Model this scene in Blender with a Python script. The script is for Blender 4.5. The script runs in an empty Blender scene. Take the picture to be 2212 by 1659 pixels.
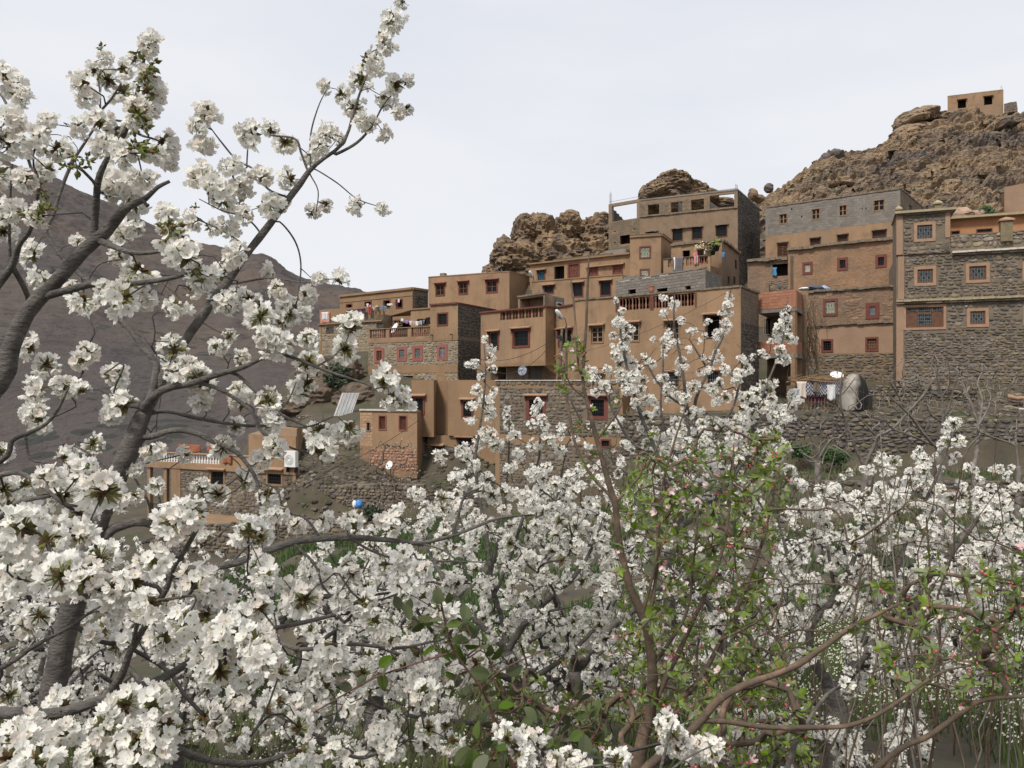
import bpy, math, random
import numpy as np
from mathutils import Vector, Matrix, noise
R = random.Random(7)
V = Vector
S = bpy.context.scene
COL = S.collection
# ---------------------------------------------------------------- camera, sky, sun, exposure
F, CX, CY = 1702.0, 1106.0, 829.5          # focal length and centre of a 2212 px wide frame
cam = bpy.data.cameras.new('camera'); camo = bpy.data.objects.new('camera', cam); COL.objects.link(camo)
camo.location = (0, 0, 0); camo.rotation_euler = (math.radians(90), 0, 0)
cam.sensor_width = 36; cam.lens = F / 2212 * 36; cam.clip_start = 0.05; cam.clip_end = 6000
S.camera = camo
world = bpy.data.worlds.new('World'); S.world = world; world.use_nodes = True
nt = world.node_tree; nt.nodes.clear()
wo = nt.nodes.new('ShaderNodeOutputWorld'); bg = nt.nodes.new('ShaderNodeBackground')
sk = nt.nodes.new('ShaderNodeTexSky'); sk.sky_type = 'NISHITA'; sk.sun_disc = False
SUN_EL, SUN_AZ = 52, 215                     # degrees; azimuth clockwise from +Y
sk.sun_elevation = math.radians(SUN_EL); sk.sun_rotation = math.radians(SUN_AZ)
tc = nt.nodes.new('ShaderNodeTexCoord'); mp = nt.nodes.new('ShaderNodeMapping')
mp.inputs['Scale'].default_value = (1.0, 1.0, 3.5)
nz = nt.nodes.new('ShaderNodeTexNoise'); nz.inputs['Scale'].default_value = 1.6; nz.inputs['Detail'].default_value = 5
cr = nt.nodes.new('ShaderNodeValToRGB')
cr.color_ramp.elements[0].position = .38; cr.color_ramp.elements[0].color = (0.345, 0.357, 0.388, 1)
cr.color_ramp.elements[1].position = .62; cr.color_ramp.elements[1].color = (0.389, 0.393, 0.408, 1)
mul = nt.nodes.new('ShaderNodeMixRGB'); mul.blend_type = 'MULTIPLY'; mul.inputs[0].default_value = 1; mul.inputs[2].default_value = (.05, .05, .05, 1)
mx = nt.nodes.new('ShaderNodeMixRGB'); mx.inputs[0].default_value = .93
L = nt.links.new
L(tc.outputs['Generated'], mp.inputs[0]); L(mp.outputs[0], nz.inputs[0]); L(nz.outputs[0], cr.inputs[0])
L(sk.outputs[0], mul.inputs[1]); L(mul.outputs[0], mx.inputs[1]); L(cr.outputs[0], mx.inputs[2])
L(mx.outputs[0], bg.inputs[0]); bg.inputs[1].default_value = 1.0; L(bg.outputs[0], wo.inputs[0])
sun = bpy.data.lights.new('sun', 'SUN'); suno = bpy.data.objects.new('sun', sun); COL.objects.link(suno)
sun.energy = 1.5; sun.angle = math.radians(11); sun.color = (1, .945, .86)
_a, _e = math.radians(SUN_AZ), math.radians(SUN_EL)
sd = V((math.sin(_a) * math.cos(_e), math.cos(_a) * math.cos(_e), math.sin(_e)))
suno.rotation_euler = sd.to_track_quat('Z', 'Y').to_euler(); suno.location = sd * 50
S.view_settings.view_transform = 'Standard'; S.view_settings.look = 'None'
S.view_settings.exposure = 1.2; S.view_settings.gamma = 1; S.view_settings.use_curve_mapping = False
S.cycles.use_adaptive_sampling = True; S.cycles.adaptive_threshold = 0.02
S.cycles.max_bounces = 5; S.cycles.diffuse_bounces = 3; S.cycles.glossy_bounces = 2; S.cycles.transmission_bounces = 3
S.cycles.use_denoising = True

# ---------------------------------------------------------------- geometry helpers
def at(px, py, d):
    return V(((px - CX) / F * d, d, (CY - py) / F * d))
def XY(px, d):
    return V(((px - CX) / F * d, d))
def zp(py, d):
    return (CY - py) / F * d
def conv(x0, y0, k):
    return lambda x, y: (x0 + x * k, y0 + y * k)
Z1 = conv(662.4, 547.2, .2474); Z2 = conv(1094.5, 345.6, .2734); Z3 = conv(1584, 374.4, .2839)
Z4 = conv(1008, 604.8, .3125); Z5 = conv(1612.9, 720, .2708); Z6 = conv(316.8, 777.7, .3125); Z7 = conv(1728, 172.8, .2187)
A1 = conv(0, 0, .41667); A2 = conv(0, 576, .41667); A3 = conv(0, 1094.5, .3402)
A4 = conv(633.7, 1037, .375); A5 = conv(1152, 633.6, .3819); A6 = conv(1325, 1094.5, .4011)

def obj(name, data, parent=None, loc=None):
    o = bpy.data.objects.new(name, data); COL.objects.link(o)
    if parent is not None: o.parent = parent
    if loc is not None: o.location = loc
    return o
def tag(o, label=None, cat=None, group=None, kind=None):
    if label: o['label'] = label
    if cat: o['category'] = cat
    if group: o['group'] = group
    if kind: o['kind'] = kind
    return o
def thing(name, label, cat, loc=(0, 0, 0), group=None):
    return tag(obj(name, None, None, loc), label, cat, group)
def rootloc(p):
    while p is not None and p.parent is not None: p = p.parent
    return p.location.copy() if p is not None else V((0, 0, 0))

class MB:
    def __init__(s): s.v = []; s.f = []; s.m = []
    def add(s, vs, fs, mi=0):
        b = len(s.v); s.v.extend([tuple(p) for p in vs])
        for f in fs: s.f.append(tuple(b + i for i in f)); s.m.append(mi)
        return s
    def quad(s, a, b, c, d, mi=0): return s.add([a, b, c, d], [(0, 1, 2, 3)], mi)
    def box8(s, p, mi=0):
        return s.add(p, [(0, 3, 2, 1), (4, 5, 6, 7), (0, 1, 5, 4), (1, 2, 6, 5), (2, 3, 7, 6), (3, 0, 4, 7)], mi)
    def box(s, lo, hi, mi=0):
        (a, b, c), (d, e, f) = lo, hi
        return s.box8([(a, b, c), (d, b, c), (d, e, c), (a, e, c), (a, b, f), (d, b, f), (d, e, f), (a, e, f)], mi)
    def bar(s, a, b, w, mi=0, sides=4):
        return s.tube([a, b], [w, w], sides, mi)
    def tube(s, pts, rad, sides=6, mi=0, cap=True):
        pts = [V(p) for p in pts]; n = len(pts); b = len(s.v); up = None
        for i, p in enumerate(pts):
            t = (pts[min(i + 1, n - 1)] - pts[max(i - 1, 0)])
            if t.length < 1e-9: t = V((0, 0, 1))
            t.normalize()
            if up is None:
                up = t.orthogonal().normalized()
            else:
                up = (up - t * up.dot(t))
                up = up.normalized() if up.length > 1e-6 else t.orthogonal().normalized()
            w = t.cross(up)
            for k in range(sides):
                a = 2 * math.pi * k / sides
                s.v.append(tuple(p + (up * math.cos(a) + w * math.sin(a)) * rad[i]))
        for i in range(n - 1):
            for k in range(sides):
                k2 = (k + 1) % sides
                s.f.append((b + i * sides + k, b + i * sides + k2, b + (i + 1) * sides + k2, b + (i + 1) * sides + k)); s.m.append(mi)
        if cap:
            s.f.append(tuple(b + k for k in range(sides))[::-1]); s.m.append(mi)
            s.f.append(tuple(b + (n - 1) * sides + k for k in range(sides))); s.m.append(mi)
        return s
    def mesh(s, name, mats, off=V((0, 0, 0)), smooth=False):
        me = bpy.data.meshes.new(name)
        ox, oy, oz = off
        me.from_pydata([(x - ox, y - oy, z - oz) for x, y, z in s.v], [], s.f)
        mats = mats if isinstance(mats, (list, tuple)) else [mats]
        for m in mats: me.materials.append(m)
        if len(mats) > 1: me.polygons.foreach_set('material_index', s.m)
        if smooth: me.polygons.foreach_set('use_smooth', [True] * len(s.f))
        me.update()
        return me
    def build(s, name, mats, parent=None, smooth=False, kind=None, label=None):
        off = rootloc(parent)
        o = obj(name, s.mesh(name, mats, off, smooth), parent)
        if kind: o['kind'] = kind
        if label: o['label'] = label
        return o
    def top(s, name, mats, label, cat, loc=None, group=None, smooth=False, kind=None):
        if loc is None:
            a = np.array(s.v); loc = V(((a[:, 0].min() + a[:, 0].max()) / 2, (a[:, 1].min() + a[:, 1].max()) / 2, a[:, 2].min()))
        o = obj(name, s.mesh(name, mats, V(loc), smooth), None, loc)
        return tag(o, label, cat, group, kind)

def np_mesh(name, verts, tris, mats, mi=None, smooth=False):
    me = bpy.data.meshes.new(name)
    nv, nf = len(verts), len(tris)
    k = tris.shape[1]
    me.vertices.add(nv); me.vertices.foreach_set('co', np.ascontiguousarray(verts, dtype=np.float32).ravel())
    me.loops.add(nf * k); me.loops.foreach_set('vertex_index', np.ascontiguousarray(tris, dtype=np.int32).ravel())
    me.polygons.add(nf); me.polygons.foreach_set('loop_start', np.arange(0, nf * k, k, dtype=np.int32))
    me.polygons.foreach_set('loop_total', np.full(nf, k, dtype=np.int32))
    for m in mats: me.materials.append(m)
    if mi is not None: me.polygons.foreach_set('material_index', np.ascontiguousarray(mi, dtype=np.int32))
    me.polygons.foreach_set('use_smooth', np.full(nf, smooth, dtype=bool))
    me.update(calc_edges=True); me.validate()
    return me
def mesh_arrays(me):
    me.calc_loop_triangles()
    v = np.zeros(len(me.vertices) * 3, np.float32); me.vertices.foreach_get('co', v)
    t = np.zeros(len(me.loop_triangles) * 3, np.int32); me.loop_triangles.foreach_get('vertices', t)
    m = np.zeros(len(me.loop_triangles), np.int32); me.loop_triangles.foreach_get('material_index', m)
    return v.reshape(-1, 3), t.reshape(-1, 3), m
def join_inst(name, protos, mats4, mats, parent, kind='stuff', smooth=False):
    """one mesh out of many (prototype index, matrix) pairs"""
    arr = [mesh_arrays(p) for p in protos]
    vs, ts, ms, b = [], [], [], 0
    off = np.array(rootloc(parent))
    for i, M in mats4:
        v, t, m = arr[i]
        A = np.array(M)
        vs.append(v @ A[:3, :3].T + A[:3, 3] - off); ts.append(t + b); ms.append(m); b += len(v)
    if not vs: return None
    me = np_mesh(name, np.concatenate(vs), np.concatenate(ts), mats, np.concatenate(ms), smooth)
    o = obj(name, me, parent)
    if kind: o['kind'] = kind
    return o

# ---------------------------------------------------------------- materials
def M(name, col, rough=.9, col2=None, scale=1.0, detail=4, bump=0.0, bscale=20, streak=0, spec=.3, rnd=0.0, trans=0.0, coord='pos', sv=None, metal=0, fac=(.35, .65), col3=None, s3=5, hue=0, bdist=None):
    m = bpy.data.materials.new(name); m.use_nodes = True; t = m.node_tree; n = t.nodes; l = t.links.new
    b = n['Principled BSDF']; b.inputs['Roughness'].default_value = rough; b.inputs['Specular IOR Level'].default_value = spec
    b.inputs['Metallic'].default_value = metal
    def rgb(c): return (c[0], c[1], c[2], 1)
    src = None
    if coord == 'pos':
        g = n.new('ShaderNodeNewGeometry'); vec = g.outputs['Position']
    else:
        g = n.new('ShaderNodeTexCoord'); vec = g.outputs['Object']
    mpn = n.new('ShaderNodeMapping'); l(vec, mpn.inputs[0])
    if sv: mpn.inputs['Scale'].default_value = sv
    vec2 = mpn.outputs[0]
    def ns(sc, det, v=vec2, dist=0):
        q = n.new('ShaderNodeTexNoise'); q.inputs['Scale'].default_value = sc; q.inputs['Detail'].default_value = det
        q.inputs['Roughness'].default_value = .62; q.inputs['Distortion'].default_value = dist; l(v, q.inputs['Vector']); return q.outputs[0]
    def ramp(v, a, bb):
        q = n.new('ShaderNodeMapRange'); q.inputs[1].default_value = a; q.inputs[2].default_value = bb; l(v, q.inputs[0]); return q.outputs[0]
    def mix(f, a, c, mode='MIX'):
        q = n.new('ShaderNodeMixRGB'); q.blend_type = mode
        for i, x in ((0, f), (1, a), (2, c)):
            if isinstance(x, (int, float)): q.inputs[i].default_value = x
            elif isinstance(x, tuple): q.inputs[i].default_value = x
            else: l(x, q.inputs[i])
        return q.outputs[0]
    src = rgb(col)
    if col2 is not None:
        src = mix(ramp(ns(scale, detail), *fac), rgb(col), rgb(col2))
    if col3 is not None:
        src = mix(ramp(ns(s3, 3, dist=.5), .52, .7), src, rgb(col3))
    if streak:
        mm = n.new('ShaderNodeMapping'); mm.inputs['Scale'].default_value = (.9, .9, .13); l(vec, mm.inputs[0])
        src = mix(ramp(ns(1.7, 7, mm.outputs[0], .6), .45, .95), src, mix(1.0, src if not isinstance(src, tuple) else src, (1 - streak, 1 - streak, 1 - streak, 1), 'MULTIPLY'))
    if rnd:
        g2 = n.new('ShaderNodeNewGeometry'); oi = n.new('ShaderNodeObjectInfo')
        ad = n.new('ShaderNodeMath'); ad.operation = 'ADD'; l(g2.outputs['Random Per Island'], ad.inputs[0]); l(oi.outputs['Random'], ad.inputs[1])
        fr = n.new('ShaderNodeMath'); fr.operation = 'FRACT'; l(ad.outputs[0], fr.inputs[0])
        q = n.new('ShaderNodeMapRange'); q.inputs[3].default_value = 1 - rnd; q.inputs[4].default_value = 1 + rnd; l(fr.outputs[0], q.inputs[0])
        hs = n.new('ShaderNodeHueSaturation'); l(q.outputs[0], hs.inputs['Value'])
        if hue:
            f2 = n.new('ShaderNodeMath'); f2.operation = 'MULTIPLY'; f2.inputs[1].default_value = 7.31; l(fr.outputs[0], f2.inputs[0])
            f3 = n.new('ShaderNodeMath'); f3.operation = 'FRACT'; l(f2.outputs[0], f3.inputs[0])
            q2 = n.new('ShaderNodeMapRange'); q2.inputs[3].default_value = .5 - hue; q2.inputs[4].default_value = .5 + hue; l(f3.outputs[0], q2.inputs[0]); l(q2.outputs[0], hs.inputs['Hue'])
            q3 = n.new('ShaderNodeMapRange'); q3.inputs[3].default_value = .5; q3.inputs[4].default_value = 1.3; l(f3.outputs[0], q3.inputs[0]); l(q3.outputs[0], hs.inputs['Saturation'])
        if isinstance(src, tuple): hs.inputs['Color'].default_value = src
        else: l(src, hs.inputs['Color'])
        src = hs.outputs[0]
    if isinstance(src, tuple): b.inputs['Base Color'].default_value = src
    else: l(src, b.inputs['Base Color'])
    if bump:
        bn = n.new('ShaderNodeBump'); bn.inputs['Strength'].default_value = min(1, bump); bn.inputs['Distance'].default_value = bdist or .05
        l(ns(bscale, 6), bn.inputs['Height']); l(bn.outputs[0], b.inputs['Normal'])
    if trans:
        tr = n.new('ShaderNodeBsdfTranslucent')
        if isinstance(src, tuple): tr.inputs[0].default_value = src
        else: l(src, tr.inputs[0])
        ms = n.new('ShaderNodeMixShader'); ms.inputs[0].default_value = trans
        l(b.outputs[0], ms.inputs[1]); l(tr.outputs[0], ms.inputs[2]); l(ms.outputs[0], n['Material Output'].inputs[0])
    return m

TANC = (.46, .29, .165)
m_tan = M('tan_plaster', (.332, .214, .127), col2=(.268, .174, .105), scale=.35, bump=.5, bscale=9, streak=.34, col3=(.22, .146, .09), s3=.8)
m_tan2 = M('ochre_plaster', (.29, .186, .108), col2=(.235, .152, .09), scale=.5, bump=.35, bscale=9, streak=.2)
m_tand = M('rough_tan_plaster', (.255, .18, .12), col2=(.195, .14, .096), scale=.9, bump=.7, bscale=6, streak=.2, col3=(.22, .155, .1), s3=1.7)
m_pink = M('pink_adobe_plaster', (.315, .192, .115), col2=(.23, .145, .09), scale=.9, bump=1, bscale=4, streak=.28, col3=(.22, .155, .11), s3=1.1, bdist=.1)
m_pink2 = M('worn_adobe', (.265, .168, .112), col2=(.195, .135, .093), scale=1.6, bump=1, bscale=3.5, col3=(.165, .125, .092), s3=1.5, bdist=.12)
m_salmon = M('salmon_render', (.34, .222, .148), col2=(.28, .185, .126), scale=.6, bump=.4, bscale=8, streak=.12)
m_orange = M('orange_render', (.42, .215, .11), col2=(.36, .18, .095), scale=.7, bump=.3, bscale=8)
m_red = M('red_paint', (.17, .056, .042), rough=.75, col2=(.13, .045, .035), scale=3, bump=.2)
m_redp = M('pinkish_red_paint', (.28, .105, .085), rough=.8, col2=(.23, .09, .072), scale=2, bump=.2)
m_wood = M('pale_wood', (.30, .19, .11), rough=.7, col2=(.22, .14, .08), scale=5, bump=.2)
m_woodd = M('brown_wood', (.15, .07, .04), rough=.7, col2=(.1, .05, .03), scale=5)
m_cap = M('terracotta_cap', (.37, .235, .155), rough=.9, col2=(.3, .19, .125), scale=3, bump=.2)
m_yel = M('pale_yellow_ledge', (.38, .32, .2), rough=.9, col2=(.3, .25, .17), scale=3, bump=.2)
m_ledge = M('grey_ledge', (.24, .19, .14), rough=.95, col2=(.14, .11, .08), scale=4, bump=.5)
m_whit = M('white_ledge', (.62, .58, .5), rough=.9, col2=(.45, .42, .36), scale=3)
m_glass = M('window_glass', (.010, .011, .013), rough=.22, spec=.2)
m_glassg = M('net_curtained_glass', (.05, .053, .056), rough=.3, col2=(.035, .037, .04), scale=3, spec=.3)
m_bar = M('grey_iron_lattice', (.17, .18, .185), rough=.55)
m_dark = M('painted_interior_shade', (.035, .028, .024), rough=.9)  # near-black colour stands in for the shade inside openings
m_iron = M('dark_iron', (.03, .028, .027), rough=.6)
m_ironp = M('pale_iron', (.25, .265, .275), rough=.5)
m_green = M('green_glazed_grille', (.10, .20, .12), rough=.5)
m_blue = M('blue_shutter', (.05, .17, .26), rough=.6)
m_cream = M('cream_grille', (.55, .52, .42), rough=.8)
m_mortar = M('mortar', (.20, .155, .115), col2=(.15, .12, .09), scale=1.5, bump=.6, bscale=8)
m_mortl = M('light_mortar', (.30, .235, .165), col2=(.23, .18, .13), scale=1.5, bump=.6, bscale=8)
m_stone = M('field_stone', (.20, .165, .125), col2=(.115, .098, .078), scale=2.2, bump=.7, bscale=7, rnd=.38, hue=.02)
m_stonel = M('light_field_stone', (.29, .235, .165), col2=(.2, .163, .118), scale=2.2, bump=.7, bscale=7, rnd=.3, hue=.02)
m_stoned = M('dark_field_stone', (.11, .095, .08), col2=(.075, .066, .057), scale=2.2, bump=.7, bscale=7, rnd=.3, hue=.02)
m_block = M('grey_concrete_block', (.225, .205, .18), col2=(.175, .158, .138), scale=1.3, bump=.4, bscale=10, rnd=.14)
m_blockb = M('brownish_block', (.21, .16, .112), col2=(.16, .122, .086), scale=1.3, bump=.4, bscale=10, rnd=.14)
m_conc = M('grey_concrete', (.25, .225, .195), col2=(.18, .16, .14), scale=.8, bump=.5, bscale=6, streak=.2)
m_brick = M('orange_hollow_brick', (.38, .18, .11), col2=(.32, .15, .095), scale=2, bump=.3, bscale=12, rnd=.12)
m_adobe = M('brown_adobe', (.24, .165, .105), col2=(.17, .12, .08), scale=1.2, bump=.8, bscale=5, col3=(.13, .1, .07), s3=2)
m_rock = M('ochre_rock', (.27, .185, .11), col2=(.12, .092, .072), scale=.33, detail=8, bump=1, bscale=1.3, bdist=.5, col3=(.32, .225, .135), s3=.5, sv=(1, 1, 2.0))
m_rockg = M('hill_rock', (.35, .25, .158), col2=(.16, .128, .105), scale=.13, detail=10, bump=1, bscale=1.1, bdist=.9, col3=(.40, .285, .175), s3=.2, sv=(1, 1, 2.6), fac=(.42, .64))
m_rockd = M('dark_boulder', (.085, .075, .07), col2=(.15, .12, .1), scale=1, bump=1, bscale=3)
m_white = M('white_paint', (.74, .74, .72), rough=.6)
m_grey = M('grey_metal', (.24, .25, .26), rough=.5)
m_pole = M('weathered_pole', (.16, .12, .09), rough=.9, col2=(.1, .08, .06), scale=4)
def add_mix(m, scale, lo, hi, col, detail=5):
    t = m.node_tree; n = t.nodes; l = t.links.new; b = n['Principled BSDF']; src = b.inputs['Base Color'].links[0].from_socket
    g = n.new('ShaderNodeNewGeometry'); q = n.new('ShaderNodeTexNoise'); q.inputs['Scale'].default_value = scale; q.inputs['Detail'].default_value = detail; q.inputs['Roughness'].default_value = .65; q.inputs['Distortion'].default_value = .4; l(g.outputs['Position'], q.inputs['Vector'])
    r = n.new('ShaderNodeMapRange'); r.inputs[1].default_value = lo; r.inputs[2].default_value = hi; l(q.outputs[0], r.inputs[0])
    x = n.new('ShaderNodeMixRGB'); l(r.outputs[0], x.inputs[0]); l(src, x.inputs[1]); x.inputs[2].default_value = (*col, 1); l(x.outputs[0], b.inputs['Base Color'])
add_mix(m_rockg, .045, .5, .62, (.16, .13, .115)); add_mix(m_rockg, .6, .62, .7, (.07, .06, .05))
add_mix(m_tan, .18, .55, .75, (.255, .18, .122)); add_mix(m_tan, 1.1, .66, .8, (.21, .155, .112)); add_mix(m_pink, .5, .56, .68, (.2, .145, .105)); add_mix(m_salmon, .5, .56, .72, (.24, .17, .122))
add_mix(m_tand, .7, .6, .72, (.16, .12, .088)); add_mix(m_conc, .5, .55, .7, (.13, .115, .1))
print('p1 ok')
# ---------------------------------------------------------------- walls, windows, stones
class Face:
    def __init__(s, A, B, z0, z1):
        s.A = V(A); s.B = V(B); d = s.B - s.A; s.len = d.length; s.t = d / s.len
        s.n = V((s.t.y, -s.t.x)); s.z0 = z0; s.z1 = z1; s.holes = []
    def hit(s, px, py):
        k = (px - CX) / F; dx, dy = s.t
        u = (k * s.A.y - s.A.x) / (dx - k * dy)
        Y = s.A.y + u * dy
        return u, (CY - py) / F * Y
    def p(s, u, z, off=0.0):
        q = s.A + s.t * u + s.n * off
        return V((q.x, q.y, z))
    def box(s, mb, u0, u1, z0, z1, o0, o1, mi=0):
        a = [s.p(u0, z0, o1), s.p(u1, z0, o1), s.p(u1, z0, o0), s.p(u0, z0, o0)]
        return mb.box8(a + [V((q.x, q.y, z1)) for q in a], mi)

def grid_wall(mb, f, u0, u1, z0, z1, holes, off=0.0, depth=.2, ztopfn=None):
    hs = [(max(a, u0), min(b, u1), max(c, z0), min(d, z1)) for a, b, c, d in holes]
    hs = [h for h in hs if h[1] - h[0] > .02 and h[3] - h[2] > .02]
    us = sorted({u0, u1} | {h[0] for h in hs} | {h[1] for h in hs})
    zs = sorted({z0, z1} | {h[2] for h in hs} | {h[3] for h in hs})
    for i in range(len(us) - 1):
        for j in range(len(zs) - 1):
            cu, cz = (us[i] + us[i + 1]) / 2, (zs[j] + zs[j + 1]) / 2
            if any(h[0] < cu < h[1] and h[2] < cz < h[3] for h in hs): continue
            mb.quad(f.p(us[i], zs[j], off), f.p(us[i + 1], zs[j], off), f.p(us[i + 1], zs[j + 1], off), f.p(us[i], zs[j + 1], off))
    for a, b, c, d in hs:
        for (p, q) in (((a, c), (b, c)), ((b, c), (b, d)), ((b, d), (a, d)), ((a, d), (a, c))):
            mb.quad(f.p(p[0], p[1], off), f.p(q[0], q[1], off), f.p(q[0], q[1], off - depth), f.p(p[0], p[1], off - depth))

# stone, block and brick pieces: a few shared meshes, scaled per piece
def stone_proto(seed, block=False):
    r = random.Random(seed); mb = MB()
    n = 4 if block else r.choice((6, 7, 8))
    def ring(y, k, jit):
        out = []
        for i in range(n):
            a = 2 * math.pi * (i + .5) / n
            if block: x, z = (math.copysign(1, math.cos(a)) * k, math.copysign(1, math.sin(a)) * k)
            else:
                q = 1 / max(abs(math.cos(a)), abs(math.sin(a))) ** .75
                x, z = math.cos(a) * q * k * r.uniform(1 - jit, 1), math.sin(a) * q * k * r.uniform(1 - jit, 1)
            out.append((x, y, z))
        return out
    if block:
        a, b = ring(0, 1, 0), ring(-1, .97, 0)
        mb.add(a + b, [(i, (i + 1) % n, n + (i + 1) % n, n + i) for i in range(n)] + [tuple(range(2 * n - 1, n - 1, -1))])
    else:
        rs = random.Random(seed + 5)
        a = ring(0, 1, .18)
        b = [(x * .96, -.62 * rs.uniform(.8, 1.1), z * .96) for x, y, z in a]
        c = [(x * .58 + rs.uniform(-.1, .1), -1 * rs.uniform(.85, 1.1), z * .58 + rs.uniform(-.1, .1)) for x, y, z in a]
        mb.add(a + b + c, [(i, n + i, n + (i + 1) % n, (i + 1) % n) for i in range(n)] + [(n + i, 2 * n + i, 2 * n + (i + 1) % n, n + (i + 1) % n) for i in range(n)] + [tuple(range(2 * n, 3 * n))])
    return mb
_proto = {}
def protos(kind, mat):
    key = (kind, mat.name)
    if key not in _proto:
        out = []
        for i in range(10 if kind == 'stone' else 1):
            out.append(stone_proto(i * 3 + 1, kind != 'stone').mesh(kind, [mat]))
        _proto[key] = out
    return _proto[key]
def pieces(kind, f, u0, u1, z0, z1, mat, parent, holes=(), w=.36, h=.2, proud=.05, off=0.0, maxobj=300, ztop=None, gap=.012):
    """lay stones / blocks in courses over a stretch of wall; the largest are objects, the rest one joined part"""
    ps = protos(kind, mat); items = []
    z = z0; row = 0; r = random.Random(int(abs(u0 * 97 + z0 * 31 + u1 * 13) * 10) + 3)
    regular = kind != 'stone'
    while z < z1 - h * .3:
        hh = h if regular else h * r.uniform(.6, 1.5)
        hh = min(hh, z1 - z)
        u = u0 - (w * .5 if (regular and row % 2) else (0 if regular else r.uniform(0, w)))
        while u < u1:
            ww = w if regular else w * r.uniform(.45, 1.9)
            a, b = max(u, u0), min(u + ww, u1)
            if b - a > w * .2:
                cu, cz = (a + b) / 2, z + hh / 2
                if not regular: cz += r.uniform(-.24, .24) * h
                if not any(x0 - (b - a) * .3 < cu < x1 + (b - a) * .3 and y0 - hh * .3 < cz < y1 + hh * .3 for x0, x1, y0, y1 in holes):
                    if ztop is None or cz < ztop(cu):
                        k = r.uniform(.86, 1.02) if not regular else 1
                        items.append((cu, cz, (b - a) * k - gap * 2, (hh * (r.uniform(.75, 1.3) if not regular else 1)) - gap * 2, r.uniform(.55, 1.35) * proud if not regular else proud, 0 if regular else r.uniform(-.22, .22), r.randrange(len(ps))))
            u += ww
        z += hh; row += 1
    items.sort(key=lambda t: -t[2] * t[3])
    base = Matrix(((f.t.x, -f.n.x, 0), (f.t.y, -f.n.y, 0), (0, 0, 1))).to_4x4()
    rl = rootloc(parent); join = []
    used = parent.get('_n_' + kind, 0)
    for i, (cu, cz, ww, hh, pr, rot, k) in enumerate(items):
        Mx = Matrix.Translation(f.p(cu, cz, off)) @ base @ Matrix.Rotation(rot, 4, 'Y') @ Matrix.Diagonal((max(ww, .03) / 2, pr, max(hh, .03) / 2, 1))
        if i + used < maxobj:
            o = obj(kind, ps[k], parent); o.matrix_basis = Matrix.Translation(-rl) @ Mx
        else: join.append((k, Mx))
    parent['_n_' + kind] = used + min(len(items), maxobj)
    if join: join_inst({'stone': 'rubble_stones', 'block': 'small_blocks', 'brick': 'small_bricks'}[kind], ps, join, [mat], parent)

BAL = {}
def baluster_mesh(mat):
    if mat.name not in BAL:
        mb = MB(); prof = [(0, .5), (.08, .5), (.12, .28), (.3, .55), (.42, .42), (.6, .22), (.8, .3), (.88, .5), (1, .5)]
        n = 6
        for z, r_ in prof:
            for k in range(n):
                a = 2 * math.pi * k / n; mb.v.append((math.cos(a) * r_, math.sin(a) * r_, z))
        for i in range(len(prof) - 1):
            for k in range(n):
                mb.f.append((i * n + k, i * n + (k + 1) % n, (i + 1) * n + (k + 1) % n, (i + 1) * n + k)); mb.m.append(0)
        BAL[mat.name] = mb.mesh('baluster', [mat], smooth=True)
    return BAL[mat.name]

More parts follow.
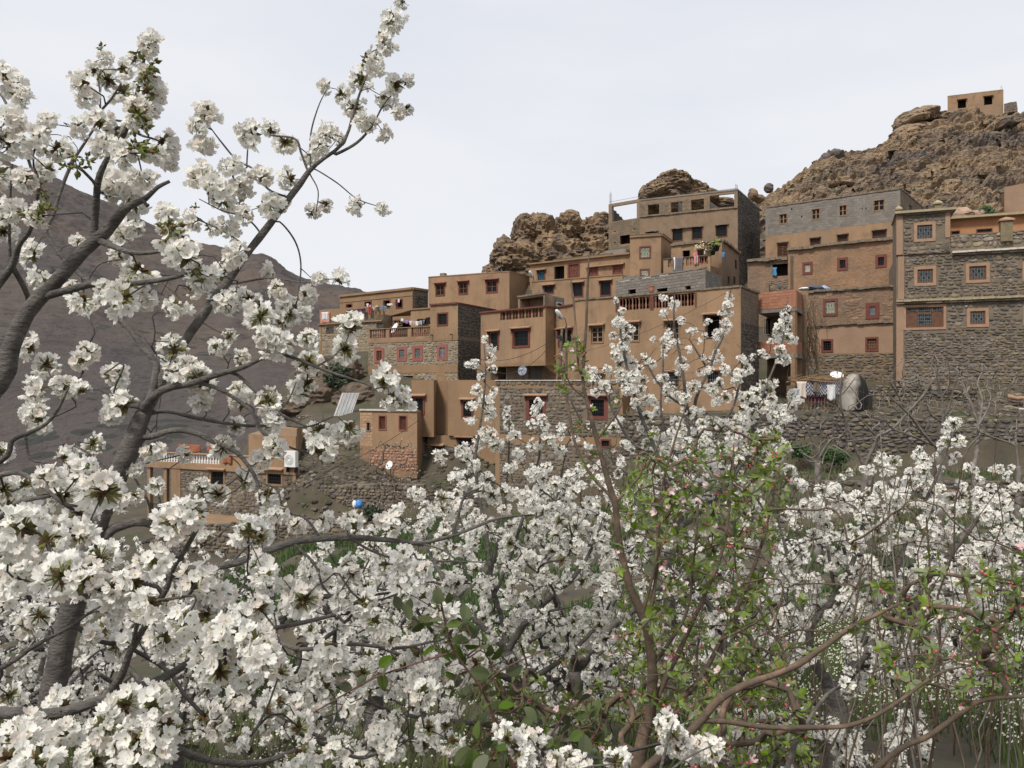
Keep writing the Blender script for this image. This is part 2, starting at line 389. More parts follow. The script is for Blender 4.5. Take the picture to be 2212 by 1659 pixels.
class House:
    def __init__(s, name, label, cat, px, py, d, group=None):
        s.root = thing(name, label, cat, at(px, py, d), group); s.todo = []
    def block(s, pts, z0, z1, mats, roof=None, zone=None, offs=None, name='wall', top=True):
        """pts: front-left, front-right, back-right (px, depth). mats: [front, right, back, left]. zone: for the front, list of (z_top, mat) from the bottom"""
        P = [XY(*p) if not isinstance(p, Vector) else p for p in pts]
        if len(P) == 3: P.append(P[0] + (P[2] - P[1]))
        mats = mats if isinstance(mats, (list, tuple)) else [mats] * 4
        fs = []
        for i in range(4):
            f = Face(P[i], P[(i + 1) % 4], z0, z1); f.mat = mats[i]; f.zone = zone if i == 0 else None; f.depth = .22; fs.append(f)
        s.todo += [f for f in fs if f.mat is not None]
        if top:
            mb = MB(); mb.quad(*[V((p.x, p.y, z1 - .01)) for p in P]); mb.build('roof', roof or m_tan2, s.root); mb = MB(); mb.quad(*[V((p.x, p.y, z0 + .01)) for p in P][::-1]); mb.build('floor', roof or m_tan2, s.root)
        return fs
    def wall(s, a, b, z0, z1, mat):
        f = Face(a if isinstance(a, Vector) else XY(*a), b if isinstance(b, Vector) else XY(*b), z0, z1); f.mat = mat; f.zone = None; f.depth = .2; s.todo.append(f); return f
    def finish(s):
        for f in s.todo:
            zs = [(f.z0, f.z1, f.mat)]
            if f.zone:
                zs = []; a = f.z0
                for zt, m in f.zone: zs.append((a, zt, m)); a = zt
            for a, b, m in zs:
                mb = MB(); grid_wall(mb, f, 0, f.len, a, b, f.holes, depth=f.depth)
                if mb.f: mb.build('wall', m, s.root)
        s.todo = []
        return s
    def ledge(s, f, z, th=.14, out=.14, mat=None, u0=0, u1=None, name='ledge', rough=0, back=.2):
        u1 = f.len if u1 is None else u1; mb = MB()
        if rough:
            n = max(3, int((u1 - u0) / .45)); r = random.Random(int(z * 100))
            for i in range(n):
                a, b = u0 + (u1 - u0) * i / n, u0 + (u1 - u0) * (i + 1) / n
                dz = r.uniform(-1, 1) * rough
                f.box(mb, a + .005, b - .005, z + dz, z + th + dz * .5 + r.uniform(0, .4) * rough, -back, out * r.uniform(.7, 1.15))
        else: f.box(mb, u0, u1, z, z + th, -back, out)
        return mb.build(name, mat or m_tan2, s.root)
    def win(s, f, cx, cy, w, h, kind='grille', frame=None, fw=.1, cap=None, pane=None, recess=.16, grille=None, prd=.05, sunk=False, name='window'):
        """outer rectangle in frame coordinates; frame = surround material"""
        u0, _ = f.hit(cx - w / 2, cy); u1, _ = f.hit(cx + w / 2, cy); _, z1 = f.hit(cx, cy - h / 2); _, z0 = f.hit(cx, cy + h / 2)
        return s.winm(f, u0, u1, z0, z1, kind, frame, fw, cap, pane, recess, grille, prd, name)
    def winm(s, f, u0, u1, z0, z1, kind='grille', frame=None, fw=.1, cap=None, pane=None, recess=.16, grille=None, prd=.05, name='window'):
        fw = fw if frame else 0
        a, b, c, d = u0 + fw, u1 - fw, z0 + fw, z1 - fw
        f.holes.append((a, b, c, d))
        mb = MB()
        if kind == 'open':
            # hole backed by a closed niche; default near-black colour paints in the room's shade
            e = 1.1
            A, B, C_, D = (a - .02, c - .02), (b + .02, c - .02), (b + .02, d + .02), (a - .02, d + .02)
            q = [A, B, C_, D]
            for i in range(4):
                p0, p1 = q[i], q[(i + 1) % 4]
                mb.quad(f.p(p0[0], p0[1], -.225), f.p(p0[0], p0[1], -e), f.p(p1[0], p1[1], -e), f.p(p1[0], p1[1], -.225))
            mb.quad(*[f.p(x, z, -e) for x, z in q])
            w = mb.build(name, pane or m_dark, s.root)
        else:
            mb.quad(f.p(a, c, -recess), f.p(b, c, -recess), f.p(b, d, -recess), f.p(a, d, -recess))
            w = mb.build(name, pane or m_glass, s.root)
        if frame:
            fb = MB()
            for (p, q, r_, t) in ((u0, u1, z0, c), (u0, u1, d, z1), (u0, a, c, d), (b, u1, c, d)):
                f.box(fb, p, q, r_, t, -.02, prd)
            fb.build('frame', frame, w)
        g = MB()
        if kind == 'grille' or kind == 'open_grille':
            n = max(3, int((b - a) / .14))
            for i in range(1, n): x = a + (b - a) * i / n; f.box(g, x - .009, x + .009, c, d, -.06, -.04)
            for k in (.25, .5, .75): z = c + (d - c) * k; f.box(g, a, b, z - .01, z + .01, -.065, -.045)
        elif kind == 'diamond':
            for k in range(-4, 5):
                for sgn in (1, -1):
                    pts = []
                    for i in range(13):
                        q = i / 12; x = .5 + sgn * (q - .5) * .9 + k * .22
                        if 0 <= x <= 1: pts.append(f.p(a + (b - a) * x, c + (d - c) * q, -.05))
                    if len(pts) > 1: g.tube([pts[0], pts[-1]], [.011] * 2, 3, cap=False)
        elif kind == 'lattice':
            nx, nz = 6, max(4, int((d - c) / .22))
            for i in range(nx + 1): x = a + (b - a) * i / nx; f.box(g, x - .011, x + .011, c, d, -.06, -.035)
            for j in range(nz + 1): z = c + (d - c) * j / nz; f.box(g, a, b, z - .011, z + .011, -.06, -.035)
            for i in range(nx):
                for j in range(nz):
                    if (i + j) % 2 == 0 or j % 3 == 0:
                        x, z = a + (b - a) * (i + .5) / nx, c + (d - c) * (j + .5) / nz; rr = min((b - a) / nx, (d - c) / nz) * .36
                        pts = [f.p(x + rr * math.cos(t_ * math.pi / 3), z + rr * math.sin(t_ * math.pi / 3), -.045) for t_ in range(7)]
                        g.tube(pts, [.012] * 7, 3, cap=False)
        elif kind in ('casement', 'casement4'):
            nn = 2 if kind == 'casement4' else 3
            for i in (0, 1, 2): x = a + (b - a) * i / 2; hw = .05 if i == 1 else .06; f.box(g, max(a, x - hw), min(b, x + hw), c, d, -.13, -.08)
            for j in range(nn + 1): z = c + (d - c) * j / nn; hw = .05 if j in (0, nn) else .028; f.box(g, a, b, max(c, z - hw), min(d, z + hw), -.125, -.085)
        elif kind == 'louvre':
            for j in range(8): z = c + (d - c) * (j + .5) / 8; f.box(g, a, b, z - .03, z + .03, -.1, -.03)
            f.box(g, (a + b) / 2 - .03, (a + b) / 2 + .03, c, d, -.09, -.02)
        if g.f: g.build('sash' if 'casement' in kind else 'grille', grille or (m_wood if 'casement' in kind else m_iron), w)
        if cap:
            cb = MB(); e = .14; o1 = .34
            p = [f.p(u0 - e, z1 + .01, o1), f.p(u1 + e, z1 + .01, o1), f.p(u1 + e, z1 + .04, 0), f.p(u0 - e, z1 + .04, 0)]
            cb.box8(p + [f.p(u0 - e, z1 + .08, o1 + .02), f.p(u1 + e, z1 + .08, o1 + .02), f.p(u1 + e, z1 + .19, 0), f.p(u0 - e, z1 + .19, 0)])
            cb.build('window_cap', cap if not isinstance(cap, bool) else m_cap, w)
            kb = MB()
            for x in (u0 - .02, u1 - .06): kb.box8([f.p(x, z1 - .22, .06), f.p(x + .08, z1 - .22, .06), f.p(x + .08, z1 - .22, 0), f.p(x, z1 - .22, 0), f.p(x, z1 + .01, .26), f.p(x + .08, z1 + .01, .26), f.p(x + .08, z1 + .01, 0), f.p(x, z1 + .01, 0)])
            kb.build('bracket', frame or m_woodd, w)
        return w
    def balusters(s, f, u0, u1, z0, z1, n, mats, off=-.14, thick=.22):
        rl = s.root.location; sp = (u1 - u0) / n
        for i in range(n):
            q = f.p(u0 + sp * (i + .5), z0, off)
            o = obj('baluster', baluster_mesh(mats[i % len(mats)]), s.root, q - rl); wd = min(sp * .62, .2)
            o.scale = (wd, wd, z1 - z0); o.rotation_euler.z = math.atan2(f.t.y, f.t.x)
    def parapet(s, f, u0, u1, z0, z1, mat, gaps=(), th=.24, bal=None, rail=None):
        """free-standing parapet slab on a face with baluster openings gaps=[(ua,ub,za,zb,n)]"""
        mb = MB()
        cuts = sorted({u0, u1} | {g[0] for g in gaps} | {g[1] for g in gaps})
        for a, b in zip(cuts[:-1], cuts[1:]):
            g = next((g for g in gaps if g[0] <= (a + b) / 2 <= g[1]), None)
            if g:
                f.box(mb, a, b, z0, g[2], -th, 0); f.box(mb, a, b, g[3], z1, -th, 0)
                s.balusters(f, a, b, g[2], g[3], g[4], bal or [m_tan2], -th / 2)
            else: f.box(mb, a, b, z0, z1, -th, 0)
        mb.build('parapet', mat, s.root)
        if rail: s.ledge(f, z1, .07, .07, rail, u0, u1, 'coping', back=th + .05)
def hx(f, px, py=829): return f.hit(px, py)[0]
def hz(f, px, py): return f.hit(px, py)[1]
def rebar(h, f, u, z, off=-.1, n=3, hgt=.7):
    mb = MB()
    for i in range(n): a = f.p(u + (i % 2) * .14, z, off - (i // 2) * .14); mb.tube([a, a + V((R.uniform(-.04, .04), 0, hgt * R.uniform(.7, 1)))], [.016] * 2, 3)
    mb.build('rebar', m_iron, h.root)

# ---------------------------------------------------------------- village houses
BT = m_tan
# -- house with three barred windows' neighbour on the far left: laundry house
h = House('house', 'long tan house with four red-framed openings above a washing line, nearest the mountain', 'house', *Z1(600, 520), 93)
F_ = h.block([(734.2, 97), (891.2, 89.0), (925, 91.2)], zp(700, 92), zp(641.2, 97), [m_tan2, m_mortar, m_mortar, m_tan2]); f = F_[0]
h.ledge(f, f.z1 - .05, .25, .18, m_tan2, name='cornice'); h.ledge(F_[1], f.z1 - .05, .25, .18, m_tan2, name='cornice')
h.ledge(f, f.z1 - .75, .08, .06, m_tan2)
for x, y, w, hh in ((372, 468, 56, 58), (537, 452, 64, 70), (700, 442, 64, 74), (810, 440, 62, 84)):
    px, py = Z1(x, y); h.win(f, px, py, w * .2474, hh * .2474, 'open', m_red, .12)
pieces('stone', F_[1], .3, F_[1].len - .1, F_[1].z0, F_[1].z1 - .7, m_stoned, h.root, w=.45, h=.25, maxobj=60)
h.finish()
# terrace storey below it
h = House('terrace_house', 'stone and tan storey with a washing-hung parapet and a patterned blanket on its corner', 'house', *Z1(300, 700), 88)
F_ = h.block([(690, 90), (828, 84.4), (848, 86)], zp(850, 86), zp(688, 90), [m_mortl, m_mortl, m_mortl, m_mortl]); f = F_[0]
zt = zp(680.8, 90); zb = zp(700.5, 90)
h.ledge(f, zb - .1, .14, .25, m_tan2)
ga = (hx(f, 662.4 + 345 * .2474), hx(f, 662.4 + 500 * .2474), zb + .25, zt + .35, 9)
h.parapet(f, 0, f.len, zb + .04, zt + .6, m_tan2, [ga], bal=[m_red])
h.ledge(f, f.z0, zb - f.z0 - .1, .06, m_tan2, 0, .35, 'corner_pilaster')
for x, y, w, hh in ((205, 670, 65, 55), (643, 628, 62, 44)):
    px, py = Z1(x, y); h.win(f, px, py, w * .2474, hh * .2474, 'grille', m_woodd, .07, grille=m_grey)
pieces('stone', f, .4, f.len, f.z0, zb - .12, m_stonel, h.root, f.holes, w=.42, h=.24)
h.finish()
# block with balustrade terrace and stone front
h = House('stone_front_house', 'tan house over a stone storey with four red-framed windows and a long balustrade', 'house', *Z1(900, 1100), 76)
LD = (796, 79); RD = (989, 73); BD = (1070, 79.9)
zband = zp(730.3, 73); zg = zp(832, 73) - .6
zs0 = zp(Z1(0, 1030)[1], 76)
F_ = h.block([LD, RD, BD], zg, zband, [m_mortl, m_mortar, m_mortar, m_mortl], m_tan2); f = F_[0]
for x, y, w, hh, k, g in ((635, 893, 85, 135, 'louvre', m_woodd), (833, 880, 85, 130, 'lattice', m_ironp), (970, 873, 90, 135, 'lattice', m_ironp), (1185, 865, 90, 140, 'louvre', m_grey)):
    px, py = Z1(x, y); h.win(f, px, py, w * .2474, hh * .2474, k, m_redp, .3, grille=g)
h.win(f, *Z1(885, 1120), 90 * .2474, 100 * .2474, 'open', None, 0, name='doorway')
h.win(f, *Z1(1168, 1090), 55 * .2474, 60 * .2474, 'grille', m_tan2, .06, pane=m_mortar)
h.ledge(f, zs0 - .15, .75, .04, m_tan2, 0, None, 'plaster_band', back=0)
for x0, x1 in ((838, 945), (1128, 1212), (508, 530)):
    h.ledge(f, zg, zs0 - .16 - zg, .035, m_tan2, hx(f, Z1(x0, 0)[0]) if x0 != 838 else hx(f, Z1(930, 0)[0]), hx(f, Z1(x1, 0)[0]), 'plaster_band', back=0)
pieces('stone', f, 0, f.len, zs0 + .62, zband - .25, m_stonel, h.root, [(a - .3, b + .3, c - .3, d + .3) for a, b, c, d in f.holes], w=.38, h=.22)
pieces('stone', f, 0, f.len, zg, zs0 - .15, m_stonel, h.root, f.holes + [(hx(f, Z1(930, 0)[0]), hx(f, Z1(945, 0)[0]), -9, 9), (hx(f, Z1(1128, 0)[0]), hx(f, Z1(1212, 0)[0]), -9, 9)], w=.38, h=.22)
# tower block above, flush
pa = f.hit(929.6, 700)[0]
TA = f.A + f.t * pa
ztw = zp(656, 73)
T_ = h.block([TA, f.B, F_[1].B], zband + .01, ztw, [m_tan, m_mortar, m_mortar, m_tan]); tf = T_[0]
h.win(tf, *Z1(1187, 575), 97 * .2474, 117 * .2474, 'grille', m_red, .13)
h.ledge(tf, ztw, .14, .16, m_red, name='cornice'); h.ledge(T_[1], ztw, .12, .12, m_red, name='cornice')
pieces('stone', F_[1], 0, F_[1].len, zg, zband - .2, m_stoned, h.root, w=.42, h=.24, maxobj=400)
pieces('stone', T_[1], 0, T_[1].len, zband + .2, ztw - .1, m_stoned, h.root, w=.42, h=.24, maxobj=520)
h.ledge(F_[1], zband - .18, .34, .05, m_ledge, name='plaster_band', back=0)
for z, r_ in ((hz(tf, *Z1(1100, 713)), 0), (hz(tf, *Z1(1270, 708)), 0)):
    x = Z1(1100, 0)[0] if z == hz(tf, *Z1(1100, 713)) else Z1(1272, 0)[0]
    mb = MB(); a = tf.p(hx(tf, x), z, 0); mb.tube([a, a + V((tf.n.x, tf.n.y, 0)) * .45], [.07, .07], 6); mb.build('drain_spout', m_ledge, h.root)
# recessed wall behind the terrace
bk = V((f.n.x, f.n.y)) * -2.6
RA = f.A + bk - f.t * .3; RB = TA + bk
zr = zp(500 * .2474 + 547.2, 80)
rf = h.wall(RA + f.t * 3.6, RB + f.t * .3, zband, zr, m_tan)
h.ledge(rf, zr, .12, .12, m_tan2, name='cornice')
h.win(rf, *Z1(795, 610), 85 * .2474, 60 * .2474, 'casement4', m_woodd, .06)
h.win(rf, *Z1(1015, 600), 100 * .2474, 60 * .2474, 'open', m_woodd, .06, name='doorway')
mb = MB(); mb.quad(*[V((q.x, q.y, zr - .01)) for q in (RA + f.t * 3.6, RB, F_[2].B, F_[2].B - (RB - RA) * 0 + (RA - RB) * .45)]); mb.build('roof', m_tan2, h.root)
# balustrade
zr0 = zband + .32; zr1 = hz(f, *Z1(900, 650))
u_ = lambda x: hx(f, Z1(x, 0)[0])
h.parapet(f, 0, pa - .02, zband, zr1, m_tan, [(u_(552), u_(692), zr0, zr1 - .02, 9), (u_(722), u_(882), zr0, zr1 - .02, 10), (u_(915), min(u_(1078), pa - .06), zr0, zr1 - .02, 10)], bal=[m_red, m_woodd], rail=m_tan2)
h.ledge(f, zband - .2, .24, .05, m_tan2, name='plaster_band', back=0)
h.finish()
laundry_face = f; laundry_rf = rf; tower_f = tf
# -- upper tan box with three casements
h = House('box_house', 'plain tan box house with three red-framed windows standing against the sky', 'house', *Z1(1400, 460), 82)
F_ = h.block([(925.4, 84), (1100.3, 79.7), (1143.6, 83.5)], .3, zp(599.2, 84), [m_tan, m_tan2, m_tan, m_tan]); f = F_[0]
for x, y, w, hh in ((1167, 320, 85, 108), (1368, 305, 85, 112), (1617, 290, 103, 115)):
    h.win(f, *Z1(x, y), w * .2474, hh * .2474, 'casement4', m_red, .13, cap=m_redp, grille=m_woodd)
h.ledge(f, f.z1 - .02, .1, .04, m_tan2, name='cornice'); h.ledge(F_[1], f.z1 - .02, .1, .04, m_tan2, name='cornice')
mb = MB(); f.box(mb, hx(f, Z1(1150, 0)[0]), hx(f, Z1(1190, 0)[0]), f.z1 + .09, f.z1 + .4, -.8, -.3); mb.build('chimney', m_ledge, h.root)
h.finish()
# -- bay house with hanging upper storey
h = House('bay_house', 'tan house with overhanging bay, three red-framed barred windows and a red baluster strip', 'house', *Z1(1800, 1100), 62)
zt = zp(677, 66); zbay = zp(Z1(0, 955)[1], 62)
F_ = h.block([(1038.5, 66), (1178.3, 60.6), (1198, 61.5)], zbay, zt, [m_tan, m_tan2, m_tan2, m_tan2]); f = F_[0]
for (x, y, w, hh, fw) in ((1635, 765, 92, 160, .14), (1873, 742, 155, 165, .17)):
    h.win(f, *Z1(x, y), w * .2474, hh * .2474, 'grille', m_red, fw, cap=m_cap)
g0, g1 = hx(f, Z1(1690, 0)[0]), hx(f, Z1(2065, 0)[0]); zg0, zg1 = hz(f, *Z1(1870, 570)), zt - .05
f.holes.append((g0, g1, zg0, zg1)); h.balusters(f, g0, g1, zg0, zg1, 13, [m_red, m_tan2], -.12)
mb = MB(); f.box(mb, g0 - .2, g1 + .2, zg0 - .3, zt, -.9, -.5); mb.build('parapet', m_tan2, h.root)
for q in (f, F_[1]): h.ledge(q, zt, .12, .14, m_red, name='cornice')
# right hand wall joining the long facade
W_ = h.block([(1190, 62.3), (1243, 59.0), (1290, 64)], zp(836, 60), zp(664, 61), [m_tan, None, m_tan, m_tan]); wf = W_[0]
h.ledge(wf, wf.z1, .1, .12, m_red, name='cornice')
h.win(wf, *Z4(683, 400), 98 * .3125, 120 * .3125, 'grille', m_red, .12, cap=m_cap)
# recessed ground storey
zg = zp(840, 60)
G_ = h.block([(1030, 68.3), (1190, 62.4), (1215, 66)], zg, zbay - .02, [m_tand, m_tand, m_tand, m_tand]); gf = G_[0]
h.win(gf, *Z1(1995, 1045), 115 * .2474, 120 * .2474, 'louvre', m_tand, .05, pane=m_conc, name='door', grille=m_conc)
h.win(gf, *Z1(1708, 1050), 85 * .2474, 120 * .2474, 'open', m_whit, .06, name='doorway')
mb = MB(); f.box(mb, 0, f.len, zbay - .25, zbay, -2.2, 0)
for u in (.4, f.len - .3):
    mb.box8([f.p(u, zbay - 1.5, -2.0), f.p(u + .25, zbay - 1.5, -2.0), f.p(u + .25, zbay - 1.3, -2.2), f.p(u, zbay - 1.3, -2.2), f.p(u, zbay - .25, -.05), f.p(u + .25, zbay - .25, -.05), f.p(u + .25, zbay - .25, -2.2), f.p(u, zbay - .25, -2.2)])
mb.build('bay_floor', m_tan2, h.root)
h.finish(); bay_gf = gf
# -- shed on the bay house roof
h = House('rooftop_shed', 'small rooftop shed with a dark open front and grey block side', 'shed', *Z2(200, 1165), 64)
F_ = h.block([Z2(90, 0)[:1] + (67.5,), Z2(300, 0)[:1] + (64.6,), Z2(455, 0)[:1] + (68,)], zp(670, 64), zp(Z2(0, 1062)[1], 65), [m_tand, m_conc, m_conc, m_conc], m_conc); f = F_[0]
h.win(f, *Z2(197, 1125), 185 * .2734, 78 * .2734, 'open', None, 0, name='open_front', pane=m_adobe)
h.win(F_[1], *Z2(415, 1142), 45 * .2734, 34 * .2734, 'grille', m_whit, .1)
h.ledge(f, f.z1, .16, .1, m_ledge, name='coping'); h.finish()
# -- long facade
h = House('long_house', 'long plain tan house with wooden casements, roof balusters and a block side wall', 'house', *Z4(1400, 880), 54)
F_ = h.block([(1242, 58), (1598.6, 49.8), (1638.6, 53.6)], -2.4, zp(650, 58), [m_tan, m_mortar, m_tan, m_tan]); f = F_[0]
for x, y, w, hh in ((902, 378, 92, 120), (1147, 363, 100, 132), (1425, 352, 100, 132)):
    h.win(f, *Z4(x, y), w * .3125, hh * .3125, 'casement', m_tan2, .09, cap=m_cap, grille=m_wood)
h.win(f, *Z4(1702, 322), 110 * .3125, 160 * .3125, 'open', m_woodd, .08, cap=m_cap)
for x, y, w, hh in ((920, 672, 60, 50), (1425, 690, 100, 110), (1705, 690, 90, 125)):
    h.win(f, *Z4(x, y), w * .3125, hh * .3125, 'grille', m_tan2, .08, cap=m_cap, grille=m_grey)
za, zb_ = hz(f, *Z4(1150, 192)), hz(f, *Z4(1150, 118))
for x0, x1, n in ((1040, 1270, 10), (1292, 1580, 13)):
    g = (hx(f, Z4(x0, 0)[0]), hx(f, Z4(x1, 0)[0]), f.z1 - .95, f.z1 - .12)
    f.holes.append(g); h.balusters(f, *g, n, [m_tan2, m_red], -.12)
    mb = MB()
    for a in (g[0] - .1, g[1]): f.box(mb, a, a + .1, g[2] - .1, g[3], 0, .05)
    mb.build('pilaster', m_red, h.root)
h.ledge(f, f.z1, .12, .1, m_ledge, name='coping', rough=.015); h.ledge(F_[1], f.z1, .12, .1, m_ledge, name='coping', rough=.015)
pieces('block', F_[1], .1, F_[1].len, f.z1 - 2.0, f.z1 - .1, m_blockb, h.root, w=.42, h=.21, proud=.02)
pieces('stone', F_[1], .1, F_[1].len, f.z0, f.z1 - 2.1, m_stoned, h.root, w=.36, h=.22)
h.ledge(F_[1], f.z0, f.z1 - f.z0, .04, m_tan, 0, .12, 'corner_pilaster', back=0)
h.finish(); long_f = f
# -- rooftop grey block wall
h = House('rooftop_block_walls', 'unfinished low grey block walls on the roof behind the balusters', 'walls', *Z2(1200, 1050), 62)
F_ = h.block([Z2(860, 0)[:1] + (65,), Z2(1570, 0)[:1] + (57.5,), Z2(1700, 0)[:1] + (61.5,)], zp(660, 58), zp(Z2(0, 968)[1], 65), [m_conc, m_conc, m_conc, m_conc], m_conc); f = F_[0]
for x, y, w, hh in ((990, 1040, 62, 36), (1228, 1032, 84, 38), (1432, 1012, 44, 36)):
    h.win(f, *Z2(x, y), w * .2734, hh * .2734, 'open', None, 0, name='opening')
pieces('block', f, 0, f.len, f.z0, f.z1, m_block, h.root, f.holes, w=.42, h=.22, proud=.02)
pieces('block', F_[1], 0, F_[1].len, f.z0, f.z1, m_block, h.root, w=.42, h=.22, proud=.02, maxobj=420)
h.ledge(f, f.z1, .05, .03, m_whit, .3, f.len * .62, 'plastic_sheeting', rough=.05, back=.15)
h.ledge(f, f.z1 + .06, .1, .05, m_conc, 0, None, 'coping', rough=.02)
h.finish()
# -- strip houses in the middle
h = House('strip_house', 'low tan house with a brown lattice window, dark doorway and flat projecting roof line', 'house', *Z2(500, 940), 80)
F_ = h.block([(1145, 82), (1362.4, 75.2), (1395, 79)], zp(640, 78), zp(572.5, 82), [m_tan, m_tan2, m_tan, m_tan2]); f = F_[0]
h.win(f, *Z2(275, 915), 62 * .2734, 85 * .2734, 'lattice', m_red, .1, cap=m_cap, grille=m_blue)
h.win(f, *Z2(415, 893), 80 * .2734, 108 * .2734, 'open', None, 0, name='doorway')
h.win(f, *Z2(530, 875), 95 * .2734, 122 * .2734, 'lattice', m_red, .14, grille=m_redp, pane=m_woodd)
for x, y in ((683, 887), (878, 870)): h.win(f, *Z2(x, y), 82 * .2734, 76 * .2734, 'lattice', m_red, .1, pane=m_woodd, grille=m_redp)
ue = hz(f, *Z2(785, 838)); h.ledge(f, ue, .12, .35, m_cap, hx(f, Z2(630, 0)[0]), hx(f, Z2(935, 0)[0]), 'window_hood')
h.ledge(f, f.z1, .14, .3, m_tan2, name='eave'); 
mb = MB(); f.box(mb, f.len * .25, f.len * .82, f.z1 + .15, f.z1 + .3, -3, .1); mb.build('roof_edge', m_pole, h.root)
mb = MB(); f.box(mb, f.len * .36, f.len * .62, f.z1 + .3, f.z1 + .8, -4, -2.5); f.box(mb, f.len * .66, f.len * .86, f.z1 + .2, f.z1 + 1.0, -4, -2.2); mb.build('roof_hut', m_conc, h.root)
h.finish()
h = House('lower_strip_house', 'tan house wall with three diamond-grilled red windows below the low strip house', 'house', *Z2(500, 1100), 75)
F_ = h.block([(1149, 77), (1344.7, 72), (1420, 76)], zp(690, 72), zp(609.4, 77), [m_tan, m_conc, m_tan, m_tan]); f = F_[0]
for x, y, w, hh in ((333, 1025, 85, 66), (560, 1027, 92, 112), (782, 1015, 90, 118)):
    h.win(f, *Z2(x, y), w * .2734, hh * .2734, 'diamond', m_red, .09, cap=m_cap)
h.ledge(f, f.z1, .1, .06, m_tan2, name='coping')
h.finish()
h = House('block_stub_wall', 'short grey stepped block wall beside the three diamond-grilled windows', 'wall', *Z2(1000, 960), 70)
F_ = h.block([Z2(918, 0)[:1] + (72.2,), Z2(1050, 0)[:1] + (70.3,), Z2(1160, 0)[:1] + (72,)], zp(Z2(0, 1000)[1], 70), zp(Z2(0, 912)[1], 71), [m_conc] * 4, m_conc)
pieces('block', F_[0], 0, F_[0].len, F_[0].z0, F_[0].z1, m_block, h.root, w=.42, h=.22, proud=.02)
h.finish()
# -- tower with green grille
h = House('tower_house', 'narrow tan tower house with a green glazed square grille', 'house', *Z2(1100, 930), 73)
F_ = h.block([(1361, 74), (1428, 73), (1452.6, 77.3)], zp(610, 72), zp(513.7, 74), [m_tan, m_tan2, m_tan2, m_tan]); f = F_[0]
h.win(f, *Z2(1093, 730), 92 * .2734, 100 * .2734, 'lattice', m_red, .12, grille=m_cream, pane=m_green)
h.win(f, *Z2(1090, 892), 78 * .2734, 66 * .2734, 'lattice', m_red, .12, grille=m_cream, pane=m_green)
for q in (f, F_[1]): h.ledge(q, f.z1, .2, .14, m_tan2, name='cornice'); h.ledge(q, f.z1 + .2, .06, .17, m_ledge, name='cornice')
h.finish()
# -- terrace house with plants and cloths
h = House('balcony_house', 'tan house with a cloth-draped balcony, potted plants and a dark side wall', 'house', *Z2(1500, 970), 70)
B_ = h.block([(1450, 73), (1559.3, 70.4), (1596, 77.6)], zp(640, 70), zp(531.5, 73), [m_tan, m_tand, m_tan2, m_tan2]); bf = B_[0]
h.win(bf, *Z2(1420, 742), 66 * .2734, 62 * .2734, 'open', m_wood, .05, name='doorway')
h.win(bf, *Z2(1580, 722), 64 * .2734, 40 * .2734, 'louvre', m_redp, .12, pane=m_woodd, grille=m_woodd)
for x, y, hh in ((1812, 825, 70), (1755, 950, 60), (1800, 950, 56)): h.win(B_[1], *Z2(x, y), 16 * .2734, hh * .2734, 'grille', None, 0)
for q in (bf, B_[1]): h.ledge(q, bf.z1, .2, .22, m_ledge, name='cornice', rough=.02)
nb = V((bf.n.x, bf.n.y)) * 1.9
zfl = zp(Z2(0, 845)[1], 70)
F_ = h.block([bf.A + nb, bf.B + nb - bf.t * .4, bf.B - bf.t * .4], zp(645, 69), zfl, [m_tan, m_tand, None, m_tan2]); f = F_[0]
h.win(f, *Z2(1330, 915), 100 * .2734, 50 * .2734, 'louvre', m_redp, .13, pane=m_blue, grille=m_blue)
h.win(f, *Z2(1493, 903), 82 * .2734, 50 * .2734, 'lattice', m_redp, .13, grille=m_cream, pane=m_green)
zt = hz(f, *Z2(1450, 768)); u_ = lambda x: max(.02, min(f.len - .02, hx(f, Z2(x, 0)[0])))
h.parapet(f, 0, f.len, zfl, zt, m_tan, [(u_(1275), u_(1400), zfl + .15, zt - .06, 5), (u_(1418), u_(1590), zfl + .15, zt - .06, 8)], bal=[m_tan2, m_red], rail=m_pole)
h.finish(); balc = f
# -- tall unfinished house
h = House('unfinished_house', 'tallest tan house with an open unfinished top storey and dark stone flank', 'house', *Z2(1400, 640), 82)
zl = zp(470, 84)                      # ledge under the open storey
zt = zp(411.2, 79.4)
MA = XY(1381.6, 84); MBp = XY(1593.5, 79.4); MC = XY(1641, 88)
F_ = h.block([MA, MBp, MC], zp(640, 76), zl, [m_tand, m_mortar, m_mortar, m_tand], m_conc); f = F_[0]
for x, y, w, hh in ((1150, 577, 90, 34), (1350, 590, 84, 100), (1505, 577, 86, 100), (1697, 560, 95, 98)):
    h.win(f, *Z2(x, y), w * .2734, hh * .2734, 'grille', m_woodd, .07)
for x0, x1, y in ((1095, 1200, 560), (1300, 1555, 530), (1645, 1755, 508)):
    h.ledge(f, hz(f, *Z2((x0 + x1) / 2, y + 8)), .1, .3, m_ledge, hx(f, Z2(x0, 0)[0]), hx(f, Z2(x1, 0)[0]), 'window_hood', rough=.02)
h.ledge(f, zl, .14, .14, m_ledge, name='ledge', rough=.02)
TW = Face(MA, MBp, zl + .16, zt); TW.mat = m_tand; TW.zone = None; TW.depth = .3; h.todo.append(TW)
for x, y, w, hh in ((1160, 397, 92, 92), (1342, 375, 92, 88), (1507, 352, 104, 84), (1706, 325, 205, 104)):
    u0, u1 = hx(TW, Z2(x - w / 2, 0)[0]), hx(TW, Z2(x + w / 2, 0)[0]); z1 = hz(TW, *Z2(x, y - hh / 2)); z0 = max(zl + .2, hz(TW, *Z2(x, y + hh / 2)))
    TW.holes.append((u0, min(u1, TW.len - .35), z0, min(z1, zt - .25)))
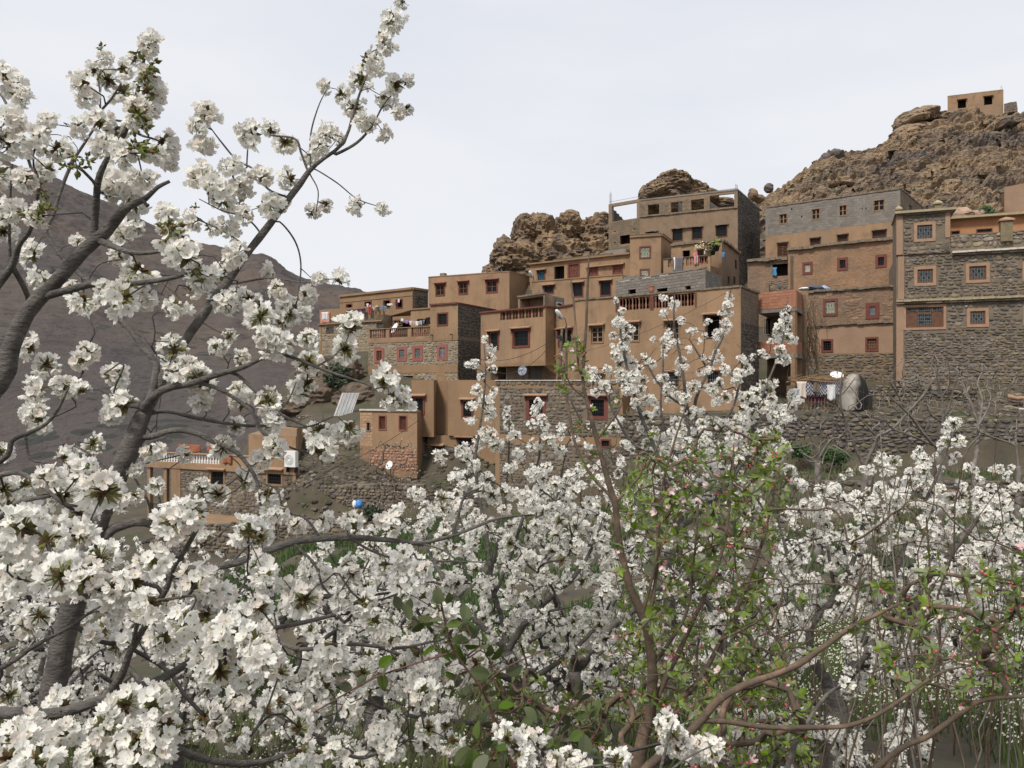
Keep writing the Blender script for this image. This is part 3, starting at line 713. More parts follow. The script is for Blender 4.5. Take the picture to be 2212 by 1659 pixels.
pieces('block', TW, 0, hx(TW, Z2(1590, 0)[0]), zl + .2, zt - .3, m_blockb, h.root, TW.holes, w=.42, h=.21, proud=.02, maxobj=180)
inner = h.wall(MA + (MC - MBp) * .02, MBp - (MBp - MA) * .04, zl, zl + .02, m_conc)
IW = h.wall(MC, MBp, zl, zt - .02, m_conc)          # inside of the flank wall
for k, hgt in ((.33, 1.9), (.62, 1.9)):
    q = MA + (MBp - MA) * k; h.wall(q + (MC - MBp) * .9, q + (MC - MBp) * .25, zl, zl + hgt, m_conc)
SF = Face(MBp, MC, zl, zt); SF.mat = m_mortar; SF.zone = None; SF.depth = .2; h.todo.append(SF)
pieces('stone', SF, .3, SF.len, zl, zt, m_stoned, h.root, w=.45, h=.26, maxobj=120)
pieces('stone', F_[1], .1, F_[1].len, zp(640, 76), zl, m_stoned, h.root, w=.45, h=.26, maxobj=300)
h.win(F_[1], *Z2(1938, 603), 16 * .2734, 75 * .2734, 'grille', m_woodd, .05)
h.ledge(TW, zt, .16, .05, m_conc, name='ring_beam', back=.3); h.ledge(SF, zt, .14, .05, m_conc, name='ring_beam', back=.3)
for u in (.05, TW.len - .2): rebar(h, TW, u, zt, n=4, hgt=.8)
rebar(h, TW, TW.len * .5, zt, n=2, hgt=.6); rebar(h, TW, TW.len * .3, zt, n=2, hgt=.3)
# lower left wing with open frame
LA = XY(1314.6, 86.5); LB = MA
zq = zp(Z2(0, 478)[1], 85.5)
G_ = h.block([LA, LB, LB + (MC - MBp) * .6], zp(640, 76), zq, [m_tand, None, m_tand, m_mortar], m_conc); gf = G_[0]
zt2 = zp(441.3, 86.5)
h.win(gf, *Z2(937, 628), 86 * .2734, 70 * .2734, 'open', None, 0)
for x, y in ((855, 563), (1008, 545), (855, 652)): h.win(gf, *Z2(x, y), 16 * .2734, 9 * .2734, 'open', None, 0, name='opening')
pieces('block', gf, 0, gf.len, gf.z0, zq, m_blockb, h.root, gf.holes, w=.42, h=.21, proud=.02, maxobj=300)
mb = MB(); gf.box(mb, 0, .45, zq, zt2, -.35, 0); gf.box(mb, gf.len - .35, gf.len - .02, zq, zt2, -.3, 0); gf.box(mb, 0, gf.len, zt2 - .32, zt2, -.3, .01)
mb.build('concrete_frame', m_tand, h.root)
wl = Face(gf.A, gf.A + (MC - MBp) * .6, zq, zt2); mb = MB()
n = 7
for i in range(n):
    a, b = wl.len * i / n, wl.len * (i + 1) / n; wl.box(mb, a, b, zq, zt2 - .3 - 0.18 * i, 0, .25)
mb.build('side_wall', m_stoned, h.root)
rebar(h, gf, .1, zt2, n=4, hgt=1.5)
mb = MB(); a, b = gf.p(0, zt2 + .25, -.1), gf.p(gf.len, zt2 + .3, -.1); mb.tube([a, b], [.02, .02], 3); c, d = TW.p(TW.len * .5, zt + .22, -.1), TW.p(TW.len, zt + .25, -.1); mb.tube([c, d], [.02, .02], 3); mb.build('reinforcing_wire', m_ironp, h.root)
h.finish()
# -- grey block house right
h = House('grey_block_house', 'tan and grey block house with four small pale wooden windows under the hillside', 'house', *Z3(700, 600), 76)
zb_ = zp(Z3(0, 480)[1], 80)
F_ = h.block([(1653.6, 80), (1944.6, 72.2), (1995, 80.3)], 6.0, zp(449.6, 80), [m_tan, m_conc, m_conc, m_conc], m_conc, zone=[(zb_, m_tan), (zp(449.6, 80), m_conc)]); f = F_[0]
for x, y, w, hh in ((380, 346, 66, 80), (628, 310, 70, 86), (832, 283, 72, 86), (1108, 243, 92, 88)):
    h.win(f, *Z3(x, y), w * .2839, hh * .2839, 'casement4', m_wood, .07, grille=m_wood)
h.win(f, *Z3(376, 585), 82 * .2839, 100 * .2839, 'louvre', m_woodd, .07, pane=m_woodd, grille=m_woodd)
for x, y, w, hh in ((625, 526, 84, 64), (833, 501, 86, 66), (1112, 470, 112, 70)): h.win(f, *Z3(x, y), w * .2839, hh * .2839, 'grille', m_woodd, .08, pane=m_woodd)
for x, y, w in ((376, 528, 88), (625, 492, 90), (833, 466, 92), (1112, 433, 118)): h.ledge(f, hz(f, *Z3(x, y)), .08, .22, m_ledge, hx(f, Z3(x - w / 2, 0)[0]), hx(f, Z3(x + w / 2, 0)[0]), 'window_hood')
h.win(F_[1], *Z3(1350, 262), 20 * .2839, 40 * .2839, 'open', None, 0)
for x, y in ((445, 272), (985, 268), (1008, 268), (520, 330)): h.win(f, *Z3(x, y), 12 * .2839, 14 * .2839, 'open', None, 0, name='opening')
pieces('block', f, 0, f.len, zb_, f.z1 - .15, m_block, h.root, f.holes, w=.45, h=.23, proud=.015)
pieces('block', F_[1], 0, F_[1].len, zb_ + 1, f.z1 - .15, m_blockb, h.root, F_[1].holes, w=.45, h=.23, proud=.015, maxobj=300)
mb = MB()
for u in (hx(f, Z3(790, 0)[0]), hx(f, Z3(985, 0)[0]), 0, f.len - .25): f.box(mb, u, u + .25, zb_ - .05, f.z1, -.02, .025)
mb.build('concrete_post', m_conc, h.root)
h.ledge(f, f.z1, .16, .08, m_ledge, name='coping', rough=.015); h.ledge(F_[1], f.z1, .16, .08, m_ledge, name='coping', rough=.015)
h.finish()
# -- pink house
h = House('pink_house', 'weathered pink adobe house with three red-framed windows under an earthen roof edge', 'house', *Z3(850, 870), 65)
F_ = h.block([(1702, 68), (1936, 62.5), (1990, 68)], 5.0, zp(541.9, 68), [m_pink, m_pink2, m_pink, m_pink], m_adobe); f = F_[0]
for x, y, w, hh, k, g in ((566, 722, 78, 94, 'lattice', m_cream), (832, 690, 82, 98, 'grille', None), (1125, 668, 86, 100, 'grille', None)):
    h.win(f, *Z3(x, y), w * .2839, hh * .2839, k, m_red, .2, grille=g, pane=(m_cream if k == 'lattice' else None))
h.ledge(f, f.z1, .2, .3, m_ledge, name='earthen_eave', rough=.05)
# open left wing
G_ = h.block([(1615, 70), (1702, 68.2), (1725, 72)], 5.0, zp(567.5, 70), [m_pink2, None, m_pink2, m_pink2], m_adobe); g = G_[0]
h.win(g, *Z3(357, 735), 118 * .2839, 92 * .2839, 'open', None, 0, name='doorway')
h.ledge(g, g.z1, .25, .35, m_ledge, name='earthen_eave', rough=.07)
h.ledge(g, 5, 3.7, .25, m_pink2, .3, 1.9, 'buttress')
pieces('stone', g, g.len * .55, g.len, 5.0, hz(g, *Z3(350, 815)), m_stone, h.root, w=.4, h=.24)
mb = MB()
for x in (445, 458): q = g.p(hx(g, Z3(x, 0)[0]), 7.2, .3); mb.tube([q, q + V((0, 0, 3.8))], [.05, .05], 4)
mb.build('roof_post', m_pole, h.root)
h.finish(); wing_g = g; pink_f = f
# -- mid house
h = House('adobe_house', 'two-storey cracked adobe house with mismatched red window frames above the clay oven', 'house', *Z3(900, 1520), 60)
zl = zp(Z3(0, 1160)[1], 61.3); zk = hz(Face(XY(1746, 62), XY(1938.9, 58), 0, 1), *Z3(900, 1370))
F_ = h.block([(1746, 62), (1938.9, 58), (1985, 63)], -1.2, zp(632.7, 62), [m_pink2, m_adobe, m_adobe, m_adobe], m_adobe, zone=[(zk, m_adobe), (zl, m_salmon), (zp(632.7, 62), m_pink2)]); f = F_[0]
h.win(f, *Z3(740, 1020), 112 * .2839, 132 * .2839, 'lattice', m_red, .2, grille=m_cream, pane=m_green)
h.win(f, *Z3(1060, 1046), 104 * .2839, 122 * .2839, 'lattice', m_red, .28, grille=m_ironp)
h.win(f, *Z3(715, 1312), 92 * .2839, 102 * .2839, 'grille', m_red, .16)
h.win(f, *Z3(1055, 1300), 100 * .2839, 110 * .2839, 'grille', m_red, .14, pane=m_woodd, grille=m_wood)
h.ledge(f, f.z1, .16, .2, m_ledge, name='earthen_eave', rough=.05)
h.ledge(f, zl, .12, .2, m_ledge, name='ledge', rough=.03)
pieces('stone', f, 0, f.len, -1.2, zk - .1, m_stone, h.root, w=.42, h=.2, maxobj=150)
pieces('stone', f, .2, f.len, zl + .3, f.z1 - .3, M('embedded_stone', (.30, .185, .12), col2=(.22, .15, .1), scale=1.5, rnd=.25, bump=.8, bscale=6), h.root, [(a - .3, b + .3, c - .3, d + .3) for a, b, c, d in f.holes] + [(f.len * .3, f.len * .42, 3, 9), (f.len * .62, f.len * .9, 6.0, 9)], w=.5, h=.22, proud=.03, maxobj=300)
h.finish(); adobe_f = f
# -- orange brick loggia
h = House('brick_loggia', 'open loggia with orange brick parapets and grey posts between tan and adobe houses', 'building', *Z3(330, 1520), 53)
PA, PB, PC = XY(1638.8, 54.0), XY(1719, 52), XY(1733, 55)
f = Face(PA, PB, 0, 1); zs = {k: hz(f, *Z3(330, y)) for k, y in dict(t=897, b=1030, s=1058, lt=1275, lb=1372).items()}; zg = -1.6
mb = MB(); mbb = MB()
f2 = Face(PB, PC, 0, 1)
for q in (f, f2):
    for a, b in ((zs['b'] + .02, zs['t']), (zs['lb'], zs['lt'])):
        q.box(mb, 0, q.len, a, b, -.2, 0); pieces('brick', q, 0, q.len, a, b, m_brick, h.root, w=.32, h=.2, proud=.015, gap=.008)
mb.build('parapet', m_brick, h.root)
for q in (f, f2):
    q.box(mbb, 0, q.len, zs['s'], zs['b'], -.3, .06); q.box(mbb, 0, q.len, zs['lb'] - .3, zs['lb'] - .01, -.3, .04)
mbb.build('floor_slab', m_conc, h.root)
mb = MB(); f.box(mb, f.len - .34, f.len - .04, zg, zs['b'], -.28, .04); f2.box(mb, f2.len - .3, f2.len, zg, zs['b'], -.3, .02); mb.build('post', m_wood, h.root)
mb = MB(); mb.quad(*[V((p.x, p.y, zs['t'] - .3)) for p in (PA, PB, PC, PA + (PC - PB) * 1.6)])
for z in (zs['s'], zs['lb'] - .2): mb.quad(*[V((p.x, p.y, z)) for p in (PA, PB, PC, PA + (PC - PB) * 1.6)])
mb.build('floor', m_conc, h.root)
bw = h.wall(PA + (PC - PB) * 1.0, PC + f.t * .3, zg, zs['t'], m_adobe)
h.win(bw, *Z3(262, 1165), 60 * .2839, 130 * .2839, 'open', m_conc, .06, name='doorway')
h.finish()
# -- stone mansion right
h = House('stone_mansion', 'large grey rubble-stone house with pale ledges, orange window surrounds and lattice grilles', 'house', *Z3(1900, 1500), 54)
PA, PB = XY(1936, 55), XY(2345, 50.8); nrm = Face(PA, PB, 0, 1)
PC = PB - V((nrm.n.x, nrm.n.y)) * 9
zl = hz(nrm, *Z3(1700, 960)); zw = hz(nrm, *Z3(1900, 592)); zpz = hz(nrm, *Z3(1900, 462)); zt = hz(nrm, *Z3(1460, 300))
F_ = h.block([PA, PB, PC], -1.5, zw + .05, [m_mortar, m_mortar, m_mortar, m_mortar], m_tan2); f = F_[0]
sur = m_cap
for x, y, w, hh in ((1457, 447, 165, 150), (1460, 782, 168, 148), (1860, 758, 182, 150), (1860, 1098, 168, 144), (2290, 745, 180, 150), (2290, 1085, 168, 144)):
    if y == 447: continue
    w_ = h.win(f, *Z3(x, y), w * .2839, hh * .2839, 'lattice', m_cap, .2, grille=m_bar, pane=m_glassg)
    u0, u1, z0, z1 = f.holes[-1]; mb = MB()
    for (a, b, c, d) in ((u0, u1, z0, z0 + .1), (u0, u1, z1 - .1, z1), (u0, u0 + .1, z0 + .1, z1 - .1), (u1 - .1, u1, z0 + .1, z1 - .1)): f.box(mb, a, b, c, d, -.15, -.03)
    mb.build('sash', m_woodd, w_)
w_ = h.win(f, *Z3(1457, 1095), 325 * .2839, 190 * .2839, 'lattice', m_cap, .16, grille=m_bar, pane=m_glassg)
u0, u1, z0, z1 = f.holes[-1]; mb = MB(); zz = z0 + (z1 - z0) * .68
for (a, b, c, d) in ((u0, u1, z0, z0 + .14), (u0, u1, zz, zz + .1), (u0, u1, z1 - .08, z1), (u0, u0 + .1, z0 + .14, z1 - .08), (u1 - .1, u1, z0 + .14, z1 - .08), (u0 + .62, u0 + .72, z0 + .14, z1), (u1 - .72, u1 - .62, z0 + .14, z1), (u0 + .1, u0 + .62, z0 + .14, zz), (u1 - .62, u1 - .1, z0 + .14, zz)): f.box(mb, a, b, c, d, -.16, -.03)
mb.build('sash', m_woodd, w_)
hol = [(a - .22, b + .22, c - .22, d + .22) for a, b, c, d in f.holes]
ut = hx(f, 2052)
mb = MB(); f.box(mb, 0, .45, -1.5, zl - .05, 0, .07); f.box(mb, .1, .5, zl + .15, zw, 0, .07); mb.build('corner_pilaster', m_salmon, h.root)
# parapet storey and tower
pp = Face(f.A + f.t * ut, f.B, zw + .05, zpz); mb = MB(); pp.box(mb, 0, pp.len, zw + .06, zpz, -.35, -.02); mb.build('parapet', m_mortar, h.root)
TB = f.A + f.t * ut; nv = V((f.n.x, f.n.y)) * .12
T_ = h.block([f.A + nv, TB + nv, TB - V((f.n.x, f.n.y)) * 4], zw + .04, zt, [m_mortar, m_mortar, m_mortar, m_mortar], m_tan2); t = T_[0]
h.win(t, *Z3(1457, 445), 165 * .2839, 148 * .2839, 'lattice', m_cap, .2, grille=m_bar, pane=m_glassg)
mb = MB(); t.box(mb, 0, .4, zw + .05, zt, 0, .05); t.box(mb, t.len - .3, t.len, zpz - .1, zt, 0, .05); mb.build('corner_pilaster', m_salmon, h.root)
K = h.root
pieces('stone', f, .5, f.len, zl + .18, zw - .1, m_stone, K, hol, w=.36, h=.19, proud=.06, maxobj=170)
pieces('stone', f, .5, f.len, -1.5, zl - .15, m_stone, K, hol, w=.36, h=.18, proud=.06, maxobj=230)
pieces('stone', t, .42, t.len - .02, zw + .06, zt - .15, m_stone, K, [(a - .22, b + .22, c - .22, d + .22) for a, b, c, d in t.holes] + [(t.len - .32, t.len, zpz - .1, zt)], w=.42, h=.24, proud=.06, maxobj=265)
pieces('stone', pp, 0, pp.len, zw + .3, zpz, m_stonel, K, w=.42, h=.24, proud=.06, maxobj=300)
h.ledge(f, zl - .05, .14, .4, m_yel, name='ledge', rough=.02); h.ledge(f, zl - .2, .14, .22, m_ledge, name='ledge')
h.ledge(f, zw - .05, .12, .38, m_whit, ut + .1, None, name='ledge', rough=.02); h.ledge(f, zw - .2, .14, .2, m_ledge, ut + .1, None)
h.ledge(pp, zpz, .08, .02, m_ledge, name='coping', back=.36, rough=.02)
h.ledge(t, zt, .16, .35, m_yel, -.1, t.len + .35, name='eave', back=4.2); h.ledge(t, zt - .12, .11, .15, m_ledge, 0, t.len + .1, name='ledge', back=0)
def finial(fc, u, z0, hh, off=-.25, w=.42):
    mb = MB(); fc.box(mb, u, u + w, z0, z0 + hh, off - w, off); q = Face(fc.A, fc.B, 0, 1)
    mb.build('stone_post', m_stonel, K)
    mb = MB(); a = [fc.p(u - .1, z0 + hh + .01, off + .1), fc.p(u + w + .1, z0 + hh + .01, off + .1), fc.p(u + w + .1, z0 + hh + .01, off - w - .1), fc.p(u - .1, z0 + hh + .01, off - w - .1)]
    c = fc.p(u + w / 2, z0 + hh + .32, off - w / 2); b = [p + V((0, 0, .1)) for p in a]
    mb.box8(a + b); mb.add(b + [c], [(0, 1, 4), (1, 2, 4), (2, 3, 4), (3, 0, 4)]); mb.build('post_cap', m_cap if fc is pp else m_yel, K)
finial(t, .05, zt + .17, .2, w=.24); finial(t, t.len - .9, zt + .17, .4, w=.36); finial(pp, hx(pp, Z3(2030, 0)[0]), zpz - .6, 1.35, off=.25, w=.7)
# orange recessed storey
r_ = h.wall(TB - V((f.n.x, f.n.y)) * 4.0 + f.t * .3, f.B - V((f.n.x, f.n.y)) * 4.0, zw, zp(Z3(0, 378)[1], 58.3), m_orange)
for x, w, y in ((1690, 70, 453), (1910, 124, 437)): h.win(r_, *Z3(x, y), w * .2839, 34 * .2839, 'grille', m_woodd, .06, pane=m_woodd)
h.ledge(r_, r_.z1, .16, .5, m_yel, name='eave', back=3.5)
h.finish(); mansion_f = f
# orange block upper right
h = House('orange_house', 'plain orange-plastered house block cut off by the right edge above the stone mansion', 'house', *Z3(2150, 330), 85)
F_ = h.block([Z3(2062, 0)[:1] + (88,), (2330, 82), (2360, 90)], 10, zp(Z3(0, 105)[1], 88), [m_salmon, m_salmon, m_salmon, m_adobe]); 
L_ = h.block([Z3(1990, 0)[:1] + (93,), Z3(2061, 0)[:1] + (88.2,), Z3(2075, 0)[:1] + (92,)], 10, zp(Z3(0, 140)[1], 88), [m_adobe, m_adobe, m_adobe, m_adobe])
h.finish()
# hilltop house
h = House('hilltop_house', 'small plain tan house with two dark windows on the rocky hilltop', 'house', *Z7(1700, 320), 118)
F_ = h.block([Z7(1458, 0)[:1] + (121,), Z7(2010, 0)[:1] + (118.3,), Z7(2010, 0)[:1] + (124,)], zp(Z7(0, 352)[1], 121) - 1.6, zp(Z7(0, 160)[1], 121), [m_tan, m_tan2, m_tan, m_red]); f = F_[0]
for x, y in ((1600, 236), (1860, 203)): h.win(f, *Z7(x, y), 82 * .2187, 82 * .2187, 'open', None, 0, cap=m_cap)
h.ledge(f, f.z1, .08, .04, m_whit, name='coping'); rebar(h, f, f.len - .3, f.z1 + .05, n=2, hgt=.8)
h.finish()
h = House('stone_hut_wall', 'low dry-stone wall stub on the hilltop right of the small house', 'wall', *Z7(2080, 300), 118)
F_ = h.block([Z7(2015, 0)[:1] + (118,), Z7(2140, 0)[:1] + (117,), Z7(2150, 0)[:1] + (120,)], zp(Z7(0, 330)[1], 118), zp(Z7(0, 235)[1], 118), [m_mortar] * 4, m_mortar)
pieces('stone', F_[0], 0, F_[0].len, F_[0].z0, F_[0].z1, m_stone, h.root, w=.5, h=.28); h.finish()
h = House('hillside_wall', 'stained grey rendered wall set into the rocky hillside at the right edge', 'wall', *Z7(1960, 1000), 100)
F_ = h.block([Z7(1720, 0)[:1] + (103,), (2330, 99), (2340, 102)], zp(Z7(0, 1040)[1], 101), zp(Z7(0, 770)[1], 102), [m_conc] * 4, m_conc); h.finish()
# -- low block below the bay house
h = House('lower_house', 'low tan house with stone infill panels and two red-framed windows below the bay house', 'house', *Z4(500, 1150), 55)
LA, LB = XY(1070, 57.5), XY(1345, 53.5); nf = Face(LA, LB, 0, 1); LC = LB - V((nf.n.x, nf.n.y)) * 3.2
F_ = h.block([LA, LB, LC], -8.2, .22, [m_tan2, m_tan2, m_tan2, m_tan2], m_conc); f = F_[0]
for x in (480, 905): h.win(f, *Z4(x, 885), 140 * .3125, 165 * .3125, 'grille', m_red, .26, cap=m_cap)
h.win(f, *Z4(960, 1130), 70 * .3125, 60 * .3125, 'grille', m_red, .1)
za, zb_ = hz(f, *Z4(500, 745)), hz(f, *Z4(500, 1070)); zc, zd = hz(f, *Z4(500, 1130)), -8.2
hol = [(a - .26, b + .26, c - .3, d + .35) for a, b, c, d in f.holes]
for z0, z1 in ((zb_, za), (zd, zc)):
    mb = MB(); grid_wall(mb, f, .35, f.len - .2, z0, z1, [(a + .0, b - .0, c, d) for a, b, c, d in f.holes], off=.02, depth=.03); mb.build('infill_panel', m_mortar, h.root)
    pieces('stone', f, .35, f.len - .2, z0, z1, m_stone, h.root, hol, w=.34, h=.22, off=.02)
pieces('stone', f, 0, f.len, -.12, .2, m_stone, h.root, w=.34, h=.3, off=.02, maxobj=420)
h.ledge(f, .23, .06, .1, m_whit, name='coping')
G_ = h.block([(889, 60.2), (937, 59.4), (945, 61.5)], hz(Face(LA, LB, 0, 1), 937, 938) - .2, .3, [m_tan2, m_tan2, m_tan2, m_tan2])
G2 = h.block([(937, 61.2), (968, 60.6), (975, 62.5)], -3.9, .25, [m_tan2] * 4)
G3 = h.block([(968, 59.6), (1072, 58.0), (1080, 60)], -3.9, .3, [m_tan2] * 4)
for g, x, y in ((G_[0], 905, 876), (G3[0], 1010, 884)):
    h.win(g, x, y, 26, 40, 'grille', m_red, .16, cap=m_cap)
G4 = h.block([(923, 60.6), (1072, 58.3), (1085, 60)], -8.2, -3.92, [m_tan2] * 4)
for x, y, w, hh in ((947, 985, 22, 44), (1005, 960, 34, 30)): h.win(G4[0], x, y, w, hh, 'grille', m_red, .12, cap=m_cap)
h.finish()
# -- small house left of it
h = House('small_house', 'small tan house with three barred windows on a pink rubble base', 'house', *Z6(1700, 720), 59)
F_ = h.block([(777.7, 60), (901, 58.3), (925, 62)], -7.0, -2.03, [m_mortl, m_tan2, m_tan2, m_tan2], zone=[(-4.78, m_pink), (-2.03, m_tan)]); f = F_[0]
h.win(f, *Z6(1630, 433), 56 * .3125, 104 * .3125, 'diamond', m_redp, .08, pane=m_woodd, grille=m_red)
h.win(f, *Z6(1772, 435), 60 * .3125, 108 * .3125, 'diamond', m_redp, .08, pane=m_woodd, grille=m_red)
h.win(f, *Z6(1533, 460), 32 * .3125, 66 * .3125, 'grille', m_cap, .06)
pieces('stone', f, .8, f.len, -6.4, -4.85, M('pink_stone', (.40, .215, .15), col2=(.3, .17, .12), scale=2, rnd=.2, bump=.8, bscale=7), h.root, w=.3, h=.2)
pieces('brick', f, 0, 1.1, -4.7, -2.1, M('bare_tan_block', (.40, .26, .16), rnd=.12, bump=.4, bscale=9), h.root, f.holes, w=.42, h=.21, proud=.015)
h.ledge(f, -2.02, .12, .12, m_whit, name='coping'); h.finish()
# -- balustrade house bottom left
h = House('balustrade_house', 'stone and tan house with a white-gapped baluster terrace behind the cherry branches', 'house', *Z6(500, 980), 60)
PA, PB = XY(372, 61.5), XY(640, 57); f0 = Face(PA, PB, 0, 1); PC = PB - V((f0.n.x, f0.n.y)) * 6
zt = hz(f0, *Z6(600, 770)); zr = hz(f0, *Z6(400, 655))
F_ = h.block([PA, PB, PC], -11, zt, [m_mortar, m_mortar, m_mortar, m_tan2], m_tan2); f = F_[0]
for x, w in ((490, 105), (885, 115)): h.win(f, *Z6(x, 815), w * .3125, 112 * .3125, 'grille', m_tan2, .14, cap=m_cap)
hol = [(a - .15, b + .15, c - .15, d + .15) for a, b, c, d in f.holes]
mb = MB(); f.box(mb, -.05, .9, -11, zt, 0, .06); mb.build('pillar', m_tan, h.root); mb = MB(); f.box(mb, f.len - .3, f.len, -11, zt + 2.8, -.2, .06); mb.build('pillar', m_tan, h.root)
pieces('stone', f, .9, f.len - .3, -11, zt - .1, m_stone, h.root, hol, w=.34, h=.22)
SL = Face(PA - f0.t * 2.6, PB, zt, zr)
SL.box(mb := MB(), 0, SL.len, zt, zt + .42, -.3, .12); mb.build('terrace_edge', m_tan, h.root)
k = 2.6
h.parapet(SL, 0, SL.len, zt + .42, zr, m_tan, [(.7, 3.4, zt + .48, zr - .06, 10), (3.75, 7.3, zt + .48, zr - .06, 13)], bal=[m_white], rail=m_cap)
mb = MB(); mb.quad(SL.p(0, zt, 0), SL.p(k, zt, 0), SL.p(k, zt, -6), SL.p(0, zt, -6)); SL.box(mb, 0, .3, -11, zt, -.3, 0); SL.box(mb, k - .9, k - .6, -11, zt, -.3, -.02); mb.build('porch', m_tan, h.root)
mb = MB()
for i in range(12): SL.box(mb, .35 + i * .15, .37 + i * .15, -10.6, -9.5, -.15, -.13)
SL.box(mb, .3, 2.0, -9.5, -9.45, -.16, -.12); SL.box(mb, .3, 2.0, -10.6, -10.56, -.16, -.12); mb.build('railing', m_iron, h.root)
U_ = h.block([XY(537, 62.5), XY(641, 60.2), XY(655, 64)], zt, zp(Z6(0, 520)[1], 61), [m_tan] * 4)
U2 = h.block([XY(603, 61.4), XY(641, 60.15), XY(652, 62)], zt, zp(Z6(0, 470)[1], 61), [m_salmon, m_tan2, m_tan2, m_tan2])
h.win(U2[0], *Z6(1010, 570), 18 * .3125, 85 * .3125, 'grille', m_woodd, .05)
h.finish(); bal_f = f; bal_SL = SL
print('houses ok')
# ---------------------------------------------------------------- ground, hill, mountain, rocks
GC = [
 (-1500, [(0,-1.75),(3,-2.1),(8,-4.4),(20,-8),(40,-10.6),(70,-11.3),(200,-14),(900,-14)]),
 (480,   [(0,-1.75),(3,-2.1),(8,-4.2),(20,-7.4),(40,-10.2),(56,-10.9),(70,-11.2),(200,-11),(900,-11)]),
 (680,   [(0,-1.75),(3,-2.0),(8,-3.8),(20,-6.6),(35,-8.5),(50,-9.2),(52.6,-9.0),(53.6,-6.9),(58,-6.3),(64,-4.2),(66,-3),(72,-2.5),(80,1.2),(90,3.2),(110,4),(200,-8),(900,-11)]),
 (900,   [(0,-1.75),(3,-2.0),(8,-3.6),(20,-6.0),(35,-7.2),(50,-8.0),(56,-7.6),(59,-7),(62.5,-2.8),(72,-1.2),(74,.3),(80,1.2),(84,4.2),(95,8),(110,10),(200,-5),(900,-8)]),
 (1050,  [(0,-1.75),(3,-2.0),(8,-3.5),(20,-5.8),(35,-6.9),(50,-7.9),(57.6,-7.9),(60,-3),(64,-1.2),(72,-1),(80,-.6),(83,2),(88,6),(95,10),(110,13),(200,3),(900,-3)]),
 (1150,  [(0,-1.75),(3,-2.0),(8,-3.5),(20,-5.7),(35,-6.8),(50,-7.9),(56.9,-7.9),(58.2,-2),(59.5,-.5),(68,-.3),(71,1),(74.5,5.5),(78,7.8),(85,11.5),(100,15),(200,5),(900,0)]),
 (1335,  [(0,-1.75),(3,-2.0),(8,-3.4),(20,-5.4),(35,-6.3),(50,-7.4),(54.2,-7.5),(55.6,-1.6),(58,0),(66,4.4),(72,6.8),(80,9),(90,13.5),(105,18),(200,10),(900,4)]),
 (1348,  [(0,-1.75),(3,-1.95),(8,-3.3),(20,-5.2),(36,-5.9),(47,-5.3),(49.3,-5),(50.3,-2.2),(54,-1.95),(58,0),(66,5),(72,7.2),(80,9.5),(90,14),(105,19),(200,12),(900,5)]),
 (1400,  [(0,-1.75),(3,-1.95),(8,-3.3),(20,-5.2),(36,-5.9),(47,-5.3),(49.3,-5),(50.3,-2.2),(54,-1.95),(58,0),(66,5),(72,7.2),(80,9.5),(90,14),(105,19),(200,12),(900,5)]),
 (1620,  [(0,-1.75),(3,-1.95),(8,-3.3),(20,-5.2),(36,-6.0),(46,-5.2),(47.9,-5.1),(48.6,-1.75),(54,-1.35),(60,1),(68,4.6),(75,7),(85,12),(95,18),(110,22),(200,20),(900,10)]),
 (1800,  [(0,-1.75),(3,-1.95),(8,-3.3),(20,-5.2),(36,-6.2),(39,-6.1),(40.5,-5.1),(46.4,-5),(47.4,-1.85),(50,-1.5),(57,-.9),(62,1),(66,4),(72,6),(80,9),(90,14),(110,22),(200,25),(900,10)]),
 (2212,  [(0,-1.75),(3,-1.95),(8,-3.2),(20,-5.2),(36,-6.2),(38.4,-6.1),(40,-5.1),(44.9,-5),(45.9,-2.2),(50,-.9),(53.5,.5),(62,4),(70,7),(80,10),(110,22),(200,25),(900,10)]),
]
def prof(p, d):
    xs = [q[0] for q in p]; zs = [q[1] for q in p]; return float(np.interp(d, xs, zs))
def ground_z(x, y):
    d = max(y, 0.0); k = x / max(y, 3.0); px = CX + F * max(-1.4, min(1.4, k))
    pxs = [c[0] for c in GC]
    if px <= pxs[0]: z = prof(GC[0][1], d)
    elif px >= pxs[-1]: z = prof(GC[-1][1], d)
    else:
        i = max(j for j in range(len(pxs)) if pxs[j] <= px); w = (px - pxs[i]) / (pxs[i + 1] - pxs[i]); w = w * w * (3 - 2 * w)
        z = prof(GC[i][1], d) * (1 - w) + prof(GC[i + 1][1], d) * w
    if y < 0: z += min(8, -y * .12)
    return z
def gz(px, d): 
    p = XY(px, d); return ground_z(p.x, p.y)
def gnoise(x, y, amp=1):
    return (noise.noise(V((x * .9, y * .9, 3))) * .12 + noise.noise(V((x * 3, y * 3, 1))) * .04) * amp
xs = np.concatenate([-np.geomspace(1800, 45, 26), np.linspace(-44, 60, 208), np.geomspace(61, 1800, 26)])
ys = np.concatenate([-np.geomspace(400, 4, 14), np.linspace(-3, 20, 70), np.linspace(20.4, 62, 104), np.linspace(63, 120, 60), np.geomspace(123, 2500, 24)])
vv = []
for y in ys:
    for x in xs:
        vv.append((x, y, ground_z(x, y) + (gnoise(x, y) if abs(x) < 80 and y < 120 else 0)))
nx_, ny_ = len(xs), len(ys)
I = np.arange(nx_ * ny_).reshape(ny_, nx_)
qs = np.stack([I[:-1, :-1], I[:-1, 1:], I[1:, 1:], I[1:, :-1]], -1).reshape(-1, 4)
m_ground = M('stony_soil', (.1, .08, .054), col2=(.058, .051, .037), scale=.6, detail=8, bump=1, bscale=4, col3=(.05, .062, .028), s3=.5)
go = obj('ground', np_mesh('ground', np.array(vv), qs, [m_ground], smooth=True)); go['kind'] = 'structure'

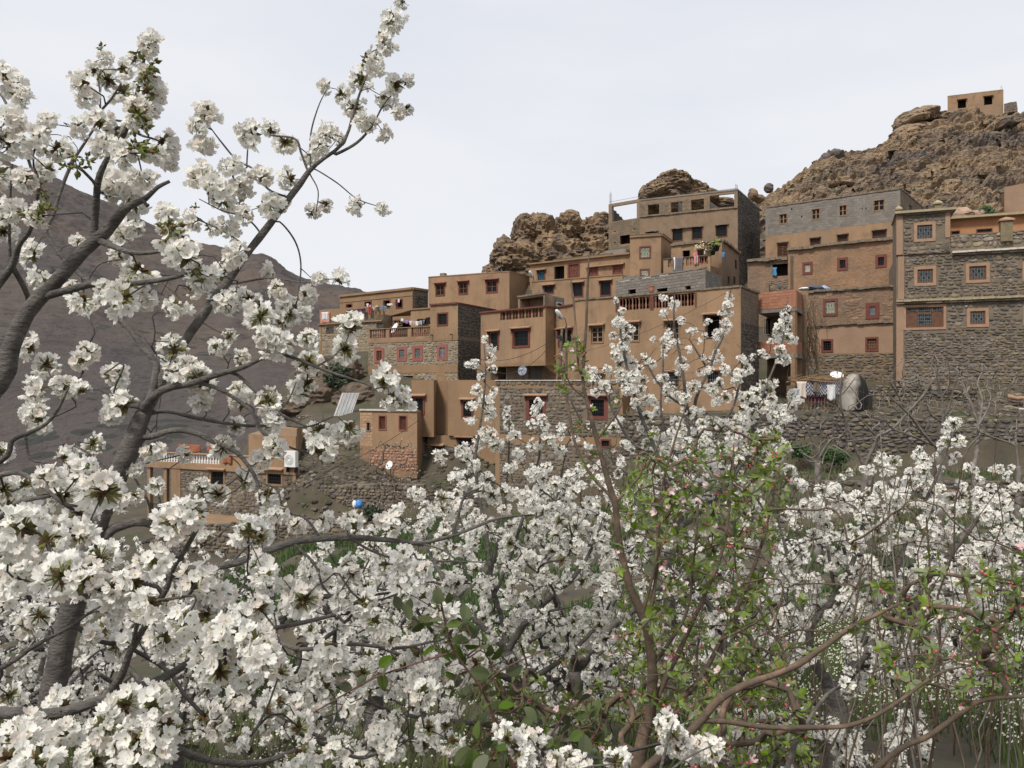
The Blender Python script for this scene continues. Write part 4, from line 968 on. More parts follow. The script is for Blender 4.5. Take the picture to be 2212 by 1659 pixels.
# rocky hill
CREST = [(1500, 500), (1560, 470), (1600, 452), (1640, 436), (1690, 408), (1740, 376), (1790, 342), (1830, 334), (1870, 320), (1915, 302), (1935, 272), (1990, 262), (2045, 250), (2110, 243), (2160, 238), (2212, 236), (2400, 228), (3400, 140)]
cxs = [c[0] for c in CREST]; cys = [c[1] for c in CREST]
U = np.concatenate([np.linspace(1500, 2330, 470), np.linspace(2340, 3400, 60)]); T = np.concatenate([np.linspace(0, 1, 230), np.linspace(1.02, 1.6, 20)])
hv = []
for t in T:
    for u in U:
        dc = float(np.interp(u, [1500, 1640, 1950, 2035, 2400, 3400], [112, 118, 117, 114.5, 114.5, 120])); zc = (CY - float(np.interp(u, cxs, cys))) / F * dc
        d0, z0 = 72, 5.0
        if t <= 1: d = d0 + (dc - d0) * t; z = z0 + (zc - z0) * (t ** .93)
        else: d = dc + (t - 1) * 60; z = zc - (t - 1) * (7 if u > 1990 else 22)
        x = (u - CX) / F * d
        a = .42; p = V((x * math.cos(a) + z * math.sin(a), d, -x * math.sin(a) + z * math.cos(a)))
        q = V((p.x * .05, p.y * .09, p.z * .36))
        s1 = noise.ridged_multi_fractal(q, .95, 2.15, 6, 1, 2) - 1.1
        q2 = V((p.x * .16 + s1 * .3, p.y * .25, p.z * .6)); c1 = noise.voronoi(q2)[0]
        s2 = min(c1[1] - c1[0], .35)
        s3 = noise.noise(V((x * .05, d * .05, z * .05 + 7)))
        s4 = noise.ridged_multi_fractal(V((p.x * .3, p.y * .4, p.z * 1.5)), .9, 2.2, 4, 1, 2) - 1
        k = .25 + .75 * min(1, max(0, (t - .02) * 8))
        c2 = noise.voronoi(V((p.x * .5 + 3, p.y * .6, p.z * 1.9)))[0]; s5 = min(c2[1] - c2[0], .4) - .2
        off = (s1 * 1.0 + (s2 - .2) * 2.4 + s3 * 1.4 + s4 * .6 + s5 * 1.3) * k
        hv.append((x - off * .25, d - off * .75, z + off * .62))
I = np.arange(len(U) * len(T)).reshape(len(T), len(U))
qs = np.stack([I[:-1, :-1], I[:-1, 1:], I[1:, 1:], I[1:, :-1]], -1).reshape(-1, 4)
ho = obj('hill', np_mesh('hill', np.array(hv), qs, [m_rockg], smooth=False)); ho['kind'] = 'structure'

rr_ = random.Random(8); hp = [stone_proto(s_).mesh('angular_rock', [m_rockg]) for s_ in (3, 14, 27, 41)]; its = []
for _ in range(420):
    x, y, z = hv[rr_.randrange(len(U) * 40, len(U) * 228)]; s_ = rr_.choice((.25, .35, .5, .5, .8, 1.2)) * rr_.uniform(.7, 1.3)
    its.append((rr_.randrange(4), Matrix.Translation((x, y, z + s_ * .05)) @ Matrix.Rotation(rr_.uniform(0, 6), 4, 'Z') @ Matrix.Rotation(rr_.uniform(-.6, 1.6), 4, 'X') @ Matrix.Diagonal((s_ * 1.4, s_, s_ * .7, 1))))
tag(join_inst('hillside_rubble', hp, its, [m_rockg], None), 'angular rocks and ledges strewn over the rocky hillside', 'rocks', None, 'stuff')

# distant mountain
MC_ = [(-3000, 380), (-1200, 200), (-300, 290), (0, 345), (104, 383), (196, 421), (312, 479), (430, 525), (520, 549), (560, 551), (604, 574), (640, 596), (700, 613), (746, 621), (790, 631), (850, 650), (1000, 700), (1300, 760)]
mxs = [c[0] for c in MC_]; mys = [c[1] for c in MC_]
U = np.concatenate([np.linspace(-3000, -100, 60), np.linspace(-90, 1300, 330)]); T = np.concatenate([np.linspace(0, 1, 150), np.linspace(1.03, 1.5, 8)])
mv = []
for t in T:
    for u in U:
        dc = 820; zc = (CY - float(np.interp(u, mxs, mys))) / F * dc; d0 = 88
        if t <= 1: d = d0 + (dc - d0) * t; z = -13.5 + (zc + 13.5) * (t ** 1.02)
        else: d = dc + (t - 1) * 600; z = zc - (t - 1) * 160
        x = (u - CX) / F * d
        r1 = noise.ridged_multi_fractal(V((x * .006 + z * .004, d * .0015, 2.2)), 1, 2, 5, 1, 2)
        r2 = noise.fractal(V((x * .03, d * .03, z * .03)), .8, 2.1, 5)
        k = min(1, t * 3) * (1 if t < .93 else .35)
        mv.append((x, d + r2 * 6 * k, z + (r1 - 1.1) * 20 * k * t * (1 - .6 * t) + r2 * 6 * k))
I = np.arange(len(U) * len(T)).reshape(len(T), len(U))
qs = np.stack([I[:-1, :-1], I[:-1, 1:], I[1:, 1:], I[1:, :-1]], -1).reshape(-1, 4)
m_mount = M('mountain_scree', (.086, .068, .06), col2=(.056, .048, .046), scale=.02, detail=10, bump=1, bscale=.12, bdist=4, col3=(.105, .076, .055), s3=.013)
def add_shrubs(m, scale, thr, col):
    t = m.node_tree; n = t.nodes; l = t.links.new; b = n['Principled BSDF']
    lk = b.inputs['Base Color'].links[0]; src = lk.from_socket
    g = n.new('ShaderNodeNewGeometry'); v = n.new('ShaderNodeTexVoronoi'); v.inputs['Scale'].default_value = scale; l(g.outputs['Position'], v.inputs['Vector'])
    n2 = n.new('ShaderNodeTexNoise'); n2.inputs['Scale'].default_value = scale * .12; n2.inputs['Detail'].default_value = 3; l(g.outputs['Position'], n2.inputs['Vector'])
    mr = n.new('ShaderNodeMapRange'); mr.inputs[1].default_value = .42; mr.inputs[2].default_value = .62; mr.inputs[3].default_value = 0.0; mr.inputs[4].default_value = thr; l(n2.outputs[0], mr.inputs[0])
    lt = n.new('ShaderNodeMath'); lt.operation = 'LESS_THAN'; l(v.outputs['Distance'], lt.inputs[0]); l(mr.outputs[0], lt.inputs[1])
    mxn = n.new('ShaderNodeMixRGB'); l(lt.outputs[0], mxn.inputs[0]); l(src, mxn.inputs[1]); mxn.inputs[2].default_value = (*col, 1); l(mxn.outputs[0], b.inputs['Base Color'])
add_shrubs(m_mount, .26, .46, (.032, .034, .028))
add_shrubs(m_rockg, .9, .3, (.06, .065, .035))
add_mix(m_mount, .006, .48, .62, (.10, .074, .058)); add_mix(m_mount, .05, .55, .7, (.045, .036, .034))
mo = obj('mountain', np_mesh('mountain', np.array(mv), qs, [m_mount], smooth=True)); mo['kind'] = 'structure'

# rock outcrops and boulders
def rock(name, label, cat, lumps, mat, seed=0, sub=4, rough=.2, group=None):
    import bmesh
    bm = bmesh.new(); r = random.Random(seed)
    for (px, py, d, rx, rz, ry) in lumps:
        c = at(px, py, d); sx, sz = rx / F * d, rz / F * d
        res = bmesh.ops.create_icosphere(bm, subdivisions=sub, radius=1)
        o1 = r.uniform(0, 50)
        for v in res['verts']:
            n = v.co.normalized(); w = V((n.x * sx, n.y * ry, n.z * sz))
            f1 = noise.fractal(V((w.x * .4 + w.z * .2 + o1, w.y * .4, w.z * 1.0)), .8, 2.1, 5)
            cc = noise.voronoi(V((w.x * .42 + o1, w.y * .42, w.z * .7)))[0]
            k = 1 + rough * (f1 * .8 + (min(cc[1] - cc[0], .7) - .3) * .75 + .4 * noise.noise(V((w.x * 1.6, w.y * 1.6, w.z * 3.6))) + .2 * noise.noise(V((w.x * 5, w.y * 5, w.z * 8))))
            v.co = c + w * k
    bmesh.ops.triangulate(bm, faces=bm.faces)
    me = bpy.data.meshes.new(name); loc = at(lumps[0][0], lumps[0][1], lumps[0][2])
    for v in bm.verts: v.co -= loc
    bm.to_mesh(me); bm.free(); me.materials.append(mat)
    o = obj(name, me, None, loc); return tag(o, label, cat, group)
rock('rock_outcrop', 'long lumpy brown rock ridge behind the low strip houses', 'rock outcrop', [(1135, 515, 95, 30, 46, 4), (1172, 522, 95, 38, 56, 4), (1232, 512, 96, 44, 50, 4), (1290, 515, 95, 40, 50, 4), (1095, 560, 93, 34, 44, 4), (1140, 575, 92, 62, 50, 4), (1220, 570, 92, 72, 55, 4), (1300, 570, 93, 60, 55, 4), (1066, 592, 93, 26, 28, 3), (1178, 480, 96, 15, 16, 2), (1230, 468, 96, 16, 12, 2), (1302, 470, 95, 14, 11, 2), (1132, 476, 95, 18, 12, 2)], m_rock, 4, 5, .28)
rock('rock_dome', 'big rounded overhanging rock rising behind the unfinished top storey', 'rock outcrop', [(1450, 408, 97, 40, 33, 5), (1415, 418, 97, 32, 26, 4), (1484, 420, 98, 40, 28, 4), (1392, 424, 97, 13, 22, 2.5), (1516, 412, 98, 16, 15, 2), (1530, 428, 98, 20, 16, 3), (1560, 446, 99, 26, 16, 3), (1600, 462, 99, 34, 20, 4), (1460, 440, 98, 70, 30, 5)], m_rock, 9, 5, .23)
rock('boulder', 'small brown pointed boulder left of the dark round one on the skyline', 'boulder', [(1626, 421, 100, 11, 14, 1), (1640, 430, 100, 12, 9, 1)], m_rock, 2, 3, .3)
rock('boulder', 'dark round boulder standing on the skyline behind the village', 'boulder', [(1661, 407, 102, 10, 11, .8)], m_rockd, 3, 3, .25)
rock('boulder', 'twin-topped dark crag on the skyline halfway up the hill', 'boulder', [(1782, 346, 117, 9, 16, 1.2), (1803, 338, 117, 17, 15, 2)], m_rockd, 5, 3, .3)
rock('boulder', 'huge rounded boulder jutting from the hilltop left of the small house', 'boulder', [(1964, 262, 117, 26, 20, 4), (1993, 254, 117.5, 26, 18, 4), (2028, 260, 117, 26, 15, 3), (1955, 290, 116, 24, 18, 3), (1990, 285, 115.5, 40, 18, 3)], M('hilltop_rock', (.31, .225, .145), col2=(.2, .15, .105), scale=.5, detail=8, bump=1, bscale=1.5, bdist=.4), 6, 4, .22)
rock('boulder', 'pale orange slab of rock in the middle of the hillside', 'boulder', [(2015, 355, 106, 34, 17, 3)], M('pale_rock', (.40, .285, .19), col2=(.27, .19, .13), scale=.5, bump=1, bscale=2), 7, 4, .22)
rock('boulder', 'pink rounded boulders below the dark scree above the stone mansion', 'boulder', [(2075, 466, 84, 22, 17, 1.6), (2105, 468, 84, 18, 13, 1.5)], M('pink_rock', (.40, .27, .2), col2=(.28, .19, .15), scale=.6, bump=1, bscale=2), 8, 4, .2)
mb = MB(); c = at(2045, 452, 92); n = 26
pts = [c + V((math.cos(a) * 3.9 * (1 + .1 * math.sin(a * 3)), math.sin(a) * 3, (-.8 if i % 2 else -.6))) for i, a in enumerate([2 * math.pi * k / n for k in range(n)])]
mb.add(pts + [c + V((0, .6, 1.7)), c + V((-1.1, .4, 1.35)), c + V((1.1, .4, 1.4))], [(i, (i + 1) % n, n + (2 if math.cos(2 * math.pi * i / n) > .3 else (1 if math.cos(2 * math.pi * i / n) < -.3 else 0))) for i in range(n)] + [(n, n + 1, n + 2)])
mb.top('scree_mound', M('grey_scree', (.12, .105, .1), col2=(.095, .085, .082), scale=2, bump=1, bscale=9), 'dark grey mound of fine gravel behind the stone mansion roof', 'gravel heap', smooth=True, kind='stuff')
m_bank = M('bank_earth', (.15, .112, .078), col2=(.085, .068, .052), scale=.8, detail=8, bump=1, bscale=2.5, bdist=.2)
rock('rock_outcrop', 'brown rocky bank with scrub below the stone-front house', 'rock outcrop', [(705, 855, 76, 50, 38, 3), (770, 862, 75, 50, 34, 3), (740, 812, 79, 50, 36, 3), (650, 875, 76, 50, 26, 3), (815, 878, 73.5, 40, 24, 2), (690, 800, 82, 40, 30, 3), (810, 838, 77.6, 22, 16, 1.5)], m_bank, 12, 4, .3)
rock('boulder', 'orange boulder built into the foot of the long dry-stone wall', 'boulder', [(2052, 1068, 39.5, 19, 13, .5)], m_rock, 13, 3, .2)
rock('boulder', 'large tan stone at the foot of the upper dry-stone wall', 'boulder', [(1728, 1022, 46.4, 22, 24, .5)], m_rock, 14, 3, .2)

# ---------------------------------------------------------------- dry-stone walls
def dry_wall(label, pts, zt, zb, mat, w=.34, h=.2, core=m_mortar, group='dry-stone terrace walls', maxobj=300):
    c = XY(*pts[len(pts) // 2]); root = thing('dry_stone_wall', label, 'stone wall', (c.x, c.y, zb), group)
    for (a, b), t0, t1 in zip(zip(pts[:-1], pts[1:]), zt[:-1], zt[1:]):
        f = Face(XY(*a), XY(*b), zb, max(t0, t1))
        mb = MB()
        mb.box8([f.p(0, zb, 0), f.p(f.len, zb, 0), f.p(f.len, zb, -.6), f.p(0, zb, -.6), f.p(0, t0 - .06, 0), f.p(f.len, t1 - .06, 0), f.p(f.len, t1 - .06, -.6), f.p(0, t0 - .06, -.6)])
        mb.build('core', core, root)
        pieces('stone', f, 0, f.len, zb, max(t0, t1) + .1, mat, root, w=w, h=h, proud=.09, ztop=lambda u, t0=t0, t1=t1, L_=f.len: t0 + (t1 - t0) * u / L_ + noise.noise(V((u * 1.3, zb, 0))) * .14, maxobj=maxobj)
    return root
m_dsw = M('dry_stone', (.19, .152, .112), col2=(.105, .088, .068), scale=2.5, bump=.7, bscale=8, rnd=.45, hue=.025)
dry_wall('long dark dry-stone retaining wall under the oven terrace', [(1340, 49.5), (1620, 48), (1800, 46.9), (2000, 46), (2400, 45)], [-1.9, -1.65, -1.75, -1.95, -2.1], -5.5, m_dsw, w=.42, h=.24, core=m_stoned)
dry_wall('low ruined terrace wall right of the bare trees', [(1750, 40.3), (2000, 39.6), (2400, 38.5)], [-4.9, -4.9, -4.7], -6.5, m_dsw, core=m_stoned)
dry_wall('rubble terrace wall below the small house', [(600, 54.5), (760, 52.8), (915, 52)], [-7.3, -6.7, -6.6], -9.4, m_stone, core=m_mortar)
dry_wall('lower rubble wall at the edge of the green field', [(330, 50), (600, 48.5), (915, 46)], [-9.0, -8.4, -7.8], -10.8, m_stone, core=m_mortar)
dry_wall('low path-side wall above the corrugated sheet', [(640, 69.5), (790, 67.5)], [-2.8, -2.8], -4.6, m_stone, core=m_mortar)
dry_wall('broken stone footing beneath the balcony edge of the mansion', [(1870, 51.5), (1990, 50.5), (2110, 49.8)], [-.2, 0, -.4], -1.9, m_dsw, core=m_stoned)
mb = MB(); f = Face(XY(335, 57.3), XY(640, 52.5), 0, 1); f.box(mb, 0, f.len, -10.2, -9.75, -3, 0); mb.top('path_slab', m_tan2, 'tan concrete strip in front of the balustrade house', 'path', kind='structure')

# loose stones on the slopes
def scatter_stones(label, area, n, size, mat, seed):
    r = random.Random(seed); ps = protos('stone', mat); items = []
    for _ in range(n):
        px, d = r.uniform(area[0], area[1]), r.uniform(area[2], area[3]); p = XY(px, d); z = ground_z(p.x, p.y) + gnoise(p.x, p.y)
        s = size * r.uniform(.4, 1.5); items.append((r.randrange(len(ps)), Matrix.Translation((p.x, p.y, z + s * .1)) @ Matrix.Rotation(r.uniform(0, 6), 4, 'Z') @ Matrix.Rotation(r.uniform(.8, 1.9), 4, 'X') @ Matrix.Diagonal((s, s * .7, s * .8, 1))))
    o = join_inst('loose_stones', ps, items, [mat], None); tag(o, label, 'stones', None, 'stuff')
scatter_stones('loose stones strewn on the slope under the small house', (600, 1080, 50, 62), 1800, .22, m_stone, 1)
scatter_stones('loose stones and rubble on the bank right of the oven', (1750, 2350, 46.5, 53), 1100, .2, m_stone, 2)
scatter_stones('stones scattered over the orchard terraces', (100, 2300, 8, 46), 2600, .12, m_dsw, 3)

# grass, weeds
def blades(name, label, n, fn, hgt, wid, mats, seed, tip=None):
    r = np.random.RandomState(seed); vs, ts, ms = [], [], []
    c = 0
    for _ in range(n):
        q = fn(r)
        if q is None: continue
        x, y, z = q; h_ = hgt * r.uniform(.5, 1.3); a = r.uniform(0, 6.28); lx, ly = r.normal(0, .35, 2) * h_; w = wid * r.uniform(.6, 1.3)
        dx, dy = math.cos(a) * w, math.sin(a) * w
        vs += [(x - dx, y - dy, z - .03), (x + dx, y + dy, z - .03), (x + lx, y + ly, z + h_)]; ts.append((c, c + 1, c + 2)); ms.append(0); c += 3
        if tip and r.rand() < tip[0]:
            s = tip[1]
            vs += [(x + lx - s, y + ly, z + h_), (x + lx + s, y + ly, z + h_ + s * .4), (x + lx, y + ly + s * .3, z + h_ + s * 1.5)]; ts.append((c, c + 1, c + 2)); ms.append(1); c += 3
    o = obj(name, np_mesh(name, np.array(vs), np.array(ts), mats, np.array(ms))); tag(o, label, 'grass', None, 'stuff'); return o
m_grass = M('field_grass', (.05, .088, .028), col2=(.07, .11, .036), scale=.6, rough=.8, rnd=.25)
m_weed = M('weed_green', (.08, .125, .035), col2=(.12, .13, .05), scale=.6, rough=.8, rnd=.3)
m_dry = M('dry_stalk', (.24, .18, .11), rough=.9, rnd=.3)
m_petw = M('weed_flower_white', (.7, .7, .6), rough=.8)
def patch(lo, hi, d0, d1, thr=-.2, sc=.25):
    def fn(r):
        d = math.sqrt(r.uniform(d0 * d0, d1 * d1)); px = r.uniform(lo, hi); p = XY(px, d)
        if noise.noise(V((p.x * sc, p.y * sc, 9))) < thr: return None
        return p.x, p.y, ground_z(p.x, p.y) + gnoise(p.x, p.y)
    return fn
blades('grass', 'bright green field of young crops glimpsed through the branches', 42000, patch(380, 1100, 14, 44, -.12), .3, .035, [m_grass], 1)
blades('grass', 'green grass on the terrace below the dry-stone walls', 26000, patch(1100, 2350, 14, 46, -.02), .3, .035, [m_grass], 2)
blades('weeds', 'tangled weeds on the orchard floor near the camera', 42000, patch(-300, 2500, 3.2, 17, -.35), .2, .01, [m_weed, m_petw], 3, (.12, .012))
blades('weeds', 'white-flowering weeds at the lower right', 14000, patch(1500, 2500, 3.5, 13, -.4), .22, .008, [m_weed, m_petw], 4, (.5, .011))
blades('dry_stalks', 'dry brown stalks standing on the slopes', 8000, patch(560, 2350, 30, 56, .0), .55, .02, [m_dry], 5)

def bush(label, px, py, d, rx, rz, mat, n=500, leaf=.12, name='bush', seed=0, cat='bush', group=None):
    r = random.Random(seed); c = at(px, py, d); sx, sz = rx / F * d, rz / F * d; mb = MB()
    root = thing(name, label, cat, c - V((0, 0, sz)), group)
    for _ in range(n):
        a, b, k = r.uniform(0, 6.28), r.uniform(-1, 1), r.uniform(.25, 1) ** .5
        q = math.sqrt(1 - b * b); p = c + V((math.cos(a) * q * sx * k, math.sin(a) * q * sx * k, b * sz * k)); p += V((r.gauss(0, .3), r.gauss(0, .3), r.gauss(0, .22))) * sx * (1 if r.random() < .5 else .4)
        u = V((r.gauss(0, 1), r.gauss(0, 1), r.gauss(0, 1))).normalized() * leaf * r.uniform(.6, 1.3); w = u.orthogonal() * .45
        mb.add([p - u, p + w, p + u, p - w], [(0, 1, 2, 3)])
    mb.build('foliage', mat, root, kind='stuff')
    mb = MB()
    for _ in range(6): e = c + V((r.uniform(-.6, .6) * sx, r.uniform(-.6, .6) * sx, r.uniform(0, .7) * sz)); mb.tube([root.location, root.location.lerp(e, .5) + V((r.gauss(0, .05), 0, .05)), e], [.03, .02, .01], 4)
    mb.build('stem', m_pole, root); return root
m_lf = M('bush_leaf', (.05, .085, .03), rough=.7, rnd=.35, trans=.15); m_lfd = M('dark_bush_leaf', (.04, .055, .032), rough=.7, rnd=.35)
bush('dark prickly bush on the rocky bank below the stone-front house', 730, 822, 75, 26, 36, m_lfd, 700, .22, seed=1)
bush('green bush at the wall foot nearest the brick loggia', 1730, 975, 45.5, 22, 14, m_lf, 600, .1, seed=2)
bush('wider green bush at the wall foot under the oven', 1803, 985, 45, 30, 16, m_lf, 800, .1, seed=3)
bush('small green bush under the bank of the dry-stone wall, near the bare trees', 1990, 925, 47, 16, 8, m_lf, 300, .1, seed=4)
bush('small dark green bush beside the pink boulders on the hill', 2127, 462, 83.5, 20, 15, m_lf, 500, .2, seed=5)
bush('little grey-green bush on the bare hillside below the rendered wall', 2100, 403, 98, 9, 9, m_lfd, 250, .2, seed=6)
bush('green bush on the terrace right of the bare tree trunk', 2010, 1118, 38, 30, 20, m_lf, 600, .1, seed=7)
bush('dark bush near the blue bag below the rubble wall', 805, 1108, 46, 18, 14, m_lfd, 400, .1, seed=8)
# dry creeper on the adobe house
r = random.Random(5); root = thing('creeper', 'dry leafless creeper hanging between the brick loggia and the adobe house', 'creeper', at(1745, 830, 57.5)); mb = MB()
for i in range(70):
    x0 = r.uniform(1738, 1765); y0 = r.uniform(640, 760); p = at(x0, y0, 57.6 - r.uniform(0, .8)); pts = [p]
    for k in range(7): p = p + V((r.gauss(.02, .16), r.gauss(0, .08), -r.uniform(.15, .7))); pts.append(p)
    mb.tube(pts, [.03 - .003 * k for k in range(len(pts))], 3)
mb.build('stems', M('dry_vine', (.15, .105, .07), rnd=.2), root, kind='stuff')
print('terrain ok')
# ---------------------------------------------------------------- props of the village
CM = {}
def cm(c):
    if c not in CM:
        rgb = {'purple': (.12, .04, .13), 'navy': (.02, .025, .06), 'red': (.38, .03, .035), 'pinkish': (.6, .25, .25), 'white': (.7, .7, .7), 'lightblue': (.35, .45, .6), 'yellow': (.6, .58, .3), 'charcoal': (.06, .065, .07), 'blue': (.08, .25, .45), 'grey': (.17, .19, .22), 'maroon': (.15, .02, .05), 'lilac': (.3, .18, .45), 'palepink': (.68, .52, .58), 'palegrey': (.38, .4, .43), 'black': (.012, .013, .015), 'cream': (.66, .56, .48), 'brown': (.16, .13, .09), 'pink': (.62, .2, .22)}[c]
        CM[c] = M(c + '_cloth', rgb, rough=.95, col2=tuple(x * .85 for x in rgb), scale=9)
    return CM[c]
def cloth(name, label, cat, f, px, py, w, hh, mat, kind='towel', off=.3, group=None, mats=None, mfun=None, sag=0):
    """a garment hanging on the plane of face f; px, py = centre of its top edge"""
    u, z = f.hit(px, py); k = (f.p(u, z).y) / F; W, H = w * k / max(.3, abs(f.t.x)) * .92, hh * k
    r = random.Random(sum(map(ord, label))); nu, nv = 9, 8; mb = MB(); ph = r.uniform(0, 6)
    def P(a, b):
        wv = math.sin(a * 9 + ph + b * 1.5) * .05 * (.4 + b) * W ** .5
        hw = .5
        if kind == 'trousers': hw = .5 - .04 * b
        x = (a - .5) * 2 * hw * W
        if kind == 'shirt': x *= (1.0 if b < .35 else .62)
        if kind == 'shawl': x = (a - .5) * W * (1 - .25 * b) + math.sin(b * 5 + a * 3) * .04
        zz = z - b * H * (1 - (.12 * abs(math.sin(a * 4 + ph)) if kind in ('shawl', 'towel') else 0)) - (sag * math.sin(a * math.pi) if b == 0 else 0)
        return f.p(u + x, zz, off + wv)
    base = len(mb.v)
    for j in range(nv + 1):
        for i in range(nu + 1): mb.v.append(tuple(P(i / nu, j / nv)))
    for j in range(nv):
        for i in range(nu):
            if kind == 'trousers' and j > 1 and i == nu // 2: continue
            if kind == 'shirt' and j < 3 and 0: continue
            a = base + j * (nu + 1) + i; mb.f.append((a, a + 1, a + nu + 2, a + nu + 1)); mb.m.append(mfun(i, j) if mfun else 0)
    o = mb.top(name, mats or [mat], label, cat, group=group, smooth=True)
    sm = o.modifiers.new('thickness', 'SOLIDIFY'); sm.thickness = .012
    return o
Z8 = conv(662.4, 622.1, .1432)
H1f = Face(XY(690, 90), XY(828, 84.4), 0, 1)
G1 = 'laundry on the upper line'
def lin(f, a, b, label, off=.3, sag=.25, r_=.012):
    p, q = f.p(*f.hit(*a), off), f.p(*f.hit(*b), off); mb = MB()
    mb.tube([p.lerp(q, t / 8) - V((0, 0, sag * math.sin(math.pi * t / 8))) for t in range(9)], [r_] * 9, 3)
    return mb.top('washing_line', m_pole, label, 'washing line', loc=p)
lin(H1f, Z8(780, 322), Z8(1440, 175), 'sagging washing line over the upper terrace parapet', .3, .5)
for nm, lb, x, y, w, hh, c, k in (('shirt', 'purple shirt at the left end of the upper washing line', 830, 312, 48, 55, 'purple', 'shirt'), ('trousers', 'navy trousers left of the red ones on the upper line', 897, 310, 66, 108, 'navy', 'trousers'),
    ('shirt', 'white shirt above the navy trousers on the upper line', 950, 240, 46, 52, 'white', 'shirt'), ('trousers', 'bright red trousers on the upper washing line', 990, 285, 62, 118, 'red', 'trousers'),
    ('cloth', 'pink cloth just above the red trousers', 990, 258, 36, 32, 'pinkish', 'towel'), ('shirt', 'pale blue shirt right of the red trousers', 1043, 290, 48, 48, 'lightblue', 'shirt'), ('cloth', 'pale yellow cloth on the upper line', 1088, 268, 50, 24, 'yellow', 'towel'),
    ('shirt', 'charcoal shirt right of the pale blue shirt', 1105, 290, 60, 52, 'charcoal', 'shirt'), ('shirt', 'sky blue top on the upper line', 1166, 275, 48, 58, 'blue', 'shirt'), ('trousers', 'dark grey trousers at the right of the sky blue top', 1215, 276, 58, 82, 'grey', 'trousers'),
    ('sheet', 'long white sheet in front of the dark doorways', 1285, 238, 96, 34, 'white', 'towel'), ('cloth', 'maroon cloth in the last red-framed opening', 1385, 200, 44, 62, 'maroon', 'towel'), ('cloth', 'small white cloth hanging highest on the upper line', 1420, 172, 30, 58, 'white', 'towel')):
    cloth(nm, lb, nm, H1f, *Z8(x, y), w * .1432, hh * .1432, cm(c), k, .32, G1)
m_rug1 = M('rug_red_check', (.42, .15, .12), col2=(.55, .36, .3), scale=9, fac=(.45, .55)); m_rug2 = M('rug_white', (.6, .62, .66), col2=(.34, .36, .4), scale=3, fac=(.5, .6))
cloth('blanket', 'red-bordered white patterned blanket hung over the terrace corner', 'blanket', H1f, *Z8(290, 365), 178 * .1432, 180 * .1432, None, 'towel', .12, None, [m_rug1, m_rug2], lambda i, j: 1 if 2 <= i <= 6 and j <= 4 else 0)
f = laundry_face; G2_ = 'laundry on the lower line'
lin(f, Z8(1205, 375), Z8(1860, 415), 'washing line across the balustrade terrace', -.25, .9)
for nm, lb, x, y, w, hh, c, k in (('cloth', 'small white cloth at the left of the lower line', 1416, 458, 44, 46, 'white', 'towel'), ('shirt', 'lilac shirt on the lower line', 1487, 482, 60, 56, 'lilac', 'shirt'), ('shirt', 'pale pink shirt right of the lilac one', 1545, 494, 54, 62, 'palepink', 'shirt'),
    ('cloth', 'grey cloth between the pink shirt and the white towel', 1591, 500, 40, 54, 'palegrey', 'towel'), ('towel', 'square white towel on the lower line', 1640, 500, 60, 70, 'white', 'towel'), ('trousers', 'pale grey trousers right of the white towel', 1695, 490, 50, 70, 'palegrey', 'trousers'),
    ('shirt', 'blue-grey shirt left of the black robe', 1742, 478, 44, 60, 'grey', 'shirt'), ('robe', 'long black robe at the right end of the lower line', 1810, 440, 88, 112, 'black', 'shawl')):
    cloth(nm, lb, nm, f, *Z8(x, y), w * .1432, hh * .1432, cm(c), k, -.25, G2_)
for i, (x, c, lb) in enumerate(((1628, 'white', 'white folded cloth behind the balusters, left of five'), (1668, 'black', 'black cloth glimpsed between the balusters'), (1742, 'cream', 'cream cloth glimpsed between the balusters'), (1780, 'white', 'white cloth beside the pink one behind the balusters'), (1820, 'pink', 'pink cloth behind the rightmost balusters'))):
    cloth('cloth', lb, 'cloth', f, *Z8(x, 612), 26 * .1432, 46 * .1432, cm(c), 'towel', -.5, 'cloths behind the balustrade')
m_rust = M('rust_rug', (.33, .12, .06), col2=(.24, .09, .05), scale=6)
cloth('rug', 'wide rust-brown rug airing on the terrace rail of the balustrade house', 'rug', bal_SL, *Z6(255, 588), 200 * .3125, 56 * .3125, m_rust, 'towel', -.6)
cloth('rug', 'shorter rust rug next to the wide one on the same rail', 'rug', bal_SL, *Z6(415, 586), 105 * .3125, 52 * .3125, m_rust, 'towel', -.6)
cloth('rug', 'brown rug draped over the parapet right of the white balusters', 'rug', bal_SL, *Z6(565, 650), 70 * .3125, 70 * .3125, m_rust, 'towel', .1)
# balcony cloths, pots and plants
Z9 = conv(2450 / 1.736, 900 / 1.736, 350 / 2212 / 1.736)
bfc = balc
m_stripe = M('striped_shawl_grey', (.12, .11, .115), rough=.95, col2=(.15, .135, .14), scale=3, rnd=.05)
cloth('shawl', 'large dark grey shawl with white edge hanging from the balcony rail', 'shawl', bfc, *Z9(590, 405), 260 * .0911, 480 * .0911, None, 'shawl', .12, None, [m_stripe, cm('white')], lambda i, j: 1 if i == 1 and j < 5 else 0)
cloth('towel', 'pink towel on the balcony rail left of the flower basket', 'towel', bfc, *Z9(985, 295), 110 * .0911, 90 * .0911, cm('pink'), 'towel', -.1)
cloth('towel', 'pink and grey striped towel over the balcony balusters', 'towel', bfc, *Z9(1025, 378), 100 * .0911, 215 * .0911, None, 'towel', .12, None, [cm('pinkish'), cm('grey')], lambda i, j: 1 if i in (4, 5) else 0)
cloth('cloth', 'maroon cloth behind the balcony balusters', 'cloth', bfc, *Z9(1150, 395), 150 * .0911, 140 * .0911, cm('maroon'), 'towel', -.35)
cloth('cloth', 'blue cloth under the flower basket', 'cloth', bfc, *Z9(1080, 300), 80 * .0911, 70 * .0911, cm('blue'), 'towel', -.12)
